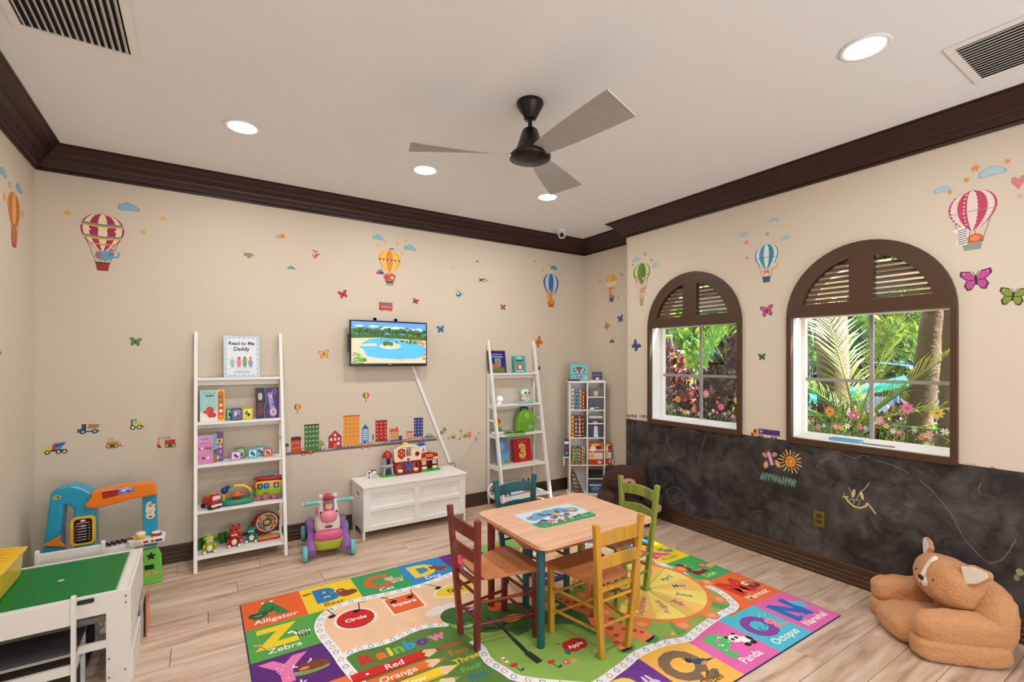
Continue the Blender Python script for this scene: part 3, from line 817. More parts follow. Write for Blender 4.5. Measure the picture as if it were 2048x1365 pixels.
# books in the tower's left column: spines out
def spinebook(x, z, t, h, col, band, label, group, txt=None, tilt=0, dep=.12):
    loc = Vector((3.565, 4.255, z))+ux*x+uy*.008
    r_ = root('book', label, 'book', loc, atan2(-.545, .838), group)
    Mx = rot(0, tilt, 0)
    m = mat('cover_%d_%d_%d' % tuple(int(v) for v in col), col, .4)
    c = MB().bb(0, t, 0, .003, 0, h); c.bb(0, .002, 0, dep, 0, h); c.bb(t-.002, t, 0, dep, 0, h)
    c.v = [tuple(Mx @ Vector(p)) for p in c.v]; c.o('cover', m, r_)
    p = MB().bb(.002, t-.002, .003, dep-.004, .003, h-.003); p.v = [tuple(Mx @ Vector(q)) for q in p.v]; p.o('pages', mat('paper', (226, 220, 206)), r_)
    A = Art(.0002)
    A.rect(.001, h*.82, t-.001, h*.86, band); A.rect(.001, h*.08, t-.001, h*.12, band)
    for i in range(3): A.rect(t*.25, h*(.22+.18*i), t*.75, h*(.33+.18*i), band)
    A.o('spine_print', PGLOSS, r_, Mx @ frame((0, -.0004, 0), (1, 0, 0), (0, 0, 1)))
    return r_
G1 = 'novels standing in the book tower'
x = .014
for t, h, c_, b_, lb in ((.037, .245, (214, 208, 200), (60, 56, 54), 'pale grey novel, first on the tower\'s top shelf'), (.046, .240, (70, 150, 178), (20, 24, 30), 'thick light blue novel on the tower\'s top shelf'),
                         (.030, .235, (214, 160, 92), (120, 50, 30), 'tan novel on the tower\'s top shelf'), (.030, .235, (128, 26, 24), (220, 170, 90), 'dark red novel, last on the tower\'s top shelf')):
    spinebook(x, .985, t, h, c_, b_, lb, G1); x += t+.004
x = .014
for t, h, c_, b_, lb in ((.034, .250, (224, 166, 40), (150, 50, 30), 'golden yellow novel on the tower\'s second shelf'), (.040, .248, (48, 50, 66), (200, 200, 205), 'charcoal novel with silver lettering on the tower\'s second shelf'),
                         (.034, .240, (204, 52, 30), (240, 210, 160), 'orange-red novel on the tower\'s second shelf'), (.033, .248, (30, 34, 44), (200, 130, 60), 'near-black novel, last on the tower\'s second shelf')):
    spinebook(x, .665, t, h, c_, b_, lb, G1); x += t+.004
x = .012; tl = [0.10, .09, .08, .07, .05, .03, .02, 0, 0]
for i, (c_, b_, nm) in enumerate((((206, 190, 96), (60, 60, 40), 'pale yellow'), ((150, 160, 66), (240, 240, 230), 'olive'), ((60, 110, 62), (240, 230, 160), 'mid green'), ((214, 200, 150), (90, 60, 40), 'cream'),
                                  ((46, 90, 52), (240, 240, 230), 'bottle green'), ((190, 120, 60), (250, 240, 220), 'rust'), ((30, 80, 50), (240, 230, 160), 'deep green'), ((230, 220, 200), (80, 60, 50), 'off-white'), ((222, 180, 70), (120, 60, 30), 'honey'))):
    spinebook(x, .35, .0135, .185+.012*((i*5) % 3), c_, b_, 'thin %s children\'s book on the tower\'s third shelf' % nm, 'thin picture books in the book tower', tilt=tl[i], dep=.11); x += .0185
x = .062
for i, (c_, b_, nm) in enumerate((((170, 60, 50), (240, 220, 200), 'brick red'), ((120, 84, 60), (240, 220, 200), 'brown'), ((70, 60, 80), (220, 210, 190), 'plum'), ((150, 130, 70), (60, 50, 40), 'khaki'), ((60, 70, 60), (200, 200, 190), 'grey green'))):
    spinebook(x, .026, .014, .25, c_, b_, 'leaning %s book on the tower\'s bottom shelf' % nm, 'thin picture books in the book tower', tilt=-.20-.05*i, dep=.11) ; x += .021
# right column: face-out books behind the bars
def faceout(z, h, w, col, draw, label, x=.299, t=.02, d=.006):
    loc = Vector((3.565, 4.255, z))+ux*x+uy*d
    return book_('book', label, 'face-out books in the book tower', loc, atan2(-.545, .838), w, h, t, col, draw)
def d_port(A, w, h):
    A.rect(-w/2, 0, w/2, h, (44, 38, 34)); A.rect(-w/2, h*.6, w/2, h, (86, 78, 50), 1); A.poly([(-w*.38, 0), (w*.4, 0), (w*.3, h*.5), (0, h*.6), (-w*.28, h*.5)], (26, 24, 34), 2)
    A.ell(0, h*.74, w*.15, h*.11, (206, 160, 132), 3); A.ell(0, h*.82, w*.155, h*.055, (210, 206, 200), 4); A.ell(w*.1, h*.10, w*.14, h*.035, (206, 160, 132), 3); A.rect(-w*.45, h*.02, -w*.1, h*.10, (230, 230, 228), 4)
def d_port2(A, w, h):
    A.rect(-w/2, 0, w/2, h, (30, 32, 36)); A.rect(-w/2, h*.88, w/2, h, (200, 196, 190), 1); A.poly([(-w*.45, 0), (w*.45, 0), (w*.36, h*.52), (-w*.36, h*.52)], (38, 44, 80), 1)
    A.poly([(-w*.16, h*.08), (w*.16, h*.08), (w*.12, h*.52), (-w*.12, h*.52)], (214, 226, 236), 2); A.ell(-w*.05, h*.70, w*.17, h*.12, (214, 168, 148), 3); A.ell(-w*.05, h*.79, w*.17, h*.06, (70, 50, 40), 4); A.rect(-w*.15, h*.02, w*.2, h*.08, (232, 230, 226), 4)
def d_orange(A, w, h):
    A.rect(-w/2, 0, w/2, h, (214, 74, 40)); A.rect(-w/2, h*.25, w/2, h*.55, (236, 226, 210), 1); A.ell(-w*.2, h*.72, w*.2, h*.15, (240, 226, 206), 1); A.ell(w*.2, h*.78, w*.16, h*.1, (90, 40, 30), 2); A.ell(-w*.3, h*.4, w*.16, h*.12, (236, 186, 60), 2)
    A.ell(0, h*.9, w*.3, h*.05, (240, 190, 70), 2); A.ell(w*.25, h*.12, w*.15, h*.08, (240, 200, 180), 2)
def d_blue(A, w, h):
    A.rect(-w/2, 0, w/2, h, (66, 90, 130)); A.rect(-w/2, h*.5, w/2, h*.6, (220, 226, 236), 1); A.ell(0, h*.3, w*.3, h*.15, (120, 150, 190), 1); A.rect(-w*.4, h*.75, w*.4, h*.92, (90, 70, 60), 1)
def d_photo(A, w, h):
    A.rect(-w/2, 0, w/2, h, (70, 66, 50)); A.ell(0, h*.3, w*.4, h*.2, (110, 120, 70), 1); A.rect(-w/2, h*.8, w/2, h, (44, 50, 40), 1)
faceout(.985, .245, .155, (40, 36, 34), d_port, 'dark-covered book of a seated man, face out at the tower top right')
faceout(.665, .250, .155, (30, 32, 36), d_port2, 'black-covered book of a man in a navy suit, face out in the tower')
faceout(.35, .255, .165, (200, 70, 40), d_orange, 'orange and cream picture book, face out in the tower')
faceout(.022, .17, .15, (66, 90, 130), d_blue, 'blue and white book lowest in the tower\'s right column')
faceout(.022, .26, .155, (60, 60, 50), d_photo, 'dark photograph-covered book behind the blue one, low in the tower', d=.04)
# books racked on the sides of the tower
for k, (z, col, lb) in enumerate(((.36, (196, 60, 40), 'red-edged picture book racked on the right side of the tower'),)):
    loc = Vector((3.565, 4.255, z))+ux*(TW+.045)+uy*.02
    book_('book', lb, None, loc, atan2(-.545, .838), .07, .24, .03, col, d_orange)
loc = Vector((3.565, 4.255, .36))+ux*(TW+.05)+uy*.065
book_('book', 'dark book behind the red-edged one on the right side of the tower', None, loc, atan2(-.545, .838), .08, .235, .03, (30, 30, 36), lambda A, w, h: (A.rect(-w/2, 0, w/2, h, (36, 36, 44)), A.rect(-w*.3, h*.3, w*.3, h*.6, (216, 200, 190), 1)))
loc = Vector((3.565, 4.255, .44))-ux*.036+uy*.03
book_('book', 'navy, white and red book racked on the left side of the tower', None, loc, atan2(-.545, .838), .05, .20, .03, (40, 50, 90), lambda A, w, h: (A.rect(-w/2, 0, w/2, h, (44, 60, 100)), A.rect(-w/2, h*.72, w/2, h*.88, (230, 228, 230), 1), A.rect(-w/2, h*.42, w/2, h*.58, (150, 40, 50), 1), A.ell(0, h*.2, w*.3, h*.08, (120, 160, 200), 1)))
rk = MB()
for xx in (-.066, TW+.095):
    rk.bb(xx-.004, xx+.004, -.0, .1, .335, .42 if xx > 0 else .44)
rk.bb(-.07, -.008, 0, .1, .43, .438); rk.bb(TW+.008, TW+.10, 0, .1, .345, .353)
rk.o('side_rack', WHITE, tw)
# on top of the tower
def d_bus(A, w, h):
    A.rect(-w/2, 0, w/2, h, (96, 190, 204)); A.ell(0, h*.66, w*.34, h*.17, (60, 54, 60), 1)
    for i, x in enumerate((-.2, 0, .2)): A.ell(x*w, h*.68, w*.075, h*.075, ((214, 170, 140), (150, 100, 70), (236, 196, 170))[i], 2)
    A.ell(-w*.1, h*.56, w*.06, h*.05, (230, 230, 230), 2); A.ell(w*.12, h*.56, w*.06, h*.05, (230, 230, 230), 2)
    A.text('BUS', 0, h*.16, (206, 44, 90), h=h*.16, l=2, bold=.03); A.rect(-w*.4, h*.4, w*.4, h*.43, (40, 120, 150), 1); A.ell(w*.36, h*.2, w*.09, h*.1, (240, 190, 60), 2); A.ell(-w*.34, h*.1, w*.08, h*.06, (230, 110, 140), 2)
TR = atan2(-.545, .838)
book_('book', 'turquoise book marked BUS propped up on top of the book tower', None, Vector((3.565, 4.255, TH))+ux*.115+uy*.05, TR, .205, .195, .022, (80, 170, 190), d_bus, lean=-.12)
book_('book', 'small navy book on the right of the book tower\'s top', None, Vector((3.565, 4.255, TH))+ux*.325+uy*.05, TR, .115, .105, .018, (36, 44, 110), lambda A, w, h: (A.rect(-w/2, 0, w/2, h, (38, 44, 110)), A.ell(0, h*.25, w*.18, h*.17, (226, 200, 150), 1), A.text('good night', 0, h*.62, (200, 196, 160), w=w*.8, l=1)), lean=-.1)
fb = root('book', 'dark book lying flat at the left edge of the book tower\'s top', 'book', Vector((3.565, 4.255, TH))+ux*.03+uy*.008, TR)
MB().bb(-.05, .09, -.01, .04, 0, .003).bb(-.05, .09, -.01, .04, .017, .02).bb(-.05, .09, -.01, -.008, 0, .02).o('cover', mat('cover_50_60_70', (50, 60, 70), .4), fb)
MB().bb(-.047, .087, -.008, .038, .003, .017).o('pages', mat('paper', (226, 220, 206)), fb)
fb = root('book', 'cream book lying flat under nothing at the right edge of the tower top', 'book', Vector((3.565, 4.255, TH))+ux*.31+uy*.0, TR)
fb['label'] = 'cream book lying flat at the front right edge of the tower top'
MB().bb(-.09, .09, -.01, .045, 0, .0025).bb(-.09, .09, -.01, .045, .0105, .013).o('cover', mat('cover_220_210_190', (220, 210, 190), .4), fb)
MB().bb(-.087, .087, -.008, .043, .0025, .0105).o('pages', mat('paper', (226, 220, 206)), fb)
# ================================================================== the rug
RX0, RX1, RY0, RY1 = .212, 3.257, 1.350, 3.470
CW, RH = (RX1-RX0)/9, (RY1-RY0)/6
rug = root('alphabet_rug', 'large colourful alphabet rug with animals, shapes and fruit under the play table', 'rug', (RX0, RY0, 0))
rb = MB()
nx, ny = 60, 40
MB().prism(rrect(-.006, RX1-RX0+.006, -.006, RY1-RY0+.006, .012, 3), .0035, T(0, 0, .0003)).o('bound_edge', mat('navy_binding', (30, 44, 110), .9), rug, bev=.001, label='navy blue bound edge')
A = Art(.00018)
lay = lambda px, py: (fl(px, py).x-RX0, fl(px, py).y-RY0)
PEACH = (240, 200, 164); GR1 = (88, 128, 58); GR2 = (142, 182, 84); GR3 = (120, 176, 96)
A.rect(0, 0, RX1-RX0, RY1-RY0, PEACH, 0)
# ground colours inside the track
A.poly([lay(*p) for p in ((690, 1320), (760, 1280), (905, 1250), (1000, 1215), (1200, 1190), (1300, 1150))]+[(2.45, 1.35), (2.7, 1.2), (2.8, .8), (2.75, .5), (2.3, .35), (1.2, .2), (.4, .2), (.3, .5)], GR2, 1)
A.poly([(1.25, .9), (1.5, 1.02), (1.9, 1.0), (2.3, .95), (2.6, 1.0), (2.68, .7), (2.3, .5), (1.8, .45), (1.4, .62)], (132, 186, 104), 2)
A.poly([lay(*p) for p in ((685, 1320), (716, 1301), (753, 1293), (787, 1282), (821, 1265), (850, 1255), (900, 1251), (945, 1250), (958, 1290), (968, 1315), (1005, 1345))]+[(1.02, .35), (.38, .25), (.3, .6)], GR1, 3)
T2 = {}
def tile(i, j, col, letter, lc, name, nc=(245, 244, 240), art=None, dots=None, ls=1):
    x, y = i*CW, j*RH
    A.rect(x, y, x+CW, y+RH, col, 5)
    if 0 < i < 8: A.rect(x, y-(.6*RH if j == 5 else 0), x+CW, y+RH+(.6*RH if j == 0 else 0), col, 3)
    elif 0 < j < 5: A.rect(x-(.7*CW if i == 8 else 0), y, x+CW+(.6*CW if i == 0 else 0), y+RH, col, 4)
    if letter:
        A.text(letter, x+CW*.43, y+RH*.32, lc, h=RH*.52*ls, l=6, bold=.055)
        # slab feet that make the letters look carved
        if letter in 'AKLMNPRDBFHI':
            A.rect(x+CW*.22, y+RH*.31, x+CW*.40, y+RH*.36, lc, 6.5)
            if letter in 'AKMNRH': A.rect(x+CW*.48, y+RH*.31, x+CW*.66, y+RH*.36, lc, 6.5)
        if dots:
            R_ = random.Random(ord(letter))
            for k in range(9): A.ell(x+CW*(.3+.28*R_.random()), y+RH*(.38+.36*R_.random()), .006, .006, dots, 7, n=8)
    if name: A.text(name, x+CW*.5, y+RH*.12, nc, h=RH*.14, l=7, bold=.012)
    if art: art(x+CW*.76, y+RH*.52)
def animal(c1, c2, ears=1, s=1, stripes=None, tail=True):
    def f(x, y):
        A.ell(x+.012, y-.028*s, .046*s, .030*s, c1, 8); A.ell(x-.028*s, y+.012*s, .030*s, .027*s, c1, 8, n=16)
        for sg in (-1, 1):
            if ears: A.ell(x-.028*s+sg*.022*s, y+.036*s, .010*s, .012*s, c1, 8, n=10); 
            A.ell(x+.012+sg*.028*s, y-.055*s, .010*s, .010*s, c2, 9, n=10)
            A.ell(x-.028*s+sg*.010*s, y+.016*s, .0035*s, .004*s, (20, 18, 18), 10, n=8)
        A.ell(x-.028*s, y+.002*s, .015*s, .010*s, c2, 9, n=12); A.ell(x-.028*s, y+.006*s, .004*s, .003*s, (30, 20, 20), 10, n=8)
        if tail: A.line([(x+.05*s, y-.02*s), (x+.068*s, y+.0), (x+.06*s, y+.018*s)], .006, c1, 8)
        if stripes:
            for k in range(5): A.line([(x-.02+k*.014, y-.006), (x-.014+k*.014, y-.05)], .004, stripes, 9)
    return f
WT = (245, 244, 240)
tile(0, 5, (232, 100, 42), 'A', (52, 130, 66), 'Alligator', WT, lambda x, y: (A.blobs([(x-.20, y-.03, .03), (x-.175, y-.045, .034), (x-.15, y-.03, .026)], (36, 84, 50), 8), A.ell(x-.178, y-.04, .026, .010, (120, 150, 100), 9), A.line([(x-.15, y-.0), (x-.11, y+.0), (x-.08, y+.02)], .012, (36, 84, 50), 8),
     [A.ell(x-.12+d, y+.115, .010, .011, WT, 8, n=10) for d in (-.02, .03)]), (30, 90, 50))
tile(1, 5, (242, 208, 40), 'B', (34, 126, 190), 'Bear', (110, 84, 40), lambda x, y: (A.blobs([(x-.02, y+.02, .03), (x, y-.03, .045), (x+.04, y-.03, .035)], (132, 66, 30), 8), A.ell(x-.022, y+.02, .014, .011, (206, 150, 110), 9), A.blobs([(x-.235, y+.08, .014), (x-.22, y+.08, .015), (x-.2, y+.085, .010)], (190, 80, 40), 8)), (20, 60, 90))
tile(2, 5, (52, 160, 92), 'C', (222, 96, 48), 'Cat', WT, animal((214, 190, 170), (240, 230, 220), stripes=(60, 50, 50)), (200, 80, 40))
tile(3, 5, (44, 138, 206), 'D', (244, 208, 60), 'Dog', WT, animal((140, 60, 34), (190, 110, 70)), (200, 160, 40))
tile(4, 5, (104, 44, 130), 'E', (226, 84, 90), 'Elephant', WT, animal((150, 160, 190), (200, 205, 220)))
tile(5, 5, (120, 190, 90), 'F', (230, 80, 50), 'Fox', WT, animal((224, 110, 50), (244, 230, 220)))
tile(6, 5, (236, 120, 160), 'G', (60, 140, 190), 'Goat', WT, animal((220, 210, 200), (160, 140, 120)))
tile(7, 5, (240, 150, 50), 'H', (120, 60, 140), 'Horse', WT, animal((150, 90, 50), (90, 50, 30)))
tile(8, 5, (90, 60, 160), 'I', (240, 200, 60), 'Iguana', WT, animal((110, 170, 80), (160, 200, 110)))
tile(8, 4, (44, 138, 206), 'J', (240, 120, 50), 'Jaguar', WT, animal((226, 170, 60), (240, 220, 160)))
tile(8, 3, (244, 216, 30), 'K', (226, 80, 150), 'Koala', (150, 140, 60), animal((140, 140, 146), (200, 200, 206)))
tile(8, 2, (64, 172, 96), 'L', (134, 36, 40), 'Lion', (230, 230, 120), lambda x, y: (A.ell(x+.0, y+.01, .036, .034, (190, 84, 40), 8), A.ell(x, y+.01, .024, .022, (240, 150, 90), 9), A.blobs([(x+.03, y-.03, .026), (x+.055, y-.03, .026), (x+.07, y-.01, .015)], (236, 170, 110), 8),
     [A.ell(x+d, y+.015, .003, .004, (20, 20, 20), 10, n=6) for d in (-.009, .009)]), (240, 230, 220))
tile(8, 1, (240, 110, 52), 'M', (206, 60, 40), 'Marmot', WT, lambda x, y: (A.ell(x+.02, y-.035, .05, .03, (96, 60, 60), 8), A.ell(x-.012, y+.014, .030, .027, (238, 232, 230), 9), A.ell(x-.004, y+.014, .012, .009, (60, 120, 130), 10), A.ell(x+.02, y-.01, .02, .03, (190, 100, 60), 9)), (180, 50, 30))
tile(8, 0, (226, 104, 172), 'N', (30, 110, 200), 'Narwhal', WT, lambda x, y: (A.blobs([(x, y+.03, .03), (x+.02, y+.01, .03), (x+.035, y+.02, .02)], (90, 190, 214), 8), A.poly([(x+.01, y), (x+.04, y-.06), (x+.06, y-.09), (x+.035, y-.03)], (90, 190, 214), 8), A.line([(x-.02, y+.05), (x-.01, y+.08)], .005, (240, 240, 250), 8)))
tile(7, 0, (76, 190, 214), 'O', (136, 66, 160), 'Octopus', WT, lambda x, y: (A.ell(x-.01, y+.01, .036, .030, (238, 140, 160), 8), [A.line([(x-.01, y-.01), (x-.04+k*.022, y-.045), (x-.03+k*.028, y-.06)], .011, (238, 140, 160), 8) for k in range(5)], [A.ell(x-.02+d, y+.01, .004, .005, (40, 20, 30), 9, n=8) for d in (0, .02)],
     [A.ell(x-.02+.03*k, y+.07+.012*(k % 2), .005, .005, WT, 8, n=8) for k in range(3)]), (90, 40, 120))
tile(6, 0, (228, 106, 176), 'P', (84, 190, 110), 'Panda', WT, lambda x, y: (A.ell(x-.01, y+.02, .040, .034, WT, 8), A.ell(x+.03, y-.02, .034, .034, WT, 8), [A.ell(x-.012+d, y+.022, .011, .012, (28, 26, 32), 9, n=12) for d in (-.016, .016)], [A.ell(x-.01+d, y+.052, .012, .011, (28, 26, 32), 7, n=12) for d in (-.032, .032)],
     A.ell(x+.045, y-.055, .022, .016, (28, 26, 32), 9), A.ell(x-.0, y-.05, .022, .016, (28, 26, 32), 9), A.ell(x+.062, y-.02, .014, .024, (28, 26, 32), 9)), (200, 240, 200))
tile(5, 0, (244, 186, 84), 'Q', (128, 106, 84), 'Quail', (100, 80, 50), lambda x, y: (A.ell(x-.01, y+.0, .045, .022, (58, 74, 110), 8, a=-.3), A.ell(x-.055, y+.035, .020, .018, (44, 50, 70), 8), A.poly([(x+.02, y-.0), (x+.085, y-.02), (x+.02, y-.022)], (58, 74, 110), 8), A.ell(x, y-.02, .025, .012, (214, 150, 100), 9), A.line([(x-.05, y+.05), (x-.075, y+.06)], .006, (20, 20, 26), 8)), None, 1.15)
tile(4, 0, (112, 56, 150), 'R', (244, 214, 80), 'Rabbit', WT, lambda x, y: (A.ell(x-.0, y+.01, .034, .030, (200, 196, 214), 8), A.ell(x+.02, y-.03, .04, .03, (200, 196, 214), 8), [A.ell(x-.01+d, y+.055, .009, .028, (214, 200, 214), 8, a=d*8) for d in (-.012, .016)]), None, 1.1)
for i, (c_, l_, lc, nm) in enumerate((((240, 110, 52), 'V', (60, 60, 140), 'Viper'), ((90, 180, 90), 'U', (230, 90, 150), 'Unicorn'), ((44, 138, 206), 'T', (244, 208, 60), 'Tiger'), ((230, 70, 60), 'S', (90, 190, 120), 'Sheep'))): tile(i, 0, c_, l_, lc, nm, WT, animal((214, 190, 170), (240, 230, 220)))
tile(0, 1, (236, 120, 60), 'W', (60, 130, 190), 'Whale', WT, animal((70, 130, 180), (200, 220, 230)))
tile(0, 2, (240, 112, 52), 'X', (60, 150, 90), 'X-ray fish', WT, animal((90, 160, 190), (230, 230, 230)))
tile(0, 3, (92, 40, 120), 'Y', (232, 124, 180), 'Yak', WT, lambda x, y: (A.ell(x+.0, y-.045, .085, .024, (130, 160, 80), 8), A.blobs([(x-.03, y, .034), (x+.005, y-.008, .036), (x+.04, y-.01, .036), (x+.065, y-.015, .024)], (122, 66, 42), 9), A.ell(x-.032, y-.012, .024, .012, (226, 140, 110), 10),
     A.line([(x-.06, y+.015), (x-.078, y+.03), (x-.072, y+.045)], .009, WT, 10), A.line([(x-.01, y+.03), (x+.008, y+.04), (x+.008, y+.058)], .009, WT, 10), [A.ell(x-.034+d, y+.004, .004, .005, (20, 18, 18), 11, n=8) for d in (-.012, .012)]), (240, 190, 220), 1.1)
tile(0, 4, (84, 164, 74), 'Z', (242, 208, 40), 'Zebra', WT, lambda x, y: (A.ell(x+.02, y-.012, .040, .020, WT, 8), A.poly([(x-.005, y-.01), (x-.03, y+.04), (x-.06, y+.02), (x-.05, y+.01), (x-.03, y+.015), (x-.02, y-.02)], WT, 8), [A.line([(x-.01+k*.013, y+.008), (x-.004+k*.013, y-.03)], .005, (30, 30, 34), 9) for k in range(5)],
     [A.line([(x-.035+k*.010, y+.035-k*.006), (x-.025+k*.010, y+.022-k*.006)], .004, (30, 30, 34), 9) for k in range(3)], [A.line([(x-.008+k*.018, y-.02), (x-.008+k*.018, y-.06)], .006, (60, 60, 64), 8) for k in range(4)], A.ell(x-.22, y-.02, .010, .013, (230, 150, 120), 8), A.ell(x-.20, y-.03, .010, .013, (230, 150, 120), 8), A.line([(x-.2, y-.04), (x-.18, y-.08)], .004, (60, 100, 50), 8)), None, 1.1)
# peach/green inner field drawn over the inner corners of the tiles, bounded by the white track
C2 = lambda x, y: (460+x/4.096, 1080+y/4.096); C7 = lambda x, y: (1160+x/3.793, 1060+y/3.793); C3 = lambda x, y: (680+x/4.096, 1230+y/4.096); CC = lambda x, y: (860+x/3.138, 930+y/3.138)
out_l = [C2(*p) for p in ((895, 1060), (850, 980), (790, 900), (730, 830), (690, 760), (690, 700), (715, 650), (760, 600), (830, 560), (960, 510), (1100, 475), (1300, 435), (1512, 385), (1650, 340), (1838, 262))]
out_l = [lay(*p) for p in out_l]; out_l = [(.50, .38), (.46, .62)]+[p for p in out_l]
top = out_l+[(1.45, 1.83), (1.8, 1.74), (2.2, 1.84), (2.55, 1.72), (2.62, 1.5), (2.68, 1.3)]
right = [lay(*C7(*p)) for p in ((640, 262), (800, 330), (850, 372), (990, 430), (1100, 480), (1170, 540), (1215, 585), (1190, 625), (1130, 650), (1060, 690), (990, 740), (900, 810), (850, 860), (750, 875), (640, 895), (460, 970), (380, 1050), (270, 1130), (240, 1157))]
loop = top+right+[(1.15, .30), (.8, .34)]
def smooth(p, closed=True, it=2):
    for _ in range(it):
        q = []
        n = len(p)
        for i in range(n if closed else n-1):
            a, b = p[i], p[(i+1) % n]
            q += [(a[0]*.75+b[0]*.25, a[1]*.75+b[1]*.25), (a[0]*.25+b[0]*.75, a[1]*.25+b[1]*.75)]
        p = q if closed else [p[0]]+q+[p[-1]]
    return p
loop = smooth(loop)
def offset(p, d):
    n = len(p); q = []
    for i in range(n):
        a, b = p[i-1], p[(i+1) % n]; dx, dy = b[0]-a[0], b[1]-a[1]; l = hypot(dx, dy) or 1
        q.append((p[i][0]+dy/l*d, p[i][1]-dx/l*d))
    return q
A.poly(loop, (240, 240, 240), 12)
inner = offset(loop, .052)
A.poly(inner, PEACH, 13)
# greens inside
gB = [lay(*C3(*p)) for p in ((1175, 300), (1190, 360), (1240, 420), (1330, 480), (1420, 553))]
gl = [lay(*p) for p in (C2(910, 985), C2(950, 950), C2(1050, 905), C2(1200, 875), C2(1340, 830), C2(1480, 760), C2(1600, 720), C2(1790, 705), C2(1850, 720))]
green_light = [lay(*p) for p in (CC(120, 1100), CC(200, 860), CC(330, 850), CC(450, 800), CC(560, 830), CC(760, 800), CC(900, 790), CC(1000, 860), CC(1180, 830))]+[(2.10, 1.3), (2.4, 1.45), (2.60, 1.3), (2.62, 1.1)]
def clip_to_inner(poly):                                   # pull stray points back inside the track
    return poly
inn = [p for p in inner]
# lower part of the inner field: follow the inner boundary on the right and bottom
def seg(p, q):                                              # boundary points between nearest to p and nearest to q (in order)
    i = min(range(len(inn)), key=lambda k: (inn[k][0]-p[0])**2+(inn[k][1]-p[1])**2)
    j = min(range(len(inn)), key=lambda k: (inn[k][0]-q[0])**2+(inn[k][1]-q[1])**2)
    out = []; k = i
    while k != j: out.append(inn[k]); k = (k+1) % len(inn)
    out.append(inn[j]); return out
pr_, pl_ = (2.64, 1.25), (1.25, .42)
b_ = seg((2.64, 1.22), (.50, .62))
A.poly(b_+[gl[0], gl[1], gl[2], gl[3], gl[4], gl[5], gl[6], gl[7], lay(*CC(330, 855)), lay(*CC(500, 830)), lay(*CC(700, 800)), lay(*CC(900, 795)), (1.95, 1.22), (2.2, 1.35)], GR2, 14)
A.poly([lay(*p) for p in (CC(400, 1020), CC(560, 900), CC(760, 850), CC(960, 900), CC(1040, 1000), CC(1080, 1100), CC(900, 1010), CC(700, 1010), CC(560, 1080))], (66, 120, 62), 15)
gpoly = gl[:8]+[lay(*CC(280, 1110)), lay(*C3(1090, 225)), lay(*C3(1160, 290)), lay(*C3(1180, 350)), lay(*C3(1230, 410)), lay(*C3(1330, 460)), lay(*C3(1440, 553)), (1.22, .37)]+seg((1.18, .37), (.505, .62))
A.poly(gpoly, GR1, 16)
A.line(smooth([lay(*C3(*p)) for p in ((1090, 222), (1165, 290), (1185, 350), (1235, 410), (1340, 465), (1450, 550))]+[(1.36, .33)], False), .05, (240, 240, 240), 17)
A.line(smooth([gl[0]]+gl[1:8], False), .042, (240, 240, 240), 17)
A.line(offset(loop, .026)+[offset(loop, .026)[0]], .052, (240, 240, 240), 16.7)
# droplets on the track
def drops(path, w):
    acc = 0; k = 0; n = len(path)
    for i in range(1, n):
        a, b = path[i-1], path[i]; d = hypot(b[0]-a[0], b[1]-a[1]); acc += d
        if acc > .052:
            acc = 0; k += 1; t = atan2(b[1]-a[1], b[0]-a[0]); A.ring(b[0], b[1], .013, .015, .004, (54, 120, 186) if k % 2 else (206, 110, 130), 18, 10)
            A.line([(b[0], b[1]+.014), (b[0]+.004, b[1]+.023)], .004, (54, 120, 186) if k % 2 else (206, 110, 130), 18)
drops(offset(loop, .026)+[offset(loop, .026)[0]], .05); drops(smooth([lay(*C3(*p)) for p in ((1165, 290), (1185, 350), (1235, 410), (1340, 465), (1450, 550))]+[(1.36, .33)], False, 3), .05); drops(smooth(gl[:8], False, 3), .05)
# shapes on the peach field
q = lay(*C2(1030, 655)); A.ell(q[0], q[1], .122, .122, (246, 236, 226), 15, n=40); A.ell(q[0], q[1], .108, .108, (206, 34, 32), 16, n=40); A.text('Circle', q[0], q[1]-.02, WT, w=.125, l=17, bold=.03)
sx0, sx1, sy0, sy1 = .765, .985, 1.465, 1.69
A.rect(sx0, sy0, sx1, sy1, (246, 236, 226), 15); A.rect(sx0+.012, sy0+.012, sx1-.012, sy1-.012, (232, 100, 50), 16); A.text('Square', (sx0+sx1)/2, sy0+.10, WT, w=.155, l=17, bold=.03)
q = lay(*C2(1815, 430)); ox = 1.225; oy = 1.56; A.ell(ox, oy, .155, .085, (246, 236, 226), 15); A.ell(ox, oy, .142, .073, (238, 208, 50), 16); A.text('Oval', ox, oy-.015, (30, 26, 24), w=.11, l=17, bold=.03)
A.poly([(1.72, 1.30), (2.0, 1.30), (1.94, 1.44), (1.78, 1.44)], (96, 60, 160), 16); A.text('Trapezoid', 1.86, 1.35, WT, w=.15, l=17, bold=.02)
A.poly([(1.50, 1.62), (1.66, 1.62), (1.58, 1.76)], (60, 160, 90), 16); A.star(2.2, 1.6, .09, (236, 150, 60), 16)
def note(px, py, sx, sy):
    q = lay(px, py); A.ell(q[0], q[1], .024, .017, (18, 18, 20), 18, a=.4); A.line([(q[0]+.02, q[1]), (q[0]+.02+sx, q[1]+.10), (q[0]+.06+sx, q[1]+.08)], .006, (18, 18, 20), 18)
for p, sx in ((C2(1035, 595), .02), (C2(1340, 520), -.07), (C2(1475, 478), .02), (C2(1705, 405), -.07), (C2(835, 640), -.03), (C2(1850, 350), .02)): note(*p, sx, 0)
def cloudr(px, py, k): q = lay(px, py); A.blobs([(q[0]-.05*k, q[1]-.01, .032*k), (q[0], q[1], .042*k), (q[0]+.055*k, q[1]+.005, .034*k), (q[0]+.10*k, q[1], .02*k)], (232, 226, 222), 15)
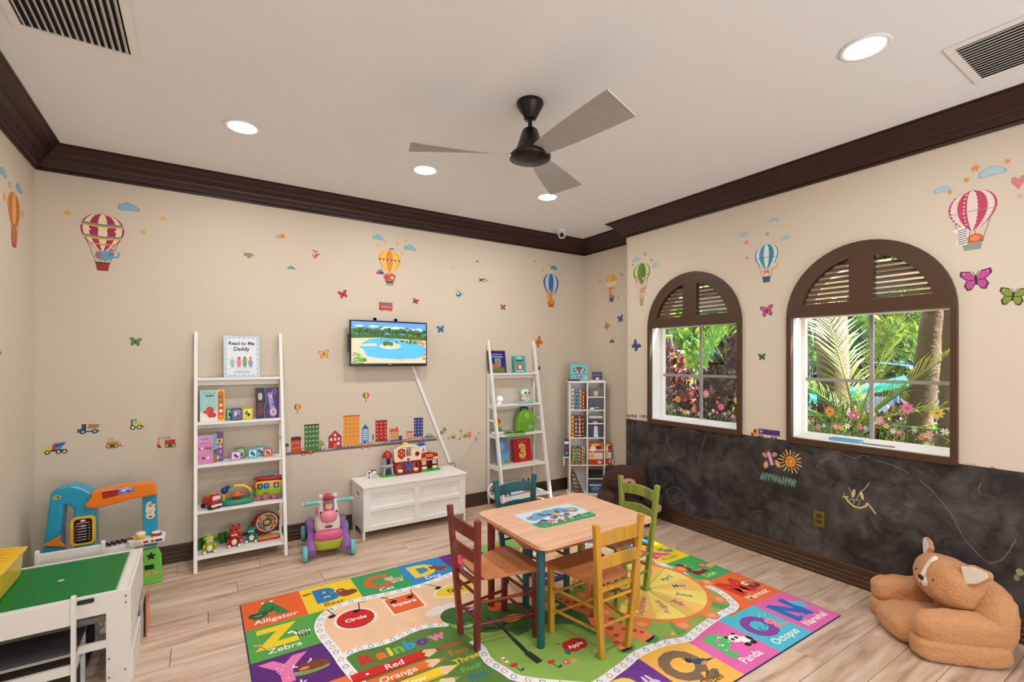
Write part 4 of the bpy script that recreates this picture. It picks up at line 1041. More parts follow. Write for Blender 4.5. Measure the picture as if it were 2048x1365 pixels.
cloudr(*C2(1720, 585), 1.2); cloudr(*CC(860, 700), 1.0)
# pencils and their words
y = lay(*C2(1340, 1040))[1]
for i, (c_, nm) in enumerate((((206, 36, 32), 'Red'), ((234, 112, 42), 'Orange'), ((240, 204, 40), 'Yellow'), ((120, 180, 80), 'Green'), ((60, 140, 200), 'Blue'), ((120, 60, 150), 'Purple'))):
    yy = y-i*.088; x0, x1 = .40 if i < 4 else .40, (.785 if i != 2 else .80)-.02*(i % 2)
    x0 = max(x0, .355+.01*i)
    A.rect(x0, yy-.038, x1, yy+.038, c_, 18); A.rect(x0, yy-.038, x1, yy-.022, tuple(v*.86 for v in c_), 19); A.poly([(x1, yy-.038), (x1+.085, yy), (x1, yy+.038), (x1-.018, yy+.02), (x1, yy+.006), (x1-.018, yy-.014)], (238, 196, 158), 19)
    A.poly([(x1+.055, yy-.0135), (x1+.09, yy), (x1+.055, yy+.0135)], c_, 20); A.text(nm, (x0+x1)/2+.02, yy-.018, WT, h=.045, l=20, bold=.01); A.ell(x0+.075, yy+.002, .008, .008, WT, 20, n=12)
rbw = lay(*C2(1060, 1045)); x = rbw[0]+.01; yb = rbw[1]-.005
for ch_, c_ in zip('Rainbow', ((206, 40, 40), (232, 112, 60), (240, 210, 60), (120, 186, 80), (50, 160, 210), (96, 50, 150), (226, 130, 170))):
    wd = text_geo(ch_, .05)[2]; k = .112
    A.text(ch_, x, yb, c_, h=.72*k, l=18, bold=.05, align='l'); x += (wd+.07)*k
for nm, c_, p in (('One', (200, 60, 40), (915, 262)), ('Two', (222, 100, 50), (970, 322)), ('Three', (236, 196, 40), (1045, 378)), ('Four', (120, 170, 80), (1090, 450)), ('Five', (30, 120, 150), (1142, 518))):
    g = lay(*C3(*p)); A.text(nm, g[0], g[1]-.008, c_, h=.043, l=18, bold=.025)
# tree with fruit
A.blobs([(lay(*CC(150, 960))[0]+.02, lay(*CC(150, 960))[1], .10), (1.22, 1.10, .12), (1.15, 1.20, .10), (1.32, 1.22, .10), (1.42, 1.10, .11), (1.35, 1.0, .10)], (62, 104, 46), 18)
q = lay(*CC(235, 920)); A.blobs([(q[0]-.02, q[1], .022), (q[0]+.01, q[1]+.01, .022), (q[0]+.03, q[1]-.005, .02), (q[0], q[1]-.025, .02)], (88, 32, 110), 19); A.text('Grapes', q[0]+.0, q[1]-.01, WT, w=.085, l=20, bold=.02)
q = lay(*CC(240, 1020)); A.blobs([(q[0]-.01, q[1]-.01, .032), (q[0]+.01, q[1]+.02, .02)], (70, 150, 60), 19); A.text('Pear', q[0], q[1]-.012, WT, w=.07, l=20, bold=.01)
q = lay(*CC(418, 900)); A.ell(q[0], q[1], .055, .05, (230, 90, 40), 19); q = lay(*CC(515, 970)); A.ell(q[0], q[1], .062, .04, (232, 140, 50), 19); A.text('Lemon', q[0], q[1]-.0, (110, 60, 20), w=.09, l=20, bold=.01)
tr = [lay(*CC(*p)) for p in ((350, 965), (410, 1000), (455, 1035), (520, 1100), (610, 1190), (690, 1250))]
for i in range(5): A.line([tr[i], tr[i+1]], (.014, .015, .017, .026, .04)[i], (44, 52, 34), 21)
A.line([lay(*CC(340, 1035)), lay(*CC(440, 1035)), lay(*CC(480, 1000))], .018, (44, 52, 34), 21)
# apple, bee, flowers
q = lay(*CC(908, 1138)); A.blobs([(q[0]-.022, q[1], .052), (q[0]+.022, q[1], .052)], (196, 28, 30), 18); A.text('Apple', q[0], q[1]-.018, WT, w=.10, l=19, bold=.03); A.ell(q[0]-.075, q[1]-.03, .014, .026, (30, 130, 90), 18, a=-.2); A.line([(q[0]-.06, q[1]+.05), (q[0]-.085, q[1]+.06)], .005, (60, 40, 20), 18)
def flower(px, py, c_):
    q = lay(px, py); A.poly([(q[0]-.018, q[1]), (q[0]+.018, q[1]), (q[0]+.022, q[1]+.03), (q[0]+.008, q[1]+.018), (q[0], q[1]+.034), (q[0]-.008, q[1]+.018), (q[0]-.022, q[1]+.03)], c_, 18); A.line([(q[0], q[1]), (q[0]+.004, q[1]-.05)], .005, (40, 80, 50), 18); A.ell(q[0]+.018, q[1]-.04, .014, .007, (44, 60, 90), 18, a=.6, n=10)
flower(*CC(535, 1275), (206, 50, 40)); flower(*CC(770, 1255), (206, 50, 40))
q = lay(*CC(855, 1250)); A.ell(q[0], q[1], .02, .018, (220, 100, 90), 18); A.ell(q[0]+.04, q[1]-.01, .02, .014, (236, 170, 110), 18); A.ell(q[0], q[1]+.004, .006, .006, WT, 19, n=8)
q = lay(*CC(470, 1235)); A.ell(q[0], q[1], .016, .012, (236, 190, 90), 19); A.line([(q[0]-.005, q[1]-.01), (q[0]-.005, q[1]+.01)], .004, (40, 20, 20), 20); A.line([(q[0]+.005, q[1]-.01), (q[0]+.005, q[1]+.01)], .004, (40, 20, 20), 20); A.ell(q[0], q[1]+.018, .012, .009, WT, 19, n=10); A.ell(q[0], q[1]-.018, .012, .009, WT, 19, n=10)
q = lay(*C7(660, 820)); A.ell(q[0], q[1], .016, .013, (214, 90, 80), 19); A.ell(q[0]+.05, q[1]+.0, .014, .012, (240, 190, 90), 19); A.ell(q[0], q[1], .005, .005, WT, 20, n=8)
# giraffe
GI = (238, 140, 84)
gp = [lay(*CC(*p)) for p in ((780, 830), (860, 830), (930, 880), (1010, 900), (1080, 930), (1180, 1000), (1260, 1010), (1340, 1040), (1400, 1080), (1380, 1125), (1310, 1110), (1240, 1080), (1210, 1110), (1260, 1160), (1190, 1170), (1130, 1100), (1060, 1050), (1010, 1010), (980, 950), (900, 920), (820, 870))]
A.ell(lay(*CC(1230, 1160))[0], lay(*CC(1230, 1160))[1], .055, .04, (76, 140, 80), 18); A.ell(lay(*CC(1385, 1100))[0], lay(*CC(1385, 1100))[1], .05, .045, (76, 150, 90), 18)
A.poly(gp, GI, 19)
for p, r_ in (((860, 870), .022), ((910, 872), .02), ((960, 902), .018), ((1010, 960), .022), ((1075, 960), .016), ((1140, 975), .022), ((1130, 1035), .024), ((1195, 1000), .012), ((1170, 1080), .018), ((1100, 1010), .012), ((1215, 1040), .015), ((1280, 1050), .020), ((1330, 1060), .014), ((1170, 1125), .018), ((1220, 1140), .014), ((820, 850), .014)):
    g = lay(*CC(*p)); A.ell(g[0], g[1], r_, r_*.8, (194, 66, 40), 20, n=12)
A.poly([lay(*CC(*p)) for p in ((1195, 1175), (1265, 1150), (1265, 1168), (1215, 1185))], (24, 22, 26), 21); A.poly([lay(*CC(*p)) for p in ((1350, 1118), (1405, 1080), (1410, 1095), (1375, 1125))], (24, 22, 26), 21)
A.poly([(1.33, 1.33), (1.45, 1.36), (1.55, 1.28), (1.62, 1.12), (1.70, 1.03), (1.60, .98), (1.52, 1.10), (1.40, 1.22)], (236, 190, 130), 18); A.ell(1.40, 1.28, .02, .02, (40, 20, 20), 19)
# the wheel of months
w0 = lay(*C7(500, 455)); wx, wy, R0 = w0[0]-.0, w0[1]+.0, .385
A.poly([(wx-.02, wy), (wx+.02, wy), (wx+.30, wy-.50), (wx+.21, wy-.50)], (104, 160, 86), 16); A.poly([(wx-.02, wy), (wx+.02, wy), (wx-.20, wy-.48), (wx-.28, wy-.48)], (104, 160, 86), 16)
for i in range(12):
    a = 2*pi*i/12+.15; A.ell(wx+(R0+.06)*cos(a), wy+(R0+.06)*sin(a), .058, .05, (240, 134, 72), 17, a=a); A.ell(wx+(R0+.075)*cos(a), wy+(R0+.075)*sin(a), .026, .03, (240, 168, 110), 17.5, a=a)
A.ell(wx, wy, R0+.03, R0+.03, (240, 134, 72), 17.3, n=48)
MO = ['May', 'April', 'March', 'February', 'January', 'December', 'November', 'October', 'September', 'August', 'July', 'June']
MC = [(40, 140, 160), (60, 150, 110), (222, 90, 50), (180, 90, 50), (200, 120, 60), (150, 110, 40), (90, 130, 80), (206, 90, 50), (160, 110, 90), (200, 90, 140), (120, 80, 150), (50, 130, 190)]
for i in range(12):
    a = 2*pi*(i-.5)/12-.42; b = 2*pi*(i+.5)/12-.42
    pts = [(wx, wy)]+[(wx+R0*cos(a+(b-a)*k/4), wy+R0*sin(a+(b-a)*k/4)) for k in range(5)]
    A.poly(pts, (250, 226, 116) if i % 2 else (248, 198, 110), 18)
    m_ = (a+b)/2; 
    tx, ty = wx+R0*.63*cos(m_), wy+R0*.63*sin(m_)
    A.at(tx, ty, 1, m_ if cos(m_) > -.2 else m_+pi); A.text(MO[i], 0, -.015, MC[i], h=.042, l=20, bold=.015); A.at()
for k in (2, 6, 10):
    a = -.42+2*pi*(k-.5)/12; A.line([(wx, wy), (wx+R0*cos(a), wy+R0*sin(a))], .010, (190, 200, 100), 19)
A.ell(wx, wy, .04, .04, (150, 190, 120), 20)
A.o('printed_pile', PRUG, rug, T(0, 0, .0040))
# ================================================================== books and toys
def pl(col, rough=.3): return mat('plastic_%d_%d_%d' % tuple(int(v) for v in col), col, rough)
def shelf_book(label, xa, xb, ytop, z, Y, t, col, draw, lean=-.16, yaw=0, group=None):
    a, b = bk(xa, 900, Y), bk(xb, 900, Y); wv = b.x-a.x; h = bk((xa+xb)/2, ytop, Y).z-z
    cy, sy = cos(yaw), sin(yaw)
    return book_('book', label, group, ((a.x+b.x)/2, Y, z+.001), yaw, wv*.97, h/cos(lean), t, col, draw, lean=lean)
def d_read(A, w, h):
    NV = (40, 52, 104)
    A.rect(-w/2, 0, w/2, h, (198, 214, 228)); A.rect(-w*.42, h*.05, w*.42, h*.95, (226, 234, 240), 1)
    A.text('Read to Me', 0, h*.78, NV, w=w*.72, l=2, bold=.03); A.text('Daddy', 0, h*.64, NV, w=w*.44, l=2, bold=.03)
    for i in range(8):
        for s_ in (-1, 1): A.star(s_*w*.42, h*(.08+.12*i), w*.022, ((160, 60, 60), (60, 90, 150), (200, 160, 60), (50, 60, 70))[i % 4], 2, n=4)
    for i in range(6): A.ell(-w*.33+w*.13*i, h*.945, w*.02, h*.01, ((60, 90, 150), (160, 60, 60))[i % 2], 2, n=8); A.ell(-w*.33+w*.13*i, h*.055, w*.02, h*.01, ((200, 160, 60), (60, 90, 150))[i % 2], 2, n=8)
    for x, c1, c2 in ((-.26, (150, 196, 206), (230, 210, 180)), (-.08, (222, 130, 160), (190, 100, 120)), (.08, (110, 160, 90), (200, 80, 60)), (.24, (150, 140, 190), (230, 150, 80))):
        A.ell(x*w, h*.34, w*.06, h*.10, c1, 2); A.ell(x*w, h*.46, w*.045, h*.04, c2, 3); A.line([(x*w-w*.03, h*.26), (x*w-w*.04, h*.2)], w*.015, c1, 2); A.line([(x*w+w*.03, h*.26), (x*w+w*.05, h*.21)], w*.015, c1, 2); A.line([(x*w-w*.06, h*.38), (x*w-w*.10, h*.44)], w*.018, c1, 2)
    A.rect(-w*.2, h*.135, w*.2, h*.15, (130, 150, 180), 2); A.rect(-w*.24, h*.10, w*.24, h*.112, (130, 150, 180), 2)
shelf_book('pale blue picture book titled Read to Me Daddy on the ladder shelf top', 446, 521, 672, 1.415, 4.425, .012, (180, 200, 216), d_read)
def d_elmo(A, w, h):
    A.rect(-w/2, 0, w/2, h, (240, 190, 60)); A.rect(-w/2, 0, w*.20, h, (150, 206, 200), 1); A.rect(-w/2, 0, w*.20, h*.3, (236, 226, 214), 2)
    A.text('Potty Time with', -w*.14, h*.88, (80, 90, 100), w=w*.52, l=2); A.text('ELMO', -w*.10, h*.78, (70, 30, 40), w=w*.34, l=2, bold=.04)
    A.blobs([(-.1*w, h*.36, w*.16), (-.06*w, h*.22, w*.15), (.04*w, h*.2, w*.12)], (206, 48, 28), 3); A.ell(-w*.24, h*.3, w*.13, h*.06, (190, 80, 50), 4)
    A.poly(rrect(w*.24, w*.46, h*.05, h*.95, w*.1), (200, 60, 36), 2)
    for i, c_ in enumerate(((236, 150, 50), (240, 220, 190), (240, 200, 80), (90, 160, 90), (220, 100, 50))): A.ell(w*.35, h*(.14+.18*i), w*.075, h*.06, c_, 3)
shelf_book('yellow and mint sound book with ELMO lettering on the second shelf', 399, 450, 781, 1.075, 4.405, .022, (226, 180, 60), d_elmo)
def d_purp(A, w, h):
    A.rect(-w/2, 0, w/2, h, (70, 32, 110)); A.rect(-w/2, 0, -w*.08, h, (26, 22, 44), 1); A.line([(-w*.12, 0), (-w*.16, h*.3), (-w*.05, h*.6), (-w*.12, h)], w*.03, (60, 150, 170), 2)
    A.ell(-w*.32, h*.72, w*.10, h*.13, (190, 176, 180), 2); A.poly([(-w*.46, h*.1), (-w*.2, h*.1), (-w*.22, h*.52), (-w*.42, h*.52)], (110, 34, 44), 2)
    A.line([(w*.10, h*.84), (w*.22, h*.25)], w*.2, (168, 150, 206), 2); A.ell(w*.24, h*.2, w*.17, h*.16, (168, 150, 206), 2); A.ell(w*.24, h*.2, w*.12, h*.11, (214, 200, 226), 3); A.ell(w*.24, h*.2, w*.05, h*.06, (190, 120, 90), 4)
    A.ell(w*.3, h*.87, w*.10, h*.09, (140, 120, 180), 2); A.ell(w*.3, h*.87, w*.05, h*.05, (40, 30, 70), 3)
    for i in range(4): A.ell(w*(.12+.03*i), h*(.84-.13*i), w*.05, h*.04, ((160, 50, 80), (220, 210, 235), (120, 140, 180), (60, 90, 120))[i], 3)
shelf_book('dark purple sound book with a lilac button panel at the right of the second shelf', 512, 559, 777, 1.075, 4.415, .024, (60, 28, 90), d_purp)
def minibook(label, xa, xb, ya, z, Y, col, face, yaw=0, t=.022):
    a, b = bk(xa, 900, Y), bk(xb, 900, Y); wv = b.x-a.x; h = bk((xa+xb)/2, ya, Y).z-z
    r_ = root('sound_block', label, 'toy block', ((a.x+b.x)/2, Y, z), yaw, 'small clip-together toy books on the left ladder shelf')
    MB().prism(rrect(-wv/2, wv/2, 0, h, min(wv, h)*.16), t, frame((0, 0, 0), (1, 0, 0), (0, 0, 1)) @ T(0, 0, -t)).o('block', pl(col), r_, bev=.002)
    A = Art(.0002); A.poly(rrect(-wv*.36, wv*.36, h*.14, h*.86, wv*.08), tuple(min(255, v*1.0+90) for v in col)); A.ell(-wv*.08, h*.55, wv*.16, h*.2, face, 1); A.ell(wv*.14, h*.4, wv*.12, h*.14, (60, 60, 70), 2); A.rect(-wv*.3, h*.2, wv*.3, h*.28, col, 2)
    A.o('printed_face', PGLOSS, r_, frame((0, -.0006, 0), (1, 0, 0), (0, 0, 1)))
    return r_
minibook('green toy block at the left of the three on the second shelf', 453, 467, 818, 1.075, 4.41, (60, 140, 70), (30, 60, 110), .15)
minibook('navy toy block in the middle of the three on the second shelf', 463, 484, 817, 1.075, 4.385, (44, 42, 110), (200, 200, 220), 0)
minibook('yellow toy block at the right of the three on the second shelf', 484, 506, 816, 1.075, 4.40, (220, 190, 50), (120, 150, 60), -.15, .03)
minibook('lilac toy block at the front left of the third shelf', 462, 482, 903, .760, 4.365, (176, 140, 190), (90, 60, 120))
minibook('green-edged toy block behind the lilac one on the third shelf', 470, 491, 896, .760, 4.42, (70, 130, 60), (200, 120, 90), .1)
minibook('sky blue toy block in the middle of the third shelf', 496, 515, 898, .760, 4.385, (90, 160, 206), (90, 60, 50))
minibook('teal toy block behind the sky blue one on the third shelf', 510, 530, 893, .760, 4.44, (80, 160, 180), (180, 70, 60), -.1)
minibook('coral red toy block at the right of the third shelf', 527, 544, 897, .760, 4.40, (200, 84, 70), (90, 120, 60))
def d_pink(A, w, h):
    A.rect(-w/2, 0, w/2, h, (212, 130, 180)); A.rect(-w/2, h*.72, w/2, h, (196, 150, 200), 1); A.text('HOP!', 0, h*.84, (200, 30, 60), w=w*.4, l=2, bold=.03)
    for i in range(9): A.ell(w*(-.4+.1*i), h*(.2+.4*abs(sin(i*2.1))), w*.08, h*.05, ((226, 90, 150), (120, 60, 120), (240, 220, 230), (60, 40, 60))[i % 4], 2+i % 3, n=12)
    A.rect(-w*.3, h*.72, w*.3, h*.74, (150, 90, 170), 2)
shelf_book('pink picture book at the left end of the third shelf', 393, 427, 872, .760, 4.335, .016, (200, 110, 170), d_pink, lean=-.04)
shelf_book('light blue book wedged between the pink and purple ones on the third shelf', 424, 434, 869, .760, 4.37, .03, (110, 170, 190), lambda A, w, h: (A.rect(-w/2, 0, w/2, h, (110, 170, 190)), A.rect(-w/2, 0, w/2, h*.4, (150, 110, 60), 1), A.rect(-w/2, h*.3, w/2, h*.45, (60, 90, 60), 2)), lean=-.04)
def d_pv(A, w, h):
    A.rect(-w/2, 0, w/2, h, (110, 34, 130)); A.poly(rrect(-w*.4, w*.4, h*.62, h*.78, w*.05), (230, 180, 60), 1)
    for i in range(3):
        for j in range(2): A.ell(w*(-.2+.36*j), h*(.14+.19*i), w*.15, h*.075, ((230, 200, 60), (90, 110, 200), (220, 120, 190))[(i+j) % 3], 2)
    A.ell(0, h*.70, w*.16, h*.05, (40, 30, 40), 2)
shelf_book('purple sound book with round buttons behind the pink book', 431, 447, 866, .760, 4.40, .026, (96, 30, 120), d_pv, lean=-.04)
# fourth shelf: fire engine, arch toy, bus
def lp(px, Y): return bk(px, 900, Y).x
x = lp(422, 4.31); te = root('toy_fire_engine', 'small red toy fire engine at the left of the fourth shelf', 'toy truck', (x, 4.31, .427), radians(-62))
R1, W1 = pl((190, 36, 24)), pl((236, 226, 220))
MB().ball((0, 0, .052), (.15, .075, .055), k=5).o('body', R1, te); MB().ball((.045, 0, .085), (.062, .070, .050), k=4).o('cab', R1, te)
MB().ball((.068, 0, .085), (.022, .060, .032), k=5).o('windscreen', pl((210, 214, 220)), te); MB().ball((.074, 0, .030), (.018, .082, .016), k=5).o('bumper', W1, te)
MB().bb(-.07, .01, -.02, .02, .080, .090).o('ladder_rack', pl((220, 120, 40)), te); MB().cyl((.04, 0, .108), (.04, 0, .120), .009).o('beacon', pl((240, 160, 40)), te)
for xx in (-.045, .045):
    for yy in (-.034, .034): MB().cyl((xx, yy-.008, .018), (xx, yy+.008, .018), .018, n=18).o('wheel', pl((24, 24, 26)), te)
x = lp(474, 4.33); ta = root('arch_activity_toy', 'teal baby activity toy with yellow arch and toucan on the fourth shelf', 'toy', (x, 4.33, .427))
G_ = pl((26, 140, 116)); MB().ball((0, 0, .022), (.235, .12, .050), k=3).o('base', G_, ta)
pts = [(-.095+.19*i/12, 0, .04+.115*sin(pi*min(1, max(0, (i+1.5)/15)))**.7) for i in range(13)]
MB().tube([(-.09, 0, .03), (-.09, 0, .09), (-.06, 0, .128), (0, 0, .142), (.05, 0, .134), (.088, 0, .105), (.094, 0, .03)], .0125, 12).o('arch', pl((236, 186, 40)), ta)
for k_, c_ in enumerate(((200, 60, 40), (60, 150, 180), (90, 160, 60))): MB().cyl((.094, 0, .05+.013*k_), (.094, 0, .061+.013*k_), .019, n=20).o('bead_ring', pl(c_), ta)
MB().lathe([(0, 0), (.02, .0), (.03, .02), (.052, .030), (.05, .036), (0, .036)], (.0, -.01, .044), 24).o('flower_dish', pl((236, 96, 36)), ta); MB().ball((0, -.01, .084), (.04, .04, .014)).o('dish_button', pl((240, 150, 50)), ta)
MB().ball((-.085, -.012, .118), (.05, .035, .055)).ball((-.062, -.018, .142), (.036, .030, .030)).o('toucan_body', pl((30, 60, 120)), ta); MB().ball((-.04, -.02, .145), (.040, .018, .018)).o('toucan_beak', pl((60, 160, 150)), ta)
x = lp(540, 4.36); bu = root('musical_bus', 'green, yellow and red toy bus with animals at the right of the fourth shelf', 'toy bus', (x, 4.36, .427), radians(-6))
MB().ball((0, 0, .085), (.225, .085, .150), k=6, n=7).o('red_shell', R1, bu); 
MB().ball((0, -.020, .062), (.215, .060, .075), k=6, n=6).o('lower_side', pl((130, 190, 40)), bu); MB().ball((0, -.020, .118), (.215, .058, .070), k=6, n=6).o('upper_side', pl((232, 180, 50)), bu)
MB().ball((0, 0, .168), (.24, .095, .022), k=4).o('roof', pl((176, 44, 36)), bu); MB().tube([(-.04, 0, .172), (-.03, 0, .198), (.03, 0, .200), (.05, 0, .172)], .007, 8).o('carry_handle', pl((90, 190, 200)), bu)
for xx, rr in ((-.085, .024), (-.03, .032), (.03, .024), (.075, .024)):
    MB().cyl((xx, -.045, rr), (xx, -.055, rr), rr, n=20).o('wheel', pl((206, 70, 50)), bu); MB().cyl((xx, -.055, rr), (xx, -.058, rr), rr*.55, n=16).o('hub', pl((60, 150, 200)), bu)
for xx, c_ in ((-.07, (60, 60, 60)), (-.025, (40, 90, 190)), (.045, (60, 60, 150))):
    MB().ball((xx, -.048, .115), (.040, .012, .045), k=4).o('window', pl(c_), bu); MB().ball((xx, -.055, .112), (.022, .012, .028)).o('passenger', pl((230, 180, 90) if xx > 0 else (80, 140, 210)), bu)
# dinosaurs
def dino(col, label, xp, Y, s=1.0, rz=0):
    x = lp(xp, Y); d_ = root('toy_dinosaur', label, 'toy dinosaur', (x, Y, .108), rz, 'little seated dinosaurs on the bottom shelf')
    m = pl(col); k = s
    b = MB().ball((0, .005*k, .036*k), (.058*k, .055*k, .062*k)); b.tube([(0, .02*k, .02*k), (0, .05*k, .012*k), (0, .068*k, .014*k)], [.018*k, .012*k, .004*k], 8)
    b.tube([(0, 0, .05*k), (0, -.002*k, .075*k)], [.024*k, .022*k], 10)
    b.ball((0, -.006*k, .096*k), (.060*k, .060*k, .034*k)); b.ball((0, -.012*k, .074*k), (.050*k, .050*k, .016*k))
    b.ball((-.018*k, .008*k, .112*k), (.020*k, .020*k, .018*k)); b.ball((.018*k, .008*k, .112*k), (.020*k, .020*k, .018*k))
    b.o('body', m, d_)
    MB().ball((0, -.014*k, .084*k), (.046*k, .048*k, .014*k)).o('mouth', pl((120, 24, 26)), d_)
    MB().ball((0, -.022*k, .034*k), (.036*k, .016*k, .042*k)).o('belly', pl((236, 224, 190)), d_)
    MB().bb(-.018*k, .018*k, -.037*k, -.033*k, .082*k, .090*k).o('teeth', WHITEP, d_)
    for sg in (-1, 1):
        MB().ball((sg*.030*k, -.018*k, .014*k), (.026*k, .040*k, .027*k)).o('foot', m, d_); MB().ball((sg*.030*k, -.036*k, .012*k), (.018*k, .010*k, .018*k)).o('sole', WHITEP, d_)
        MB().tube([(sg*.026*k, -.005*k, .052*k), (sg*.034*k, -.022*k, .046*k), (sg*.030*k, -.032*k, .042*k)], [.009*k, .008*k, .007*k], 8).o('arm', m, d_)
        MB().ball((sg*.018*k, -.001*k, .114*k), (.008*k, .006*k, .009*k)).o('eye', pl((16, 16, 16)), d_)
    return d_
dino((176, 190, 44), 'lime green toy dinosaur with open mouth, leftmost on the bottom shelf', 418, 4.26, 1.12, radians(8))
dino((196, 30, 24), 'red toy dinosaur in front of the orange one on the bottom shelf', 468, 4.30, 1.12)
dino((222, 96, 32), 'orange toy dinosaur behind the red one on the bottom shelf', 472, 4.405, 1.12)
dino((24, 136, 116), 'teal toy dinosaur beside the round pop-up book on the bottom shelf', 504, 4.33, 1.08, radians(-14))
# green roller toys behind the lime dinosaur
x = lp(424, 4.39); gr_ = root('green_dumbbell_toy', 'dark green toy dumbbell lying behind the lime dinosaur', 'toy', (x, 4.40, .108), radians(20))
gm = pl((50, 120, 30))
MB().cyl((-.10, 0, .042), (.10, 0, .042), .012).o('bar', gm, gr_)
for sg in (-1, 1):
    for o_ in (.055, .088): MB().cyl((sg*(o_), 0, .042), (sg*(o_+.022), 0, .042), .042, n=8, smooth=False).o('weight_disc', gm, gr_, bev=.003)
# pop-up wheel book
x = lp(531, 4.39); wb = root('spinner_book', 'open electronic spinner book with a big round face of animals on the bottom shelf', 'toy book', (x, 4.39, .108))
MB().prism([(-.10, 0), (.02, 0), (.10, .05), (.105, .13), (.06, .175), (0, .19), (-.06, .175), (-.105, .12)], .018, frame((0, .02, .02), (1, 0, 0), (0, -.12, 1))).o('back_board', pl((130, 22, 30)), wb, bev=.003)
A = Art(.0003); A.ell(.01, .10, .078, .078, (236, 226, 200), 0, n=32); A.ell(.01, .10, .070, .070, (150, 40, 40), 1, n=32)
for i in range(9): a = 2*pi*i/9; A.ell(.01+.050*cos(a), .10+.050*sin(a), .017, .015, ((236, 190, 60), (90, 150, 190), (120, 160, 70), (230, 220, 200))[i % 4], 2, n=12); A.ell(.01+.050*cos(a), .10+.050*sin(a), .007, .007, ((60, 50, 90), (200, 70, 50))[i % 2], 3, n=8)
A.ell(.01, .10, .028, .024, (40, 60, 50), 2); A.ell(.01, .10, .022, .018, (180, 190, 150), 3); A.o('picture_wheel', PGLOSS, wb, frame((0, -.0012, .02), (1, 0, 0), (0, -.12, 1)))
MB().prism(rrect(-.075, .10, -.11, .0, .03), .016, T(0, 0, 0)).o('base_page', pl((196, 40, 50)), wb, bev=.003)
A = Art(.0003); A.poly(rrect(-.065, .09, -.10, -.01, .025), (226, 196, 90)); [A.ell(-.04+.03*i, -.05+.02*(i % 2), .014, .012, ((220, 80, 50), (90, 180, 190), (120, 180, 70), (200, 100, 160))[i % 4], 1, n=12) for i in range(5)]
A.o('picture_page', PGLOSS, wb, T(0, 0, .0165)); MB().ball((.10, 0, .185), (.03, .02, .03)).o('star_knob', pl((236, 190, 60)), wb)

# ------------------------------------------------------------------ right ladder shelf
def d_navy(A, w, h):
    A.rect(-w/2, 0, w/2, h, (30, 44, 110)); A.poly([(-w*.36, h*.0), (w*.40, 0), (w*.40, h*.25), (-w*.36, h*.3)], (100, 120, 60), 1); A.rect(-w*.15, h*.3, w*.2, h*.66, (120, 160, 190), 1); A.ell(0, h*.4, w*.12, h*.2, (190, 110, 70), 2); A.ell(-w*.26, h*.3, w*.1, h*.12, (180, 120, 90), 2)
    A.rect(-w*.3, h*.8, w*.3, h*.86, (170, 120, 160), 1); A.rect(-w*.34, h*.7, w*.34, h*.75, (150, 180, 220), 1)
shelf_book('navy storybook with a forest scene on top of the right ladder shelf', 979, 1014, 702, 1.415, 4.44, .024, (26, 36, 96), d_navy)
def d_teal(A, w, h):
    A.rect(-w/2, 0, w/2, h, (64, 178, 178)); A.ell(0, h*.34, w*.32, h*.2, (206, 100, 50), 1); A.ell(0, h*.34, w*.14, h*.12, (240, 220, 200), 2); A.ell(-w*.24, h*.5, w*.09, h*.07, (206, 100, 50), 1); A.ell(w*.24, h*.5, w*.09, h*.07, (206, 100, 50), 1)
    A.rect(-w*.3, h*.68, w*.3, h*.75, (30, 60, 90), 1); A.ell(0, h*.9, w*.2, h*.05, (240, 230, 220), 1); A.rect(-w*.3, h*.08, w*.3, h*.13, (240, 230, 210), 1)
shelf_book('small turquoise board book with an orange animal face, right ladder shelf top', 1029, 1053, 713, 1.415, 4.45, .028, (60, 170, 170), d_teal)
nl = root('night_light', 'round white sound machine with a lit face, left of the second shelf', 'night light', (lp(998, 4.42), 4.42, 1.075), radians(10))
MB().lathe([(0, 0), (.034, 0), (.036, .012), (.028, .03), (0, .03)], n=24).o('foot', WHITEP, nl); MB().ball((0, 0, .06), (.082, .062, .078), n=7).o('body', WHITEP, nl)
MB().cyl((0, -.024, .065), (0, -.033, .067), .024, n=24).o('lit_face', mat('lit_face', (214, 214, 255), .4, emit=1.5), nl)
pp = root('puppy_toy', 'white toy puppy with big ears sitting on a colourful keyboard base', 'toy', (lp(1050, 4.42), 4.42, 1.075))
MB().ball((0, 0, .014), (.205, .10, .026), k=5).o('base', pl((150, 206, 206)), pp)
for xx, c_ in ((-.06, (206, 70, 50)), (0, (240, 236, 230)), (.06, (190, 200, 60))): MB().ball((xx, -.014, .027), (.055, .055, .014), k=4).o('key_pad', pl(c_), pp)
MB().ball((0, .01, .055), (.075, .06, .07)).o('body', WHITEP, pp); MB().ball((0, -.004, .115), (.115, .09, .095), n=7).o('head', WHITEP, pp)
for sg in (-1, 1):
    MB().ball((sg*.055, .01, .125), (.040, .035, .065), rot(0, sg*.3, 0)).o('ear', pl((150, 196, 130) if sg < 0 else (150, 130, 110)), pp)
    MB().ball((sg*.024, -.046, .118), (.028, .010, .032)).o('eye', pl((80, 130, 130)), pp); MB().ball((sg*.024, -.051, .118), (.012, .006, .016)).o('pupil', pl((20, 20, 24)), pp)
    MB().ball((sg*.02, -.035, .045), (.028, .028, .022)).o('paw', WHITEP, pp)
MB().ball((0, -.050, .104), (.012, .008, .009)).o('nose', pl((40, 34, 36)), pp); MB().ball((0, .0, .160), (.06, .05, .02)).o('hair_tuft', pl((210, 180, 90)), pp)
sr_ = root('stacking_rings', 'stack of rainbow rings on a white rocking base behind the shelf upright', 'toy', (lp(995, 4.38), 4.38, .760))
MB().ball((0, 0, .018), (.125, .11, .036), k=3).o('base', WHITEP, sr_)
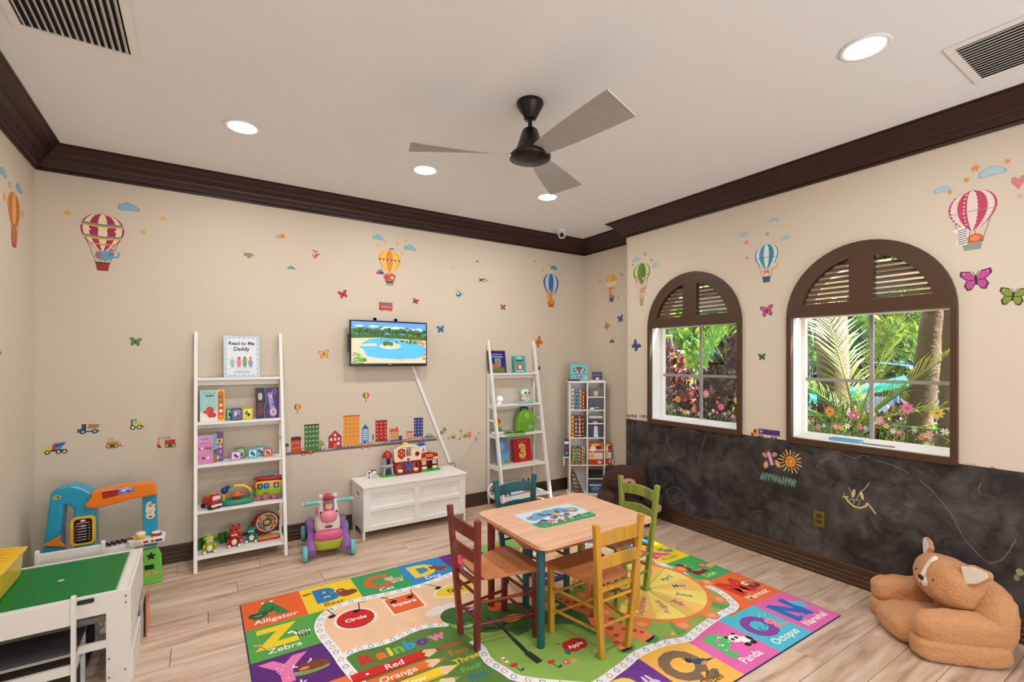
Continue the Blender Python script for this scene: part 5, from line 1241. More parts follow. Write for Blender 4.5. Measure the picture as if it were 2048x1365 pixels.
for i, (c_, r_) in enumerate((((60, 150, 170), .052), ((120, 190, 60), .046), ((236, 190, 50), .041), ((236, 120, 40), .036), ((206, 50, 30), .031))):
    MB().ball((0, 0, .048+i*.025), (2*r_, 2*r_, .027), k=2.6).o('ring', pl(c_), sr_)
MB().ball((0, 0, .175), (.03, .03, .03)).o('top_knob', pl((236, 140, 40)), sr_)
bp_ = root('toddler_backpack', 'lime green toy backpack with a round badge on the right ladder shelf', 'backpack', (lp(1050, 4.42), 4.42, .760))
BG = mat('lime_fabric', (118, 176, 36), .75, bump=.1, bscale=120)
prof = [(-.108, 0), (.108, 0), (.116, .05), (.112, .15), (.085, .215), (.04, .238), (-.04, .238), (-.085, .215), (-.112, .15), (-.116, .05)]
MB().prism(prof, .085, frame((0, .045, 0), (1, 0, 0), (0, 0, 1)) @ T(0, 0, 0)).o('bag', BG, bp_, bev=.022, seg=4)
MB().prism([(-.09, .004), (.095, .004), (.10, .06), (.095, .125), (-.088, .115), (-.10, .05)], .022, frame((0, -.034, 0), (1, 0, 0), (0, 0, 1))).o('front_pocket', mat('green_fabric', (104, 160, 30), .75), bp_, bev=.008, seg=3)
MB().cyl((-.002, -.040, .178), (-.002, -.046, .178), .024, n=24).o('badge', pl((230, 232, 226)), bp_); MB().cyl((-.002, -.046, .178), (-.002, -.0475, .178), .018, n=20).o('badge_face', pl((130, 180, 150)), bp_)
MB().box((.035, -.0575, .055), (.062, .003, .036)).o('label_patch', pl((150, 180, 210)), bp_, bev=.001); A = Art(.0003); A.text('A B C', 0, -.006, (60, 90, 140), w=.04); A.o('patch_print', PGLOSS, bp_, frame((.035, -.0594, .055), (1, 0, 0), (0, 0, 1)))
MB().tube([(-.05, .02, .225), (-.045, .02, .262), (.045, .02, .262), (.05, .02, .225)], .009, 8).o('top_handle', mat('navy_webbing', (34, 46, 76), .8), bp_)
MB().tube([(.112, .01, .17), (.135, .02, .11), (.118, .01, .04)], .008, 8).o('strap', BG, bp_)
tt = root('toy_tablet', 'lime green toy tablet with navy trim lying flat on the third shelf', 'toy', (lp(1026, 4.335), 4.30, .760), radians(-10))
MB().prism(rrect(-.115, .115, -.045, .045, .02), .018, T(0, 0, 0)).o('case', pl((120, 200, 50)), tt, bev=.004); MB().prism(rrect(-.02, .10, -.035, .02, .008), .006, T(0, 0, .018)).o('screen', pl((40, 60, 50)), tt); MB().prism(rrect(-.10, -.035, -.02, .04, .008), .008, T(0, 0, .018)).o('navy_key_panel', pl((34, 50, 110)), tt)
def d_skyb(A, w, h):
    A.rect(-w/2, 0, w/2, h, (96, 146, 206)); A.rect(-w/2, 0, w/2, h*.45, (120, 176, 210), 1); A.poly([(-w/2, 0), (w/2, 0), (w/2, h*.12), (0, h*.07), (-w/2, h*.03)], (170, 160, 90), 2); A.ell(w*.2, h*.12, w*.05, h*.06, (110, 90, 60), 3)
    A.text('little', 0, h*.74, (220, 228, 240), w=w*.4, l=2); A.text('Star', 0, h*.62, (220, 228, 240), w=w*.5, l=2); A.star(0, h*.88, w*.07, (230, 236, 245), 2); A.rect(-w*.2, h*.55, w*.2, h*.565, (200, 214, 235), 2)
shelf_book('sky blue picture book with a low golden shore on the fourth shelf', 993, 1021, 880, .427, 4.38, .018, (80, 120, 180), d_skyb, yaw=.12)
def d_three(A, w, h):
    A.rect(-w/2, 0, w/2, h, (196, 28, 22)); A.text('3', 0, h*.22, (236, 196, 110), h=h*.56, l=1, bold=.07)
    A.text('STORIES', 0, h*.84, (226, 150, 100), w=w*.5, l=1); A.text('for bedtime', 0, h*.1, (236, 196, 120), w=w*.3, l=1)
    for i, (x_, y_) in enumerate(((-.04, .68), (.1, .62), (.12, .5), (.1, .36), (-.02, .30), (0, .52))): A.ell(w*x_, h*y_, w*.035, h*.02, ((120, 130, 60), (60, 90, 80), (206, 90, 60))[i % 3], 2, n=10)
    for i in range(7): A.line([(-w*.42, h*(.1+.12*i)), (-w*.34, h*(.14+.12*i))], w*.014, (220, 90, 60), 1); A.line([(w*.42, h*(.1+.12*i)), (w*.34, h*(.14+.12*i))], w*.014, (220, 90, 60), 1)
shelf_book('bright red book with a large golden 3 on the fourth shelf', 1028, 1065, 880, .427, 4.40, .014, (180, 24, 20), d_three)
sb = root('steering_toy', 'black and white spoked toy wheel on the bottom of the right ladder shelf', 'toy', (lp(990, 4.30), 4.32, .108))
MB().lathe([(.060, -.008), (.074, -.008), (.078, 0), (.074, .008), (.060, .008), (.060, -.008)], (0, 0, .079), 28, rot(pi/2-.12)).o('rim', WHITEP, sb)
for i in range(6): a = i*pi/3; MB().cyl((0, 0, .079), (.062*cos(a), 0, .079+.062*sin(a)), .005, n=8).o('spoke', pl((90, 90, 96)), sb)
MB().ball((0, 0, .079), (.04, .02, .04)).o('hub', pl((30, 30, 32)), sb)
bl = root('black_toy_figure', 'glossy black toy beside the white wheel on the bottom shelf', 'toy', (lp(1009, 4.30), 4.31, .108)); MB().ball((0, 0, .045), (.07, .06, .09)).o('body', pl((18, 18, 20), .15), bl); MB().ball((.018, -.012, .10), (.05, .05, .045)).o('head', pl((210, 210, 214)), bl); MB().tube([(.01, -.03, .07), (.04, -.05, .03), (.055, -.05, .012)], .008, 8).o('arm', pl((18, 18, 20), .15), bl)
wbx = root('white_activity_box', 'white toy box with a green panel and printed lid behind the teal chair', 'toy', (lp(1031, 4.33), 4.34, .108), radians(6))
MB().prism(rrect(-.085, .085, -.06, .06, .012), .035, T(0, 0, 0)).o('case', WHITEP, wbx, bev=.003); MB().box((0, .055, .075), (.16, .012, .085), rot(-.25)).o('lid', WHITEP, wbx, bev=.003)
MB().bb(-.07, .07, -.02, .03, .035, .038).o('green_panel', pl((120, 160, 70)), wbx); A = Art(.0003); [A.ell(-.05+.025*i, .0+.01*(i % 2), .013, .013, ((40, 60, 120), (190, 50, 50), (220, 140, 120), (40, 40, 60), (90, 60, 110))[i], 0, n=12) for i in range(5)]; A.o('lid_print', PGLOSS, wbx, frame((0, .046, .078), (1, 0, 0), (0, .25, 1)))
MB().bb(-.086, .086, -.062, -.058, .004, .012).o('blue_stripe', pl((40, 90, 160)), wbx)
yt = root('yellow_figure_toy', 'yellow and blue toy with an orange base at the right of the bottom shelf', 'toy', (lp(1053, 4.33), 4.34, .108))
MB().lathe([(0, 0), (.045, 0), (.045, .01), (.03, .018), (0, .018)], n=20).o('base', pl((224, 120, 40)), yt); MB().ball((0, 0, .05), (.06, .05, .07)).o('body', pl((200, 180, 60)), yt); MB().ball((-.04, 0, .035), (.04, .035, .045)).o('blue_side', pl((50, 80, 170)), yt); MB().ball((.0, .0, .1), (.065, .055, .06)).o('head', pl((190, 190, 80)), yt); MB().ball((0, -.028, .1), (.024, .012, .02)).o('nose', pl((120, 70, 40)), yt)
for sg in (-1, 1): MB().ball((sg*.034, .0, .125), (.024, .014, .04)).o('ear', pl((40, 38, 36)), yt)

# ------------------------------------------------------------------ farm playset and cow on the chest
FY = 4.43
fm = root('farm_playset', 'red and cream plastic barn playset with a silo on the toy chest', 'toy farm', (1.70, FY, CHZ))
fx = lambda px: bk(px, 900, FY-.03).x-1.70
fz = lambda py, px=810: bk(px, py, FY-.03).z-CHZ
RD, CR, GN = pl((184, 26, 22)), pl((244, 226, 196)), pl((50, 170, 50))
MB().prism(rrect(fx(760), fx(790), -.075, .04, .03), .014, T(0, 0, 0)).o('silo_base', GN, fm, bev=.004)
MB().prism(rrect(fx(788), fx(840), -.075, .05, .01), .016, T(0, 0, 0)).o('barn_base', pl((128, 34, 24)), fm, bev=.004)
MB().prism(rrect(fx(838), fx(879), -.07, .05, .02), .014, T(0, 0, 0)).o('stall_base', GN, fm, bev=.004)
sx = fx(776)
for a in range(4):
    b = pi/4+a*pi/2; MB().tube([(sx+.060*cos(b), -.01+.045*sin(b), .012), (sx+.052*cos(b), -.01+.04*sin(b), .06), (sx+.038*cos(b), -.01+.03*sin(b), .095)], .012, 8).o('silo_leg', pl((176, 172, 170)), fm)
MB().cyl((sx, -.01, .09), (sx, -.01, .105), .058, n=24).o('silo_deck', pl((190, 186, 184)), fm); MB().cyl((sx, -.01, .105), (sx, -.01, .175), .038, n=24).o('silo_drum', pl((186, 182, 180)), fm)
MB().box((sx-.002, -.046, .14), (.036, .010, .055)).o('silo_window', pl((30, 30, 66)), fm); MB().lathe([(.052, 0), (.050, .012), (.034, .042), (.012, .056), (0, .066)], (sx, -.01, .172), 24).o('silo_dome', RD, fm)
MB().ball((sx, -.02, .035), (.04, .03, .045)).o('blue_pump', pl((30, 60, 140)), fm)
bx0, bx1 = fx(790), fx(839)
bw = MB(); hx_ = (bx1+bx0)/2; bwid = (bx1-bx0)/2
bw.prism([(bx0, .014), (bx1, .014), (bx1, .125), (bx0, .125)], .018, frame((0, -.02, 0), (1, 0, 0), (0, 0, 1)), [[(bx0+.020, .02), (bx0+.020, .08), (bx0+.045, .105), (bx0+.070, .08), (bx0+.070, .02)], [(bx1-.075, .02), (bx1-.075, .085), (bx1-.05, .105), (bx1-.02, .085), (bx1-.02, .02)]])
bw.bb(bx0, bx0+.012, -.02, .04, .014, .125); bw.bb(bx1-.012, bx1, -.02, .04, .014, .125); bw.o('lower_walls', RD, fm, bev=.002)
MB().box((hx_, -.045, .062), (.052, .010, .105)).o('blue_door', pl((30, 40, 130)), fm, bev=.002)
A = Art(.0003); A.line([(-.022, -.048), (.022, .048)], .005, (120, 150, 220)); A.line([(.022, -.048), (-.022, .048)], .005, (120, 150, 220), 1); A.line([(-.023, -.05), (-.023, .05), (.023, .05), (.023, -.05), (-.023, -.05)], .004, (120, 150, 220), 2); A.o('door_cross', PGLOSS, fm, frame((hx_, -.0505, .062), (1, 0, 0), (0, 0, 1)))
up = [(bx0-.01, .122), (bx1+.01, .122), (bx1+.01, .235), (bx1-.03, .262), (hx_, .285), (bx0+.03, .262), (bx0-.02, .235)]
wh = [(hx_-.020, .165), (hx_-.020, .235), (hx_+.005, .25), (hx_+.03, .235), (hx_+.03, .165)]
MB().prism(up, .03, frame((0, -.025, 0), (1, 0, 0), (0, 0, 1)), [wh]).o('upper_front', CR, fm, bev=.003)
MB().prism([(hx_-.018, .165), (hx_+.005, .165), (hx_+.005, .245), (hx_-.018, .235)], .006, frame((0, -.02, 0), (1, 0, 0), (0, 0, 1))).o('loft_back', pl((170, 110, 80)), fm)
MB().prism([(bx0+.02, .168), (bx0+.088, .168), (bx0+.088, .235), (bx0+.054, .25), (bx0+.02, .235)], .008, frame((0, -.056, 0), (1, 0, 0), (0, 0, 1)), [[(bx0+.03, .178), (bx0+.03, .22), (bx0+.054, .235), (bx0+.078, .22), (bx0+.078, .178)]]).o('loft_door', RD, fm, bev=.0015)
lx = bx0+.054
MB().beam((lx-.026, -.060, .176), (lx+.026, -.060, .232), .008, .006, (0, 1, 0)).beam((lx+.026, -.060, .176), (lx-.026, -.060, .232), .008, .006, (0, 1, 0)).o('door_brace', RD, fm)
MB().lathe([(.014, -.003), (.021, -.003), (.021, .003), (.014, .003), (.014, -.003)], (bx1-.035, -.060, .185), 20, rot(pi/2)).cyl((bx1-.05, -.06, .185), (bx1-.02, -.06, .185), .003, n=6).cyl((bx1-.035, -.06, .17), (bx1-.035, -.06, .2), .003, n=6).o('cart_wheel', RD, fm)
MB().ball((bx0+.054, -.062, .165), (.034, .014, .034)).o('red_knob', RD, fm); MB().ball((hx_, -.058, .14), (.03, .008, .02)).o('heart_badge', RD, fm)
MB().ball((hx_-.02, -.02, .285), (.055, .03, .03), k=3).o('yellow_vane', pl((240, 196, 40)), fm); MB().ball((bx1+.02, -.02, .265), (.09, .03, .035), k=2).o('blue_cockerel', pl((20, 90, 190)), fm)
MB().prism([(bx1+.0, .19), (bx1+.065, .19), (bx1+.052, .25), (bx1+.012, .25)], .01, frame((0, -.04, 0), (1, 0, 0), (0, 0, 1)), [[(bx1+.018, .198), (bx1+.024, .235), (bx1+.04, .235), (bx1+.048, .198)]]).o('bell_frame', WHITEP, fm, bev=.001); MB().ball((bx1+.033, -.045, .21), (.02, .015, .025)).o('bell', pl((150, 140, 110)), fm)
s0, s1 = fx(841), fx(874)
MB().prism([(s0, .11), (s1+.01, .11), (s1, .165), ((s0+s1)/2, .185), (s0-.005, .168)], .012, frame((0, -.03, 0), (1, 0, 0), (0, 0, 1))).o('stall_sign', RD, fm, bev=.002)
A = Art(.0003); A.rect(-.035, -.012, .035, .012, (226, 190, 130)); A.text('BARN', 0, -.007, (90, 40, 30), w=.05, l=1, bold=.03); A.o('sign_print', PGLOSS, fm, frame(((s0+s1)/2, -.0425, .15), (1, 0, 0), (0, 0, 1)))
MB().bb(s0, s0+.012, -.03, .04, .012, .115).bb(s1-.004, s1+.008, -.03, .04, .012, .115).bb(s0, s1+.008, .03, .04, .012, .115).o('stall_walls', RD, fm); MB().bb(s0-.004, s1+.014, -.05, .04, .105, .113).o('stall_counter', pl((214, 190, 150)), fm, bev=.002)
for xx, c_ in ((s0+.03, (236, 170, 50)), (s1-.02, (240, 214, 120))): MB().lathe([(0, 0), (.026, 0), (.03, .012), (.018, .02), (0, .018)], (xx, -.035, .113), 16).o('food_bowl', pl(c_), fm)
for xx in (s0+.035, s1-.03): MB().box((xx, -.034, .082), (.042, .004, .040)).o('stall_flap', pl((226, 214, 206)), fm); MB().ball((xx, -.04, .03), (.055, .03, .034), k=3).o('feed_bale', pl((230, 222, 196)), fm)
for xx in (bx0+.045, bx1-.045): MB().ball((xx, -.045, .032), (.05, .03, .034), k=4).o('feed_bale', pl((236, 214, 160)), fm)
cw = root('toy_cow', 'tiny white and black toy cow standing on the toy chest, left of the barn', 'toy animal', (1.315, 4.40, CHZ), radians(30))
MB().ball((0, .01, .042), (.055, .08, .052)).ball((0, -.038, .052), (.04, .038, .042)).o('body', WHITEP, cw)
for sx_ in (-1, 1):
    for sy_ in (-1, 1): MB().cyl((sx_*.016, .01+sy_*.024, 0), (sx_*.016, .01+sy_*.024, .035), .010, n=10).o('leg', WHITEP, cw)
    MB().ball((sx_*.024, -.03, .068), (.018, .010, .010)).o('ear', pl((24, 22, 24)), cw)
MB().ball((0, -.056, .044), (.03, .014, .02)).o('muzzle', pl((226, 150, 150)), cw); MB().ball((.018, .02, .058), (.026, .03, .026)).ball((-.02, 0, .05), (.016, .026, .022)).ball((0, -.03, .075), (.026, .022, .010)).o('black_patch', pl((24, 22, 24)), cw)

# ------------------------------------------------------------------ ride-on unicorn
PK, PU, TQ, LG, IV = pl((222, 96, 140)), pl((150, 100, 180)), pl((110, 196, 200)), pl((176, 186, 40)), pl((240, 230, 220))
uc = root('ride_on_unicorn', 'white and pink ride-on unicorn with purple legs and turquoise wheels', 'ride-on toy', (.880, 4.17, 0), radians(-8))
bd = MB()
rings = [(.02, -.17, .17, .105), (.04, -.155, .215, .12), (.03, -.15, .27, .10), (0, -.14, .33, .082)]
bd.ball((0, -.02, .20), (.20, .34, .16), k=2.5, n=7); bd.ball((0, -.115, .225), (.185, .15, .26), k=2.4, n=7); bd.ball((0, -.13, .335), (.155, .135, .22), k=2.3, n=7); bd.ball((0, .16, .21), (.15, .12, .17))
bd.o('body', IV, uc)
MB().ball((0, -.178, .315), (.130, .110, .105), rot(.2), k=2.4, n=7).o('muzzle', pl((236, 140, 160)), uc)
MB().ball((0, -.185, .165), (.215, .085, .090), k=3, n=6).o('front_bumper', PK, uc)
MB().ball((0, -.14, .10), (.235, .16, .11), k=4, n=6).o('lime_base', LG, uc)
MB().bb(-.09, .09, -.10, .22, .055, .10).o('underframe', pl((70, 60, 80)), uc, bev=.01)
MB().ball((0, -.172, .385), (.088, .050, .15), rot(-.12), k=3, n=6).o('purple_face_panel', PU, uc)
MB().cyl((0, -.190, .395), (0, -.204, .397), .026, n=24).o('orange_button', pl((240, 160, 40)), uc); MB().ball((0, -.165, .452), (.10, .08, .03)).o('crown_band', pl((170, 24, 60)), uc); MB().ball((0, -.205, .425), (.05, .008, .016)).o('green_bow', pl((80, 150, 90)), uc)
MB().tube([(0, -.06, .44), (0, -.02, .40), (0, 0, .32), (0, .02, .26)], [.03, .04, .04, .03], 10).o('mane', pl((176, 30, 70)), uc)
MB().ball((0, .08, .29), (.17, .20, .05), k=3).o('seat', PK, uc); MB().ball((0, -.190, .232), (.060, .012, .024)).o('grey_badge', pl((90, 88, 104)), uc)
MB().cyl((-.19, -.12, .412), (.19, -.12, .418), .0085).o('handlebar_core', IV, uc)
for sg in (-1, 1):
    MB().lathe([(.016, 0), (.017, .085), (.022, .09), (.022, .10), (.0, .102)], (sg*.075, -.12, .413+sg*.002), 18, rot(0, sg*pi/2, 0)).o('handle_grip', TQ, uc)
    MB().ball((sg*.060, -.185, .345), (.014, .012, .022)).o('eye', pl((20, 40, 40)), uc)
    MB().ball((sg*.052, -.09, .445), (.03, .02, .05), rot(0, sg*.4, 0)).o('ear', IV, uc)
    MB().tube([(sg*.135, .26, .085), (sg*.135, .22, .155), (sg*.13, .12, .20), (sg*.125, .0, .185), (sg*.125, -.10, .13), (sg*.13, -.20, .10), (sg*.13, -.26, .065)], [.028, .032, .030, .028, .030, .034, .034], 12).o('rocker_leg', PU, uc)
    for yy in (-.24, .26): MB().lathe([(0, -.018), (.05, -.018), (.058, -.012), (.060, 0), (.058, .012), (.05, .018), (0, .018)], (sg*.175, yy, .060), 26, rot(0, pi/2, 0)).o('wheel', TQ, uc); MB().cyl((sg*.194, yy, .06), (sg*.198, yy, .06), .018, n=16).o('hub_cap', PU, uc)

# ------------------------------------------------------------------ activity table with green building plate
WT2 = mat('white_board', (232, 230, 224), .38)
AX0, AX1, AY0, AY1, AZ = -.925, -.283, 2.935, 3.535, .452
at_ = root('activity_table', 'white wooden activity table with a green studded building plate top', 'table', ((AX0+AX1)/2, (AY0+AY1)/2, 0))
cx, cy = (AX0+AX1)/2, (AY0+AY1)/2; hx, hy = (AX1-AX0)/2, (AY1-AY0)/2
MB().bb(-hx, hx-.006, -hy+.018, hy-.018, AZ-.020, AZ-.008).o('tabletop', WT2, at_)
rim = MB(); rim.bb(-hx, hx-.09, -hy, -hy+.018, AZ-.095, AZ); rim.bb(-hx, hx-.09, hy-.018, hy, AZ-.095, AZ); rim.bb(hx-.053, hx-.030, -hy+.018, hy-.018, AZ-.060, AZ-.002); rim.o('apron', WT2, at_, bev=.002)
MB().prism(rrect(-.03, .03, -.010, .010, .006), .003, frame((.158, -hy-.002, AZ-.018), (1, 0, 0), (0, 0, 1))).o('finger_slot', pl((30, 44, 40)), at_)
for sx_ in (-1, 1):
    for sy_ in (-1, 1): MB().bb(sx_*(hx-.092), sx_*hx, sy_*hy, sy_*(hy-.016), 0, AZ).o('leg', WT2, at_, bev=.003)
MB().bb(hx-.014, hx, -hy+.016, hy-.016, .19, AZ-.002).o('end_panel', WT2, at_, bev=.002); MB().bb(hx-.012, hx+.008, -hy+.016, hy-.016, .0, .15).o('book_pocket', WT2, at_, bev=.003)
rl_ = MB(); rl_.bb(-hx+.02, hx-.02, -hy+.002, -hy+.016, .195, .230); rl_.bb(-hx+.02, hx-.02, hy-.016, hy-.002, .195, .230); rl_.bb(-hx+.05, hx-.05, -.01, .01, .20, .23); rl_.o('lower_rail', WT2, at_)
for x_, z_ in ((hx-.018, AZ-.03), (hx-.018, AZ-.06), (hx-.08, .14), (hx-.02, .07), (hx-.08, .05)): MB().cyl((x_, -hy, z_), (x_, -hy-.002, z_), .0045, n=12).o('screw_head', mat('screw_steel', (150, 146, 140), .35, metal=.8), at_)
gx0, gx1, gy0, gy1 = -hx+.02, hx-.060, -hy+.045, hy-.020
GP = pl((8, 132, 58), .35)
MB().bb(gx0, gx1, gy0, gy1, AZ-.008, AZ-.004).o('building_plate', GP, at_)
sd = MB(); p_ = .0105; nx_ = int((gx1-gx0)/p_); ny_ = int((gy1-gy0)/p_); hexa = [(cos(k*pi/3), sin(k*pi/3)) for k in range(6)]
vv, ff = [], []
for i in range(nx_):
    for j in range(ny_):
        x_, y_ = gx0+(i+.5)*p_, gy0+(j+.5)*p_; b = len(vv)
        for zz in (AZ-.004, AZ-.002): vv += [(x_+.0033*a, y_+.0033*c, zz) for a, c in hexa]
        ff += [(b+6, b+7, b+8, b+9, b+10, b+11)]+[(b+k, b+(k+1) % 6, b+6+(k+1) % 6, b+6+k) for k in range(6)]
sd.add(vv, ff); st = sd.o('stud', GP, at_); st['kind'] = 'stuff'
MB().lathe([(0, 0), (.011, 0), (.013, .004), (.011, .006), (0, .004)], (.02, -.01, AZ-.002), 16).o('centre_cap', pl((190, 200, 180)), at_)
# grey storage trays under the table
for k_, (y_, lb) in enumerate(((-.12, 'dark grey fabric storage tray under the green-topped table, front one'), (.14, 'dark grey fabric storage tray under the green-topped table, rear one'))):
    tr_ = root('storage_tray', lb, 'storage bin', (cx-.08, cy+y_, .0), 0, 'trays under the activity table')
    t_ = MB().prism([(-.20, -.11), (.20, -.11), (.20, .11), (-.20, .11)], .17, T(0, 0, .008), [[(-.19, -.10), (-.19, .10), (.19, .10), (.19, -.10)]]); t_.bb(-.2, .2, -.11, .11, 0, .008); t_.o('tray', mat('charcoal_fabric', (52, 52, 56), .8, bump=.1, bscale=90), tr_)
# picture books in the end pocket
book_('book', 'white-backed picture book leaning in the end pocket of the activity table', None, (AX1+.016, 3.40, .0), radians(90)-.05, .18, .215, .008, (214, 214, 210), lambda A, w, h: (A.rect(-w/2, 0, w/2, h, (206, 208, 206)), A.ell(w*.1, h*.7, w*.25, h*.12, (120, 140, 100), 1), A.ell(-w*.2, h*.8, w*.15, h*.1, (150, 150, 160), 1)), lean=.0)
book_('book', 'orange-edged picture book at the far end of the activity table pocket', None, (AX1+.030, 3.44, .0), radians(90)-.03, .15, .24, .006, (214, 120, 70), lambda A, w, h: (A.rect(-w/2, 0, w/2, h, (222, 150, 110)), A.ell(0, h*.8, w*.3, h*.1, (150, 90, 50), 1)), lean=.0)
def wchair(x, y, rz, label):
    c = root('white_child_chair', label, 'chair', (x, y, 0), rz, 'white chairs at the activity table')
    for sg in (-1, 1):
        MB().prism(rrect(-.013, .013, 0, .502, .010), .016, frame((sg*.14+.008, 0, 0), (0, 1, 0), (0, 0, 1)) @ Matrix.Rotation(pi, 4, 'Y')).o('back_post', WT2, c, bev=.003)
        MB().bb(sg*.14-.009, sg*.14+.009, .19, .215, 0, .245).o('front_leg', WT2, c, bev=.003)
        MB().bb(sg*.14-.007, sg*.14+.007, .013, .19, .16, .20).o('side_rail', WT2, c)
    MB().bb(-.135, .135, -.007, .007, .372, .482).o('back_panel', WT2, c, bev=.003); MB().bb(-.15, .15, .0, .235, .245, .258).o('seat', mat('grey_seat', (58, 58, 62), .22), c, bev=.003, label='glossy dark grey seat')
    MB().bb(-.135, .135, -.007, .007, .155, .197).o('lower_rail', WT2, c)
    return c
wchair(-.615, 2.853, 0, 'white child chair on the near side of the activity table')
wchair(-.615, 3.635, pi, 'white child chair behind the far side of the activity table')
yb_ = root('yellow_brick_box', 'translucent yellow storage box with ridged lid standing on the green plate', 'storage box', (-.845, 3.24, AZ-.002), radians(0))
YM = mat('yellow_box_plastic', (240, 192, 20), .3, coat=.2)
v = []; bw_, bh_ = .085, .19
bx = MB().box((0, 0, .062), (.15, .36, .124), taper=1.10); bx.o('box', mat('clear_yellow_plastic', (226, 190, 60), .25), yb_, bev=.01, seg=3)
MB().box((0, 0, .132), (.188, .42, .018)).o('lid', YM, yb_, bev=.006, seg=3)
for i in range(9): MB().box((0, -.17+i*.0425, .146), (.13, .020, .014)).o('lid_ridge', YM, yb_, bev=.004)
MB().box((.082, -.18, .09), (.014, .06, .07)).o('latch', YM, yb_, bev=.004)

# ------------------------------------------------------------------ toy food counter (blue, orange, white, green)
BLU, ORG, GRE = pl((36, 156, 192)), pl((240, 126, 20)), pl((120, 200, 80))
wk = root('toy_food_counter', 'large plastic toy food counter with blue arch and orange awning', 'toy kitchen', (-.55, 4.20, 0))
X = lambda px, Y=4.15: bk(px, 1000, Y).x+.55
Z = lambda px, py, Y=4.15: bk(px, py, Y).z
arc = lambda pts, Y=4.15: [(X(a, Y), Z(a, b, Y)) for a, b in pts]
G2 = lambda x, y: (60+x/5.686, 950+y/5.686)
leg = arc([G2(140, 870), G2(215, 330), G2(235, 205), G2(320, 160), G2(470, 128), G2(590, 155), G2(700, 215), G2(720, 290), G2(740, 440), G2(745, 790), G2(500, 800), G2(500, 400), G2(440, 350), G2(380, 350), G2(350, 660), G2(360, 780), G2(330, 850)])
leg = [leg[0], leg[1], leg[2], leg[3], leg[4], leg[5], leg[6], leg[7], leg[8], (leg[9][0], .05), (leg[10][0], .05), leg[11], leg[12], leg[13], leg[14], (leg[15][0]+.0, .05), (leg[0][0]-.02, .05)]
leg = leg[::-1]
ob = MB().prism(leg, .15, frame((0, -.05+.15, 0), (1, 0, 0), (0, 0, 1))).o('blue_arch', BLU, wk, bev=.014, seg=3)
mb_c = arc([G2(475, 500), G2(740, 440), G2(745, 770), G2(480, 810)]); mx0 = mb_c[0][0]; mx1 = mb_c[1][0]; mz0 = (mb_c[2][1]+mb_c[3][1])/2; mz1 = (mb_c[0][1]+mb_c[1][1])/2
MB().prism(rrect(mx0-.004, mx1+.004, mz0, mz1, .03), .018, frame((0, -.050, 0), (1, 0, 0), (0, 0, 1))).o('yellow_menu_frame', pl((236, 190, 30)), wk, bev=.005)
A = Art(.0003); A.poly(rrect(mx0+.012, mx1-.012, mz0+.014, mz1-.014, .018), (28, 20, 22)); mc = (mx0+mx1)/2
for i in range(6): zz = mz0+.035+i*.018; A.line([(mx0+.03, zz), (mx1-.038, zz+.001)], .004, (226, 220, 214), 1); A.ell(mx0+.022, zz, .004, .005, (220, 80, 90), 1, n=8); A.ell(mx1-.026, zz, .004, .004, (210, 180, 120), 1, n=8)
A.line([(mx0+.025, mz1-.045), (mc, mz1-.038), (mx1-.025, mz1-.042)], .008, (226, 100, 100), 1); A.ell(mc, mz1-.026, .014, .006, (240, 236, 230), 1); A.ell(mc, mz1-.06, .014, .008, (120, 190, 190), 1)
A.o('menu_print', PGLOSS, wk, frame((0, -.0685, 0), (1, 0, 0), (0, 0, 1)))
bc = arc([G2(305, 260)])[0]; A = Art(.0003); A.ell(bc[0], bc[1], .020, .014, (226, 190, 60)); A.ell(bc[0], bc[1], .015, .008, (120, 80, 40), 1); A.ell(bc[0]-.004, bc[1], .005, .004, (240, 220, 120), 2, n=8); A.o('round_sticker', PGLOSS, wk, frame((0, -.0510, 0), (1, 0, 0), (0, 0, 1)))
aw = arc([G2(640, 370), G2(630, 340), G2(700, 250), G2(700, 200), G2(830, 160), G2(1100, 105), G2(1400, 78), G2(1430, 110), G2(1450, 220), G2(1180, 265), G2(900, 345), G2(760, 378)])[::-1]
MB().prism(aw[::-1], .055, frame((0, -.020, 0), (1, 0, 0), (0, 0, 1))).o('orange_awning', ORG, wk, bev=.014, seg=3)
inset_ = arc([G2(820, 180), G2(1010, 145), G2(1185, 125), G2(1190, 185), G2(1010, 225), G2(835, 268)])
A = Art(.0003); A.poly([inset_[0], inset_[1], inset_[4], inset_[5]], (176, 34, 30)); A.poly([inset_[1], inset_[2], inset_[3], inset_[4]], (120, 124, 190), 1); c0 = ((inset_[1][0]+inset_[3][0])/2, (inset_[1][1]+inset_[3][1])/2); A.ell(c0[0], c0[1], .03, .010, (220, 220, 240), 2); A.ell(c0[0]+.01, c0[1]-.004, .014, .006, (90, 60, 160), 3)
A.line([inset_[0], inset_[2]], .004, (236, 230, 226), 3); A.line([((inset_[0][0]+inset_[1][0])/2-.004, inset_[0][1]+.004), ((inset_[5][0]+inset_[4][0])/2-.004, inset_[5][1]+.008)], .003, (120, 20, 20), 2); A.o('awning_print', PGLOSS, wk, frame((0, -.0755, 0), (1, 0, 0), (0, 0, 1)))
pr2 = arc([G2(1290, 840), G2(1275, 560), G2(1270, 250), G2(1435, 235), G2(1445, 540), G2(1445, 820)])
MB().prism(pr2[::-1], .05, frame((0, .03, 0), (1, 0, 0), (0, 0, 1))).o('blue_post', BLU, wk, bev=.006)
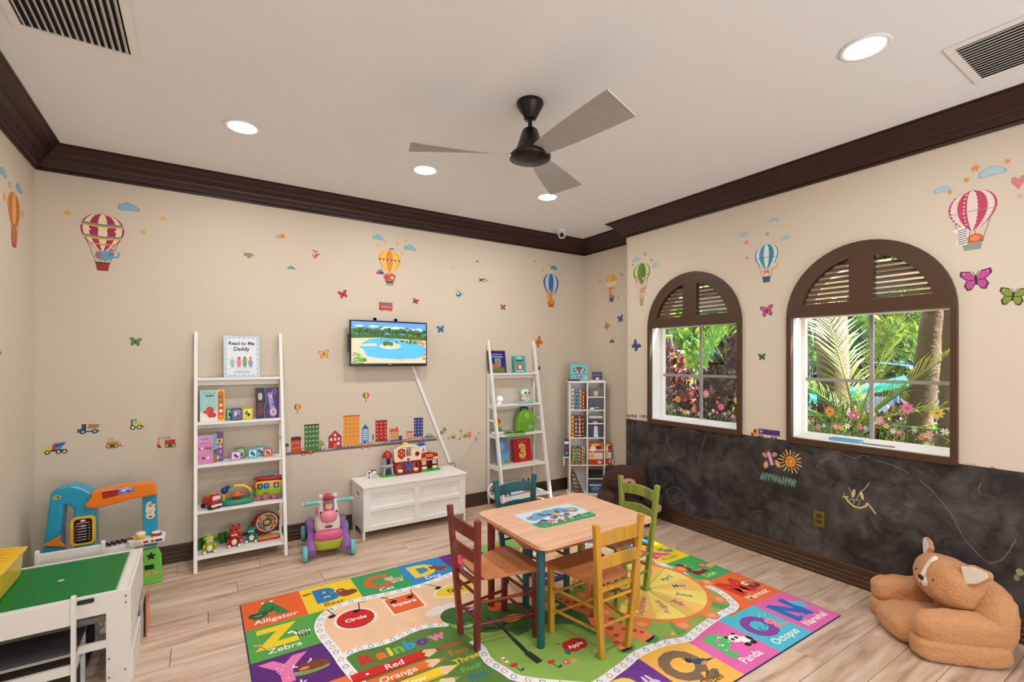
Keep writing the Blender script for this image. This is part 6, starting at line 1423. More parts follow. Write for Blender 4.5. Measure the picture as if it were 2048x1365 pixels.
pc = arc([G2(1365, 410)])[0]; A = Art(.0003); A.blobs([(pc[0], pc[1]+.03, .026), (pc[0], pc[1], .028), (pc[0], pc[1]-.04, .026)], (232, 226, 214)); A.ell(pc[0], pc[1]+.03, .014, .014, (222, 170, 110), 1); A.ell(pc[0]+.014, pc[1]+.045, .010, .006, (40, 80, 160), 2, n=10); A.ell(pc[0], pc[1]-.02, .013, .018, (236, 206, 160), 1); A.ell(pc[0], pc[1]-.05, .014, .008, (206, 110, 60), 1); A.ell(pc[0], pc[1]+.026, .004, .003, (30, 20, 20), 3, n=8); A.o('dog_sticker', PGLOSS, wk, frame((0, -.0205, 0), (1, 0, 0), (0, 0, 1)))
c1 = arc([G2(1110, 680), G2(1540, 640)]); tx0, tx1 = c1[0][0], c1[1][0]; tz = Z(*G2(1300, 740))
MB().prism(rrect(tx0, tx1, -.11, .03, .03), .030, T(0, 0, tz-.015)).o('white_counter', WHITEP, wk, bev=.008, seg=3)
MB().prism(rrect(tx0+.14, tx1-.01, -.10, .02, .02), .006, T(0, 0, tz+.015), [rrect(tx0+.15, tx1-.02, -.09, .01, .015)[::-1]]).o('counter_rim', WHITEP, wk)
A = Art(.0003); A.rect(.03-.10, -.008, .03-.055, .008, (220, 190, 150)); A.rect(-.015, -.008, .045, .008, (206, 40, 50)); A.ell(.02, 0, .008, .007, WT, 1, n=10); A.rect(.05, -.008, .09, .008, (80, 60, 110)); A.o('counter_print', PGLOSS, wk, frame(((tx0+tx1)/2, -.1105, tz), (1, 0, 0), (0, 0, 1)))
gc = arc([G2(1260, 640)])[0]
MB().lathe([(0, 0), (.026, 0), (.030, .035), (0, .035)], (gc[0], -.07, tz+.015), 20).o('yellow_cup', pl((230, 190, 60)), wk); MB().ball((gc[0], -.07, tz+.052), (.062, .062, .030)).o('cup_froth', pl((244, 230, 200)), wk)
MB().lathe([(0, 0), (.028, 0), (.030, .022), (0, .022)], (gc[0]+.085, -.05, tz+.015), 20).o('red_cup', pl((190, 30, 30)), wk); MB().ball((gc[0]+.085, -.05, tz+.04), (.058, .058, .018)).o('cup_froth', pl((240, 234, 228)), wk)
# conveyor and grill behind the near chair
MB().prism([(mx1-.02, tz-.02), (tx0+.04, tz+.0), (tx0+.04, tz-.05), (mx1-.02, tz-.06)], .09, frame((0, .02, 0), (1, 0, 0), (0, 0, 1))).o('side_shelf', WHITEP, wk, bev=.004)
for i in range(6): MB().box((mx1+.01+i*.027, -.02, tz-.006+i*.003), (.012, .06, .012), rot(0, 0, .5)).o('black_rib', pl((24, 22, 24)), wk)
MB().ball((tx0+.01, -.03, tz+.01), (.05, .05, .03)).o('red_dial', pl((150, 30, 30)), wk)
oc_ = arc([G2(270, 780)])[0]; MB().prism([(oc_[0]-.05, oc_[1]), (oc_[0]+.04, oc_[1]+.05), (oc_[0]+.03, oc_[1]+.01), (oc_[0]+.06, oc_[1]-.03)], .02, frame((0, -.052, 0), (1, 0, 0), (0, 0, 1))).o('orange_clip', ORG, wk, bev=.003)
gx = [X(G2(1180, 0)[0], 4.10), X(G2(1505, 0)[0], 4.16)]
gpan = [(gx[0]-.02, 0), (gx[1], 0), (gx[1]-.004, .19), (gx[1]-.03, .25), (gx[0]-.01, .235)]
MB().prism(gpan, .05, frame((0, -.01, 0), (1, 0, 0), (0, 0, 1))).o('green_base_panel', GRE, wk, bev=.010, seg=3)
A = Art(.0003); A.star(gx[1]-.062, .195, .030, (14, 40, 24), 0, a=pi/2, q=.5); A.ell(gx[1]-.125, .18, .024, .024, (14, 40, 24)); A.rect(gx[1]-.098, .105, gx[1]-.045, .138, (10, 44, 30)); A.poly(rrect(gx[1]-.10, gx[1]-.02, .066, .088, .01), (220, 170, 80)); A.ell(gx[1]-.06, .077, .007, .007, (90, 150, 190), 1, n=10); A.o('shape_slots', PGLOSS, wk, frame((0, -.0605, 0), (1, 0, 0), (0, 0, 1)))
MB().bb(-.27, gx[1]-.03, -.0, .10, .0, .05).o('floor_plinth', BLU, wk, bev=.006)

# ------------------------------------------------------------------ plush armchairs
FUR = mat('tan_teddy_fleece', (206, 148, 100), .95, bump=.9, bscale=95, var=.14, vscale=60, sheen=.12)
FURW = mat('cream_fleece', (236, 224, 208), .95, bump=.5, bscale=110, sheen=.3)
def displace(ob, strength, scale):
    me = ob.data
    for v_ in me.vertices:
        n = noise.fractal(v_.co*scale, .9, 2.1, 3)
        v_.co += v_.normal*strength*n
ca = root('plush_fox_chair', 'tan fleece plush child armchair with a white-eared animal head', 'armchair', (3.425, .965, 0), radians(45))
def plush(name, parts, m, par, strength=.006, label=None):
    b = MB()
    for c_, d_, R_, k_ in parts: b.ball(c_, d_, R_, k=k_, n=14)
    o_ = b.o(name, m, par, label=label); displace(o_, strength, 22); return o_
plush('seat', [((0, .02, .075), (.34, .44, .155), None, 3.2)], FUR, ca)
for sg in (-1, 1):
    plush('arm', [((sg*.205, -.005, .165), (.150, .40, .165), rot(0, sg*.1, 0), 3.0)], FUR, ca)
    plush('arm_base', [((sg*.205, -.01, .062), (.155, .42, .125), None, 4)], FUR, ca)
plush('backrest', [((0, -.185, .195), (.53, .21, .39), rot(.10), 2.8)], FUR, ca)
plush('head', [((0, -.085, .325), (.37, .25, .245), rot(.18), 2.6)], FUR, ca)
hd = frame((0, .0, 0), (1, 0, 0), (0, 0, 1))
plush('white_blaze', [((0, .010, .392), (.040, .036, .15), rot(.50), 2.4), ((0, .034, .322), (.095, .030, .070), rot(.2), 2)], FURW, ca, .002, 'white blaze and muzzle')
MB().ball((0, .050, .335), (.036, .018, .028), k=2.4).o('nose', pl((22, 22, 26), .35), ca, label='black nose'); MB().ball((.0, .046, .297), (.024, .012, .024)).o('tongue', mat('red_felt', (210, 60, 60), .9), ca)
for sg in (-1, 1):
    MB().ball((sg*.075, .032, .352), (.013, .010, .013)).o('eye', pl((16, 14, 14), .2), ca)
    ep = [(-.055, 0), (.055, 0), (.05, .07), (.015, .145), (-.015, .145), (-.05, .07)]
    e = MB().prism(ep, .026, frame((0, .013, 0), (1, 0, 0), (0, 0, 1))).o('ear', FUR, ca, bev=.011, seg=3); e.location = (sg*.135, -.07, .415); e.rotation_euler = (.35, sg*1.15, 0)
    e2 = MB().prism([(x*.8, y*.84+.012) for x, y in ep], .010, frame((0, .0165, 0), (1, 0, 0), (0, 0, 1))).o('inner_ear', FURW, e, bev=.003, label='white inner ear')
# brown bear chair in the nook corner
BRF = mat('brown_bear_plush', (66, 34, 22), .9, bump=.5, bscale=70, var=.25, vscale=40, sheen=.05)
bf = root('plush_bear_chair', 'dark brown plush bear armchair in the corner between the book tower and the green chair', 'armchair', (3.54, 3.35, 0), radians(146))
plush('seat', [((0, .05, .09), (.34, .40, .18), None, 3.2)], BRF, bf); plush('backrest', [((0, -.14, .22), (.46, .22, .44), None, 2.8)], BRF, bf); plush('head', [((0, -.09, .36), (.42, .27, .27), None, 2.4)], BRF, bf)
PB = mat('bear_pink_plush', (196, 140, 120), .9, bump=.3)
for sg in (-1, 1):
    plush('arm', [((sg*.225, .08, .20), (.15, .36, .16), rot(.25, 0, 0), 2.6)], BRF, bf)
    plush('paw_pad', [((sg*.225, .235, .165), (.09, .06, .09), None, 2.3)], PB if sg < 0 else mat('bear_mid_plush', (92, 56, 46), .9), bf, .002)
    plush('ear', [((sg*.150, -.09, .455), (.11, .06, .10), None, 2.2)], BRF, bf)
    plush('leg', [((sg*.12, .22, .06), (.13, .16, .12), None, 2.6)], BRF, bf)
    MB().ball((sg*.07, .032, .40), (.018, .014, .018)).o('eye', pl((14, 12, 12), .2), bf)
plush('snout', [((0, .05, .345), (.15, .09, .10), None, 2.3)], PB, bf, .002); MB().ball((0, .098, .365), (.04, .02, .028)).o('nose', pl((30, 20, 20), .4), bf)
# ================================================================== wall stickers (flat vinyl, each a thing of its own)
PLN = {'back': (lambda px, py: bk(px, py), (1, 0, 0), (0, -.0012, 0)), 'right': (lambda px, py: rt(px, py), (0, -1, 0), (-.0012, 0, 0)),
       'nook': (lambda px, py: rt(px, py, WN), (0, -1, 0), (-.0012, 0, 0)), 'left': (lambda px, py: rt(px, py, L), (0, 1, 0), (.0012, 0, 0))}
def sticker(name, plane, px, py, wpx, hpx, label, group, draw, cat='wall sticker', edge=None):
    f, u, off = PLN[plane]
    c = f(px, py); a, b = f(px-wpx/2, py), f(px+wpx/2, py); w_ = (b-a).length
    h_ = abs(f(px, py-hpx/2).z-f(px, py+hpx/2).z)
    A = Art(.00012); draw(A, w_, h_)
    o = A.o(name, PRINT); o.matrix_local = frame(c+Vector(off), u, (0, 0, 1))
    return tag(o, label, cat, group)
def ll(plane, c, p):
    f, u, off = PLN[plane]; a = f(*c); b = f(*p); return ((b-a).dot(Vector(u)), b.z-a.z)
def d_star(col, a=.3): return lambda A, w, h: A.star(0, 0, max(w, h)/2, col, 0, a)
def d_cloud(col):
    def f(A, w, h):
        for k, c_ in ((1, tuple(v*.88 for v in col)), (.86, col)): A.blobs([(-w*.3*k, -h*.08, w*.17*k), (-w*.05, h*.05, w*.22*k), (w*.16*k, -h*.02, w*.18*k), (w*.34*k, -h*.14, w*.12*k)], c_, 0 if k == 1 else 1)
    return f
def d_bfly(c1, c2, ang=0, body=(30, 24, 26)):
    def f(A, w, h):
        s = max(w, h)/2; A.at(0, 0, s, ang)
        for sg in (-1, 1):
            up = [(0, .1), (sg*.35, .75), (sg*.95, .85), (sg*1.0, .45), (sg*.6, .02), (0, -.05)]; lo = [(0, 0), (sg*.6, -.02), (sg*.78, -.4), (sg*.6, -.85), (sg*.3, -.8), (0, -.25)]
            A.poly(up, c2, 0); A.poly(lo, c2, 0)
            A.poly([(x*.8+sg*.06, y*.8+.05) for x, y in up], c1, 1); A.poly([(x*.76+sg*.06, y*.8-.04) for x, y in lo], c1, 1)
            A.ell(sg*.72, .62, .09, .07, tuple(min(255, v+50) for v in c1), 2, n=8); A.line([(sg*.03, .3), (sg*.2, .75)], .04, body, 3)
        A.ell(0, .0, .08, .45, body, 3, n=12); A.at()
    return f
def envelope(A, cx, top, w, h, cols, l=0, neck=.12, n=10, lines=None):
    prof = lambda t: (sqrt(max(0, 1-(1-t/.42)**2)) if t < .42 else neck+(1-neck)*max(0, cos((t-.42)/.58*pi/2))**.8)
    k = len(cols)
    for i in range(k):
        s0, s1 = sin(-pi/2+pi*i/k), sin(-pi/2+pi*(i+1)/k)
        L_ = [(cx+w/2*s0*prof(j/14), top-h*j/14) for j in range(15)]; R__ = [(cx+w/2*s1*prof(j/14), top-h*j/14) for j in range(15)]
        for j in range(14): A.poly([L_[j], L_[j+1], R__[j+1], R__[j]] if j else [L_[0], L_[1], R__[1]], cols[i], l)
    return prof
def band(A, cx, top, w, h, t0, t1, col, l, prof, wave=0):
    a, b = w/2*prof(t0), w/2*prof(t1); A.poly([(cx-a, top-h*t0), (cx-b, top-h*t1), (cx, top-h*(t1+wave)), (cx+b, top-h*t1), (cx+a, top-h*t0), (cx, top-h*(t0+wave))], col, l)
GB = 'hot-air balloon stickers'
def balloon(plane, x0, y0, x1, y1, eh, label, cols, extra, group=None, skew=0, neck=.12, line=(90, 90, 90), basket=(130, 80, 40), bw=.24):
    def dr(A, w, h):
        top = h/2; pr = envelope(A, 0, top, w, h*eh, cols, 0, neck)
        for sg in (-1, 1): A.line([(sg*w*.40, top-h*eh*.62), (sg*w*bw*.5, -h*.36)], w*.012, line, 1)
        A.line([(-w*.06, top-h*eh), (-w*.05, -h*.36)], w*.012, line, 1); A.line([(w*.06, top-h*eh), (w*.05, -h*.36)], w*.012, line, 1)
        A.poly([(-w*bw/2, -h*.36), (w*bw/2, -h*.36), (w*bw*.4, -h*.5), (-w*bw*.4, -h*.5)], basket, 2); A.rect(-w*bw*.55, -h*.375, w*bw*.55, -h*.35, tuple(v*.7 for v in basket), 3)
        extra(A, w, h, top, pr)
    return sticker('balloon_sticker', plane, (x0+x1)/2, (y0+y1)/2, x1-x0, y1-y0, label, None, dr)
MG, CRM, YL = (170, 40, 90), (236, 216, 190), (236, 176, 50)
def ex_eleph(A, w, h, top, pr):
    e = h*.66
    for t0, t1, col in ((.0, .13, YL), (.26, .32, (120, 140, 130)), (.58, .63, (120, 140, 130)), (.32, .35, YL), (.63, .67, YL), (.78, .82, (226, 150, 60))): band(A, 0, top, w, e, t0, t1, col, 2, pr, .03)
    for s_ in (-.62, -.24, .24, .62): A.ell(w*.5*s_*.95, top-e*.45, w*.022, h*.018, (240, 230, 220) if abs(s_) > .5 else (110, 60, 60), 3, n=10)
    A.ell(w*.05, -h*.24, w*.14, h*.085, (96, 160, 190), 4); A.ell(w*.16, -h*.22, w*.10, h*.075, (96, 160, 190), 5); A.ell(-w*.09, -h*.235, w*.085, h*.075, (120, 150, 170), 6); A.ell(-w*.09, -h*.24, w*.05, h*.055, (206, 90, 80), 7)
    A.line([(w*.22, -h*.25), (w*.33, -h*.25), (w*.38, -h*.2), (w*.36, -h*.16)], w*.045, (96, 160, 190), 5); A.ell(w*.17, -h*.21, w*.014, h*.018, (24, 24, 30), 7, n=8); A.ell(w*.22, -h*.20, w*.014, h*.018, (24, 24, 30), 7, n=8); A.ell(w*.2, -h*.13, w*.06, h*.03, (214, 110, 100), 4)
balloon('back', 162, 427, 249, 542, .66, 'large magenta and cream checked balloon sticker carrying a blue elephant', [MG, CRM, MG, CRM, MG, CRM, MG], ex_eleph, basket=(150, 50, 30), bw=.32)
def ex_fox(A, w, h, top, pr):
    e = h*.60; band(A, 0, top, w, e, .42, .46, (190, 40, 50), 2, pr, .02)
    for i in range(11): x_ = w*(-.44+.088*i); A.poly([(x_-w*.03, top-e*.46), (x_+w*.03, top-e*.46), (x_, top-e*.55)], ((70, 60, 120), (240, 236, 226))[i % 2], 3)
    A.blobs([(-w*.12, -h*.26, w*.15), (w*.10, -h*.25, w*.17), (0, -h*.26, w*.12)], (206, 90, 40), 4); A.ell(w*.12, -h*.27, w*.07, h*.03, (240, 220, 200), 5); A.ell(-w*.12, -h*.27, w*.06, h*.03, (120, 40, 40), 5)
    for x_, y_, c_ in ((-.42, -.10, (90, 150, 130)), (-.5, -.17, (206, 50, 40)), (-.36, -.16, (60, 60, 130))): A.ell(w*x_, h*y_, w*.11, h*.038, c_, 6)
    A.rect(-w*.16, -h*.42, w*.16, -h*.38, (60, 30, 50), 6); A.line([(0, top), (w*.02, top+h*.04), (w*.2, top+h*.05)], w*.05, (70, 80, 150), 4)
balloon('back', 757, 501, 801, 572, .62, 'golden yellow balloon sticker with foxes above the red bus sticker', [(232, 168, 50), (240, 190, 70), (222, 140, 40), (240, 190, 70), (232, 168, 50)], ex_fox, basket=(170, 150, 130), bw=.40)
def ex_tiger(A, w, h, top, pr):
    A.blobs([(-w*.1, -h*.08, w*.15), (-w*.05, -h*.2, w*.15), (0, -h*.32, w*.17)], (226, 140, 50), 4); A.ell(-w*.1, -h*.03, w*.05, h*.02, (240, 220, 190), 5); A.ell(-w*.14, -h*.0, w*.02, h*.012, (30, 30, 30), 6, n=8)
    for i in range(6): A.line([(0, top-h*.10*i-h*.05), (0, top-h*.10*i-h*.07)], w*.1, (110, 160, 200), 3)
balloon('back', 1087, 547, 1117, 615, .66, 'blue balloon sticker with an orange animal in a basket, above the right ladder shelf', [(36, 80, 140), (180, 206, 220), (44, 100, 170), (180, 206, 220), (36, 80, 140)], ex_tiger, basket=(180, 100, 50), bw=.42)
def ex_gir(A, w, h, top, pr):
    band(A, 0, top, w, h*.62, .45, .75, (228, 216, 196), 2, pr, .0); A.line([(-w*.12, -h*.36), (-w*.14, -h*.02)], w*.10, (216, 110, 60), 4); A.ell(-w*.1, -h*.0, w*.10, h*.03, (216, 110, 60), 5); A.ell(w*.02, -h*.32, w*.2, h*.06, (216, 110, 60), 4)
balloon('nook', 1212, 548, 1235, 604, .62, 'small faded yellow balloon sticker with a giraffe on the narrow nook wall', [(220, 180, 80), (226, 190, 96), (214, 170, 70), (226, 190, 96)], ex_gir, basket=(84, 88, 140), bw=.4)
def ex_monk(A, w, h, top, pr):
    band(A, 0, top, w, h*.58, .5, .525, (110, 120, 60), 3, pr, -.02)
    for x_, y_, r_ in ((-.30, .14, .10), (.12, .12, .11), (.05, -.14, .13), (.2, -.08, .09), (-.02, -.36, .08), (.0, -.44, .06)): A.ell(w*x_, h*y_, w*r_, h*r_*.40, (206, 120, 80), 4, n=12); A.ell(w*x_, h*y_, w*r_*.5, h*r_*.2, (236, 180, 150), 5, n=10)
    A.line([(-w*.02, -h*.24), (-w*.05, -h*.5)], w*.02, (120, 150, 90), 3)
balloon('right', 1267, 526, 1300, 612, .50, 'green striped balloon sticker with hanging monkeys, left of the small window', [(90, 120, 60), (200, 210, 140), (100, 134, 66), (90, 120, 60), (200, 210, 140), (110, 140, 76)], ex_monk, basket=(150, 160, 90), bw=.2)
def ex_tg(A, w, h, top, pr):
    band(A, 0, top, w, h*.66, .55, .57, (60, 90, 110), 3, pr, -.03); A.ell(w*.0, -h*.26, w*.13, h*.06, (222, 120, 60), 4); A.ell(w*.0, -h*.30, w*.08, h*.04, (240, 220, 200), 5); A.ell(-w*.08, -h*.2, w*.04, h*.02, (222, 120, 60), 5, n=8); A.ell(w*.08, -h*.2, w*.04, h*.02, (222, 120, 60), 5, n=8); A.ell(w*.36, -h*.10, w*.11, h*.07, (222, 160, 110), 2); A.ell(w*.32, -h*.085, w*.09, h*.055, (226, 206, 184), 3)
balloon('right', 1510, 488, 1556, 565, .66, 'turquoise and white striped balloon sticker between the two arched windows', [(50, 130, 160), (214, 222, 220), (60, 150, 176), (214, 222, 220), (50, 130, 160), (214, 222, 220), (70, 150, 170)], ex_tg, basket=(50, 90, 110), bw=.34)
def ex_zeb(A, w, h, top, pr):
    e = h*.72
    for i, s_ in enumerate((-.9, -.35, .2, .75)):
        for j in range(9):
            t = .1+.085*j; A.ell(w/2*s_*pr(t), top-e*t, w*.022, h*.012, (240, 226, 226), 4, n=8)
    band(A, 0, top, w, e, .5, .515, (120, 150, 150), 5, pr, -.02)
    A.poly([(-w*.34, -h*.40), (-w*.10, -h*.40), (-w*.06, -h*.16), (-w*.18, -h*.08), (-w*.42, -h*.14), (-w*.3, -h*.2)], (236, 232, 228), 6)
    for k in range(7): A.line([(-w*.3, -h*(.38-.038*k)), (-w*.1, -h*(.36-.038*k))], w*.022, (40, 36, 36), 7)
    A.ell(w*.06, -h*.31, w*.16, h*.072, (206, 90, 40), 8); A.ell(w*.06, -h*.31, w*.10, h*.048, (226, 130, 80), 9)
balloon('right', 1897, 380, 1992, 500, .68, 'big pink and white balloon sticker with white dots, a zebra and a lion', [(190, 50, 90), (226, 206, 196), (190, 50, 90), (226, 206, 196), (190, 50, 90), (226, 206, 196), (190, 50, 90)], ex_zeb, basket=(140, 150, 130), bw=.42)
def ex_or(A, w, h, top, pr): A.blobs([(0, -h*.2, w*.2), (0, -h*.3, w*.22)], (196, 100, 60), 4); A.ell(-w*.05, -h*.18, w*.08, h*.02, (150, 160, 170), 5)
balloon('left', 16, 385, 40, 495, .66, 'orange striped balloon sticker on the left wall by the corner', [(224, 140, 60), (196, 110, 40), (236, 170, 90), (196, 110, 40), (224, 140, 60)], ex_or, basket=(170, 90, 50), bw=.4)
# mini balloons over the town
for x_, y_, lb in ((595, 817, 'tiny rainbow balloon sticker near the left ladder shelf'), (732, 794, 'tiny rainbow balloon sticker below the television')):
    sticker('balloon_sticker', 'back', x_, y_, 13, 18, lb, None, lambda A, w, h: (envelope(A, 0, h/2, w, h*.78, [(110, 70, 120), (60, 130, 90), (236, 190, 60), (226, 110, 40), (200, 50, 40)]), A.rect(-w*.1, -h*.5, w*.1, -h*.38, (80, 60, 50), 1)))
# clouds and stars
BLc, GRc, GYc = (138, 184, 204), (110, 150, 156), (170, 196, 206)
def cl(plane, x, y, w_, h_, lb, col=BLc): sticker('cloud_sticker', plane, x, y, w_, h_, lb, 'cloud stickers', d_cloud(col))
cl('back', 258, 415, 47, 20, 'blue cloud sticker right above the elephant balloon'); cl('back', 756, 475, 24, 13, 'blue cloud sticker up left of the yellow balloon'); cl('back', 820, 496, 26, 16, 'blue cloud sticker right of the yellow balloon')
cl('back', 583, 536, 17, 11, 'small grey-blue cloud sticker below the cloud with a sun', GRc); cl('back', 955, 523, 8, 6, 'tiny grey cloud sticker, upper of the pair beside the yellow balloon', GRc); cl('back', 906, 535, 8, 6, 'tiny pale cloud sticker, lower of the pair beside the yellow balloon', GYc)
cl('back', 1108, 536, 15, 11, 'blue cloud sticker above the dark blue balloon', GRc)
cl('right', 1273, 519, 16, 12, 'pale blue cloud sticker up left of the green balloon', GYc); cl('right', 1312, 531, 16, 11, 'pale blue cloud sticker up right of the green balloon', GYc)
cl('right', 1548, 440, 20, 12, 'pale cloud sticker, topmost above the turquoise balloon', GYc); cl('right', 1488, 469, 18, 10, 'pale cloud sticker left of the turquoise balloon', GYc); cl('right', 1570, 476, 20, 12, 'pale cloud sticker right above the turquoise balloon', GYc)
cl('right', 1985, 343, 60, 26, 'large soft blue cloud sticker above the pink balloon', GYc); cl('right', 1884, 380, 36, 13, 'thin pale cloud sticker left above the pink balloon', GYc)
cl('left', 6, 345, 14, 18, 'blue cloud sticker highest on the left wall'); cl('left', 38, 377, 12, 24, 'blue cloud sticker beside the orange balloon on the left wall')
sticker('sun_cloud_sticker', 'back', 560, 473, 23, 14, 'grey cloud sticker with an orange sun behind it', None, lambda A, w, h: (A.blobs([(-w*.28, -h*.08, w*.15), (-w*.08, -h*.05, w*.19), (w*.08, -h*.1, w*.16)], (160, 180, 180)), A.ell(w*.22, h*.05, w*.24, w*.24, (236, 170, 90), 1), A.ell(w*.22, h*.05, w*.17, w*.17, (222, 116, 50), 2)))
OS, YS = (224, 140, 60), (232, 176, 60)
def stz(plane, lb, pts, col, sz=11):
    for i, (x, y, w) in enumerate(pts): sticker('star_sticker', plane, x, y, w*sz/11, w*sz/11, lb[i], 'star stickers', d_star(col, .2+i*.4))
stz('back', ['gold star sticker left of the elephant balloon', 'gold star sticker far right of the elephant balloon', 'gold star sticker nearest the right of the elephant balloon'], [(135, 426, 14), (327, 437, 13), (287, 465, 13)], YS)
stz('back', ['small gold star under the left cloud of the yellow balloon', 'small gold star right of the left cloud by the yellow balloon', 'small gold star straight above the yellow balloon', 'topmost small gold star by the yellow balloon', 'small gold star touching the right side of the yellow balloon'], [(756, 491, 9), (770, 485, 8), (795, 487, 9), (812, 482, 9), (804, 507, 9)], YS)
stz('back', ['faint gold star far up left of the blue balloon', 'faint gold star nearest above the blue balloon', 'faint gold star left of the blue balloon\'s cloud', 'faint gold star right of the blue balloon'], [(1070, 523, 8), (1086, 540, 7), (1098, 529, 6), (1119, 549, 7)], YS)
stz('nook', ['tiny gold star up right of the nook balloon', 'tiny gold star left of the nook balloon', 'tiny gold star low right of the nook balloon'], [(1243, 550, 6), (1200, 564, 5), (1237, 594, 5)], OS)
stz('right', ['orange star left under the green balloon\'s cloud', 'orange star highest above the green balloon', 'orange star right above the green balloon'], [(1266, 530, 5), (1290, 508, 8), (1303, 521, 7)], OS)
stz('right', ['orange star straight above the turquoise balloon', 'orange star up left of the turquoise balloon', 'orange star left of the turquoise balloon'], [(1535, 468, 10), (1493, 485, 11), (1494, 516, 9)], OS)
stz('right', ['orange star left of the large soft cloud', 'orange star at the right tip of the large soft cloud', 'orange star above the pink balloon\'s crown', 'orange star beside the thin pale cloud'], [(1951, 337, 18), (2015, 323, 12), (1933, 360, 13), (1900, 385, 11)], OS)
stz('left', ['gold star beside the upper cloud on the left wall', 'gold star left of the orange balloon on the left wall', 'gold star right of the orange balloon on the left wall'], [(20, 371, 7), (9, 394, 7), (45, 427, 7)], YS)
sticker('heart_balloon_sticker', 'right', 2037, 366, 30, 30, 'pink heart balloon sticker at the right edge of the photo', None, lambda A, w, h: (A.poly([(0, -h*.45), (-w*.5, h*.15), (-w*.42, h*.42), (-w*.2, h*.46), (0, h*.25), (w*.2, h*.46), (w*.42, h*.42), (w*.5, h*.15)], (206, 120, 130))))
sticker('bunny_sticker', 'right', 2040, 393, 18, 14, 'faint pink bunny sticker hanging below the heart balloon', None, lambda A, w, h: (A.ell(0, 0, w*.35, h*.35, (208, 172, 158)), A.ell(-w*.2, h*.2, w*.08, h*.3, (208, 172, 158), 1)))
# butterflies
BF = 'butterfly stickers'
for pl_, x, y, s_, c1, c2, a, lb in (('back', 271, 684, 19, (96, 140, 50), (36, 70, 40), -.1, 'green butterfly sticker left of the left ladder shelf'), ('back', 686, 589, 18, (176, 40, 50), (110, 24, 40), .35, 'crimson butterfly sticker left of the red bus sticker'),
    ('back', 831, 603, 12, (180, 44, 40), (120, 24, 26), -.3, 'small red butterfly sticker right of the red bus sticker'), ('back', 881, 659, 15, (60, 120, 160), (30, 60, 100), .1, 'blue swallowtail butterfly sticker right of the television'), ('back', 648, 709, 20, (226, 190, 70), (190, 60, 40), .15, 'yellow and red butterfly sticker left of the television'),
    ('back', 1006, 615, 11, (170, 90, 60), (100, 50, 40), 0, 'small brown butterfly sticker above the right ladder shelf'), ('back', 1077, 685, 17, (216, 120, 50), (150, 70, 30), .7, 'orange butterfly sticker touching the right ladder shelf'), ('back', 1077, 737, 8, (50, 40, 50), (20, 16, 20), .2, 'tiny black butterfly sticker beside the right ladder shelf'),
    ('nook', 1241, 638, 12, (60, 100, 150), (24, 40, 80), .2, 'blue butterfly sticker on the nook wall'), ('nook', 1214, 653, 11, (214, 150, 60), (150, 90, 40), -.5, 'amber butterfly sticker on the nook wall'), ('right', 1272, 692, 17, (60, 80, 150), (24, 26, 60), -.7, 'dark blue butterfly sticker left of the small window'),
    ('right', 1534, 622, 26, (196, 80, 130), (120, 30, 70), .15, 'smaller pink butterfly sticker between the windows'), ('right', 1524, 714, 15, (60, 110, 60), (24, 50, 30), .05, 'small green butterfly sticker between the windows'), ('right', 1952, 560, 48, (190, 70, 150), (96, 20, 70), .05, 'big pink butterfly sticker right of the large window'),
    ('right', 2026, 593, 42, (130, 150, 50), (40, 60, 24), -.15, 'olive green butterfly sticker at the right edge')):
    sticker('butterfly_sticker', pl_, x, y, s_, s_, lb, BF, d_bfly(c1, c2, a))
# small flying things
def d_heli(c1, c2): return lambda A, w, h: (A.ell(-w*.05, -h*.08, w*.3, h*.28, c1), A.ell(-w*.12, 0, w*.13, h*.13, (236, 220, 200), 1), A.line([(w*.2, -h*.05), (w*.5, h*.05)], h*.1, c2, 0), A.line([(-w*.35, h*.42), (w*.3, h*.34)], h*.08, c2, 1), A.line([(-w*.05, h*.15), (-w*.05, h*.4)], h*.06, c2, 2), A.line([(-w*.3, -h*.45), (w*.2, -h*.45)], h*.06, c2, 1))
sticker('helicopter_sticker', 'back', 631, 509, 18, 17, 'small red helicopter sticker high on the back wall', None, d_heli((190, 80, 40), (120, 50, 30)))
sticker('helicopter_sticker', 'back', 918, 588, 18, 16, 'small blue helicopter sticker right of the yellow balloon', None, d_heli((40, 110, 150), (180, 150, 60)))
sticker('plane_sticker', 'back', 967, 561, 19, 12, 'small green and yellow plane sticker near the blue balloon', None, lambda A, w, h: (A.ell(0, 0, w*.42, h*.28, (60, 80, 50)), A.ell(w*.2, 0, w*.26, h*.16, (214, 180, 60), 1), A.line([(-w*.15, -h*.05), (w*.1, -h*.3)], h*.16, (190, 180, 90), 2), A.line([(-w*.45, h*.4), (-w*.45, -h*.4)], w*.05, (50, 50, 40), 1), A.poly([(w*.38, 0), (w*.5, h*.35), (w*.5, -h*.1)], (150, 70, 40), 1)))
sticker('blimp_sticker', 'back', 497, 510, 21, 13, 'small khaki blimp sticker on the upper back wall', None, lambda A, w, h: (A.ell(w*.06, 0, w*.42, h*.34, (160, 134, 90)), A.poly([(-w*.28, h*.1), (-w*.5, h*.42), (-w*.38, 0), (-w*.5, -h*.35), (-w*.28, -h*.1)], (120, 90, 60), 1), A.ell(0, -h*.42, w*.14, h*.1, (120, 84, 60), 1)))
sticker('scooter_sticker', 'nook', 1224, 681, 12, 13, 'small red toy plane sticker lowest on the nook wall', None, lambda A, w, h: (A.ell(0, -h*.15, w*.4, h*.2, (190, 60, 40)), A.ell(-w*.25, -h*.3, w*.12, h*.1, (30, 26, 26), 1, n=8), A.ell(w*.25, -h*.3, w*.12, h*.1, (30, 26, 26), 1, n=8), A.line([(-w*.1, h*.0), (w*.3, h*.45)], w*.06, (90, 60, 50), 1)))
